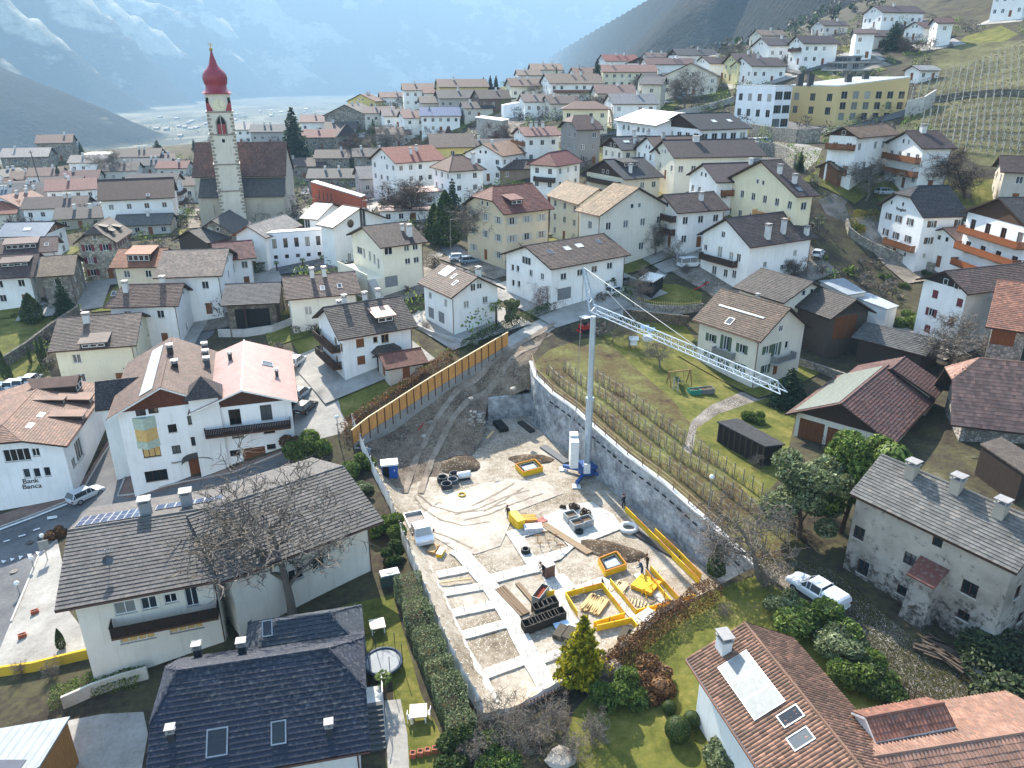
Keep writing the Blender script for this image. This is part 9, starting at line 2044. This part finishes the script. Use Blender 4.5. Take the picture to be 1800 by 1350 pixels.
for x,y,h_,g,l in ((596,775,3.2,True,'globe street lamp beside the paved yard'),(793,445,7,False,'tall street lamp near the beige house'),(640,395,6,False,'leftmost lamp post of the school yard'),(652,393,6,False,'second lamp post of the school yard'),(673,390,6,False,'third lamp post of the school yard'),(1628,465,4.5,False,'lamp post in front of the inn'),(1575,455,3,True,'globe lamp at the inn corner'),(1268,488,6,False,'lamp post beside the white van'),(78,960,1.2,True,'small globe lamp on the terrace edge, far one'),(60,1000,1.2,True,'small globe lamp on the terrace edge, middle one'),(35,1045,1.2,True,'small globe lamp on the terrace edge, near one'),(1245,895,3.5,True,'globe lamp on the wall rail')): lamp(l,x,y,h_,g)
p = on_land(78,348);r = tag(empty('utility_pole',tuple(p)),'tall leaning wooden utility pole at the far left','pole');MB().tube([(0,0,-.5),(-1.2,0,17)],[.22,.15],8).build('pole',wood('#4c4036'),r);MB().bar((-2.0,0,16.2),(-.3,0,16.4),.15).build('cross_arm',wood('#4c4036'),r)
p = on_land(84,985);r = tag(empty('road_sign',tuple(p),.5),'back of a grey traffic sign on the main road corner','sign');MB().tube([(0,0,-.2),(0,0,2.6)],.05,6).build('pole',MMET,r);MB().box((-.5,-.03,1.4),(.5,0,2.6)).build('sign_plate',MMET,r)
p = on_land(1193,678);r = tag(empty('swing_frame',tuple(p),.3),'wooden swing frame on the farm lawn','swing');
for sx in (-1.6,1.6):
 for sy in (-.8,.8): MB().bar((sx,sy,0),(sx,0,2.2),.12).build('leg',wood('#8a6a48'),r)
MB().bar((-1.8,0,2.2),(1.8,0,2.2),.14).build('beam',wood('#8a6a48'),r)
for sx in (-.7,.6): MB().box((sx-.25,-.1,.5),(sx+.25,.1,.55)).build('seat',MDK,r);MB().bar((sx,0,.55),(sx,0,2.2),.03).build('rope',MDK,r)
def slide(label,px,py,col,rz):
 p = on_land(px,py);r = tag(empty('slide',tuple(p),rz),label,'slide');m = plain('slide_'+col[1:],col,.35)
 mb = MB();N_ = 8
 for i in range(N_):
  a,b = i/N_,(i+1)/N_;z = lambda t: 1.7*(1-t)**1.3+.15;mb.add([(2.6*a,-.3,z(a)),(2.6*a,.3,z(a)),(2.6*b,.3,z(b)),(2.6*b,-.3,z(b)),(2.6*a,-.3,z(a)+.2),(2.6*b,-.3,z(b)+.2),(2.6*a,.3,z(a)+.2),(2.6*b,.3,z(b)+.2)],[(0,3,2,1),(0,4,5,3),(1,2,7,6)])
 mb.build('chute',m,r)
 for sy in (-.3,.3): MB().bar((-.5,sy,0),(0,sy,1.9),.08).build('ladder_rail',MMET,r)
 for i in range(4): MB().bar((-.4+i*.1,-.3,.4+i*.4),(-.4+i*.1,.3,.4+i*.4),.05).build('rung',MMET,r)
slide('dark green slide on the farm lawn',1188,685,'#2a5a55',1.2);slide('red slide on the play lawn',1243,515,'#b3242c',2.4)
def planter(label,px,py,col,size=(2,1.2,.7),rz=.2):
 p = on_land(px,py);r = tag(empty('planter',tuple(p),rz),label,'planter');w,d,h_ = size[0]/2,size[1]/2,size[2];m = plain('planter_'+col[1:],col,.7)
 for a,b in (((-w,-d,0),(w,-d+.08,h_)),((-w,d-.08,0),(w,d,h_)),((-w,-d+.08,0),(-w+.08,d-.08,h_)),((w-.08,-d+.08,0),(w,d-.08,h_))): MB().box(a,b).build('side',m,r)
 MB().box((-w+.08,-d+.08,0),(w-.08,d-.08,h_*.8)).build('soil',M_SOIL,r)
planter('green raised planter on the farm lawn',1220,692,'#2c7a62',(1.6,1.1,.7));planter('grey raised planter next to the green one',1240,690,'#6d6a66',(2.2,1.2,.7))
p = on_land(1113,612);r = tag(empty('bee_house',tuple(p)),'small white hut on legs under the fruit trees','hut');MB().box((-.5,-.4,.6),(.5,.4,1.5)).build('box',MW,r);MB().add([(-.7,-.6,1.45),(.7,-.6,1.45),(.7,.6,1.45),(-.7,.6,1.45),(-.7,0,1.95),(.7,0,1.95)],[(0,1,5,4),(2,3,4,5),(1,2,5),(3,0,4),(3,2,1,0)]).build('roof',plain('white_roof','#d8d5cc'),r)
for sx in (-.4,.4): MB().box((sx-.05,-.05,0),(sx+.05,.05,.6)).build('leg',MDW,r)
p = on_land(674,1175);r = tag(empty('trampoline',tuple(p)),'round trampoline with net poles in the side garden','trampoline');MB().tube([(0,0,.72),(0,0,.75)],1.35,28).build('mat',plain('tramp_mat','#6f757a',.6),r)
mb = MB();n_ = 28;mb.tube([(1.5*math.cos(2*math.pi*i/n_),1.5*math.sin(2*math.pi*i/n_),.74) for i in range(n_+1)],.14,6,cap=False);mb.build('edge_pad',plain('pad_blue','#2c3a4c'),r)
for i in range(6): a = i*math.pi/3;MB().tube([(1.6*math.cos(a),1.6*math.sin(a),0),(1.6*math.cos(a),1.6*math.sin(a),2.5)],.03,6).build('net_pole',MDK,r)
def table(label,px,py,rz=.1,s=1.2):
 p = on_land(px,py);r = tag(empty('garden_table',tuple(p),rz),label,'table');MB().box((-s/2,-s/2,.68),(s/2,s/2,.75)).build('tabletop',plain('pale_table','#c9bfa8',.6),r)
 for sx in (-1,1):
  for sy in (-1,1): MB().box((sx*s*.4-.05,sy*s*.4-.05,0),(sx*s*.4+.05,sy*s*.4+.05,.68)).build('leg',MW,r)
table('pale garden table in the side garden beside the hedge',736,1262,.1,1.3);table('low pale table behind the trampoline',664,1108,.3,1.3)
def chair(label,px,py,rz):
 p = on_land(px,py);r = tag(empty('garden_chair',tuple(p),rz),label,'chair');MB().box((-.22,-.22,.42),(.22,.22,.46)).build('seat',MW,r);MB().box((-.22,.2,.46),(.22,.24,.9)).build('backrest',MW,r)
 for sx in (-.2,.2):
  for sy in (-.2,.2): MB().box((sx-.02,sy-.02,0),(sx+.02,sy+.02,.42)).build('leg',MW,r)
chair('white garden chair left of the pale table',722,1268,1.6);chair('white garden chair right of the pale table',752,1260,-1.6)
p = on_land(686,1025);r = tag(empty('heat_pump',tuple(p),.35),'grey heat pump unit behind the grey row house','heat pump');MB().box((-.9,-.55,0),(.9,.55,1.2)).build('casing',plain('unit_grey','#3f4a46',.5),r);MB().box((-.85,-.5,1.2),(.85,.5,1.3)).build('lid',plain('unit_white','#c9cccb',.5),r);MB().tube([(0,0,1.3),(0,0,1.36)],.35,14).build('fan',MDK,r)
nvp = on_land(657,1262);r = tag(empty('garden_steps',tuple(nvp),R(12)),'dark garden steps with white landing beside the navy house','steps')
for i in range(9): MB().box((-.75,-.34*(i+1),-.6),(.75,-.34*i-.01,1.5-.17*i)).build('step',plain('dark_tread','#4a4c4e',.7),r)
MB().box((-.75,0,-.6),(.75,1.6,1.52)).build('landing',concrete('#b9b8b4'),r)
for sx in (-.8,.8): MB().bar((sx,1.6,2.4),(sx,0,2.4),.05).build('handrail',MMET,r);MB().bar((sx,0,2.4),(sx,-3.1,.9),.05).build('handrail',MMET,r);MB().box((sx-.03,-.03,1.4),(sx+.03,.03,2.4)).build('rail_post',MMET,r)
for k in range(5): planter('terracotta pot in a row at the end of the cobbled path, %s' % ('leftmost','second','middle','fourth','rightmost')[k],726+k*13,1330-k*3,'#8d4a34',(.42,.42,.4),0)
for k,(x,y) in enumerate(((62,1078),(40,1120))): planter('terracotta planter on the white terrace wall, %s' % ('far one','near one')[k],x,y,'#8d4a34',(.7,.4,.4),.6)
stone(985,1340,.9,None,'big pale garden boulder among the bottom bushes');stone(1080,1180,.8,None,'pale boulder behind the green bush at the pit fence');stone(1716,1190,.75,None,'round pale boulder at the corner of the weathered farmhouse')
stack('heap of broken dark planks at the foot of the weathered farmhouse',1662,1150,-50,9,(3.2,.2,.06),'#4c4238',layers=5,z=5.0,messy=.35,name='plank_heap',cat='wood pile')
p = on_land(1137,648);
# yards round the houses,garden scrub,valley village
_zp = [np.array([p[:2] for p in L3(pp)]) for _,_,pp in ZONES]
_hp = []
for key_,H in HS.items(): _hp.append((H.g['x'],H.g['y'],H.g['ang'],H.L,H.W))
def scrub():
 rs = np.random.RandomState(12);B = []
 for o in C.objects:
  if o.type == 'EMPTY' and o.get('category') in ('house','building','barn','school','church','hotel','shed','tower'): B.append((o.location.x,o.location.y))
 B = np.array(B);P = [];N = [];Q = [];M = []
 n = 0
 while n < 1500:
  x,y = rs.uniform(-150,175),rs.uniform(95,400)
  if abs(x) > y*.72 or np.hypot(B[:,0]-x,B[:,1]-y).min() < 6.5 or inside(PIT,np.array([x]),np.array([y]))[0] or any(inside(z_,np.array([x]),np.array([y]))[0] for z_ in _zp): continue
  h_ = rs.uniform(.8,2.6) if rs.rand() < (.8 if y < 170 else .55) else rs.uniform(2.5,5);k = int(26*h_);d = rs.normal(size=(k,3));d /= np.linalg.norm(d,axis=1)[:,None];z = land(x,y)
  q = np.array([x,y,z+h_*.5])+d*np.array([h_*.6,h_*.6,h_*.5])*rs.uniform(.5,1.05,(k,1));(P if rs.rand() < .42 else Q).append(q);n += 1
 for nm,L_,mt,sz,asp,lab in (('garden_shrubs',P,L_GRN,.34,1.5,'green shrubs and small evergreens between the village houses'),('garden_scrub',Q,B_GREY,.26,4.5,'bare grey winter shrubs between the village houses')):
  V = np.concatenate(L_);tag(link(nm,card_mesh(nm,V,V*0+np.array([0,0,1.0]),sz,mt,5,aspect=asp)),lab,'shrubs',kind='stuff')
scrub()
def yards():
 rs = np.random.RandomState(3);mats = [G_PALE,G_GRAV,G_LAWN,G_ASPH,G_LAWN]
 for o in list(C.objects):
  if o.type == 'EMPTY' and o.get('category') in ('house','school','hotel','building') and o.location.y > 100:
   ro = next((c for c in o.children if c.name.startswith('roof')),None)
   if ro is None: continue
   bb = np.array([tuple(v) for v in ro.bound_box]);x0,y0 = bb[:,:2].min(0);x1,y1 = bb[:,:2].max(0);e = [rs.uniform(1.0,5.0) for _ in range(4)];a = o.rotation_euler.z;ca,sa = math.cos(a),math.sin(a)
   poly = [(o.location.x+ca*x-sa*y,o.location.y+sa*x+ca*y) for x,y in ((x0-e[0],y0-e[1]),(x1+e[2],y0-e[1]),(x1+e[2],y1+e[3]),(x0-e[0],y1+e[3]))]
   X = np.array([p[0] for p in poly]);Y = np.array([p[1] for p in poly])
   if inside(PIT,X,Y).any() or o.location.y > 395: continue
   m = mats[rs.randint(len(mats))]
   fill(poly,3.0,lambda A_,B_: land_np(A_,B_)+.17+.0007*(int(o.location.x*13) % 90),'yard',m)
yards()
def valley():
 rs = np.random.RandomState(8);mb = MB()
 for k in range(70):
  px = rs.uniform(0,420) if k < 60 else rs.uniform(420,760);py = np.interp(px,[0,100,250,420,760],[262,240,236,205,172])+rs.normal(0,9 if k < 60 else 3);p = at_z(px,py,-108)
  if p[1] > 9000 or p[1] < 900: continue
  s = rs.uniform(7,15);x,y = p[:2];h_ = rs.uniform(4,7);mb.box((x-s/2,y-s/2,-111),(x+s/2,y+s/2,-110+h_),0);z = -110+h_;mb.add([(x-s*.6,y-s*.6,z),(x+s*.6,y-s*.6,z),(x+s*.6,y+s*.6,z),(x-s*.6,y+s*.6,z),(x-s*.6,y,z+s*.25),(x+s*.6,y,z+s*.25)],[(0,1,5,4),(2,3,4,5),(1,2,5),(3,0,4)],1)
 tag(mb.build('valley_village',[plaster('#8f8c86'),plain('far_roof','#5d4a44')]),'far white village on the valley floor at the left','village',kind='stuff')
 P = []
 for k in range(160):
  px = rs.uniform(0,760);py = np.interp(px,[0,100,250,420,760],[255,240,232,208,172])+rs.normal(0,14 if px < 420 else 3);p = at_z(px,py,-108)
  if p[1] > 7000 or p[1] < 800: continue
  m = 14;P.append(np.array([p[0],p[1],-106])+rs.normal(0,1,(m,3))*np.array([14,14,3]))
 V = np.concatenate(P);tag(link('valley_trees',card_mesh('valley_trees',V,V*0+np.array([0,0,1.0]),4,L_OLV,4,aspect=1.2)),'hazy trees and orchards scattered over the valley floor','trees',kind='stuff')
valley()
def hillside_wood():
 rs = np.random.RandomState(21);P = [];n = 0
 while n < 900:
  x,y = rs.uniform(60,520),rs.uniform(330,900)
  if x < 60+(y-330)*.12 or (x < 190 and y < 400): continue
  z = float(far_height(np.array([x]),np.array([y]))[0]);h_ = rs.uniform(3,9);k = 26;d = rs.normal(size=(k,3));d /= np.linalg.norm(d,axis=1)[:,None];P.append(np.array([x,y,z+h_*.45])+d*np.array([h_*.4,h_*.4,h_*.55])*rs.uniform(.4,1,(k,1)));n += 1
 V = np.concatenate(P);m = len(V)//2
 for nm,W,mt,lab in (('hillside_wood',V[:m],B_GREY,'bare grey woodland on the hillside above the village'),('hillside_evergreens',V[m:],L_FIR,'dark evergreen scrub on the hillside above the village')): tag(link(nm,card_mesh(nm,W,W*0+np.array([0,0,1.0]),1.3,mt,6,aspect=1.6)),lab,'woodland',kind='stuff')
hillside_wood()
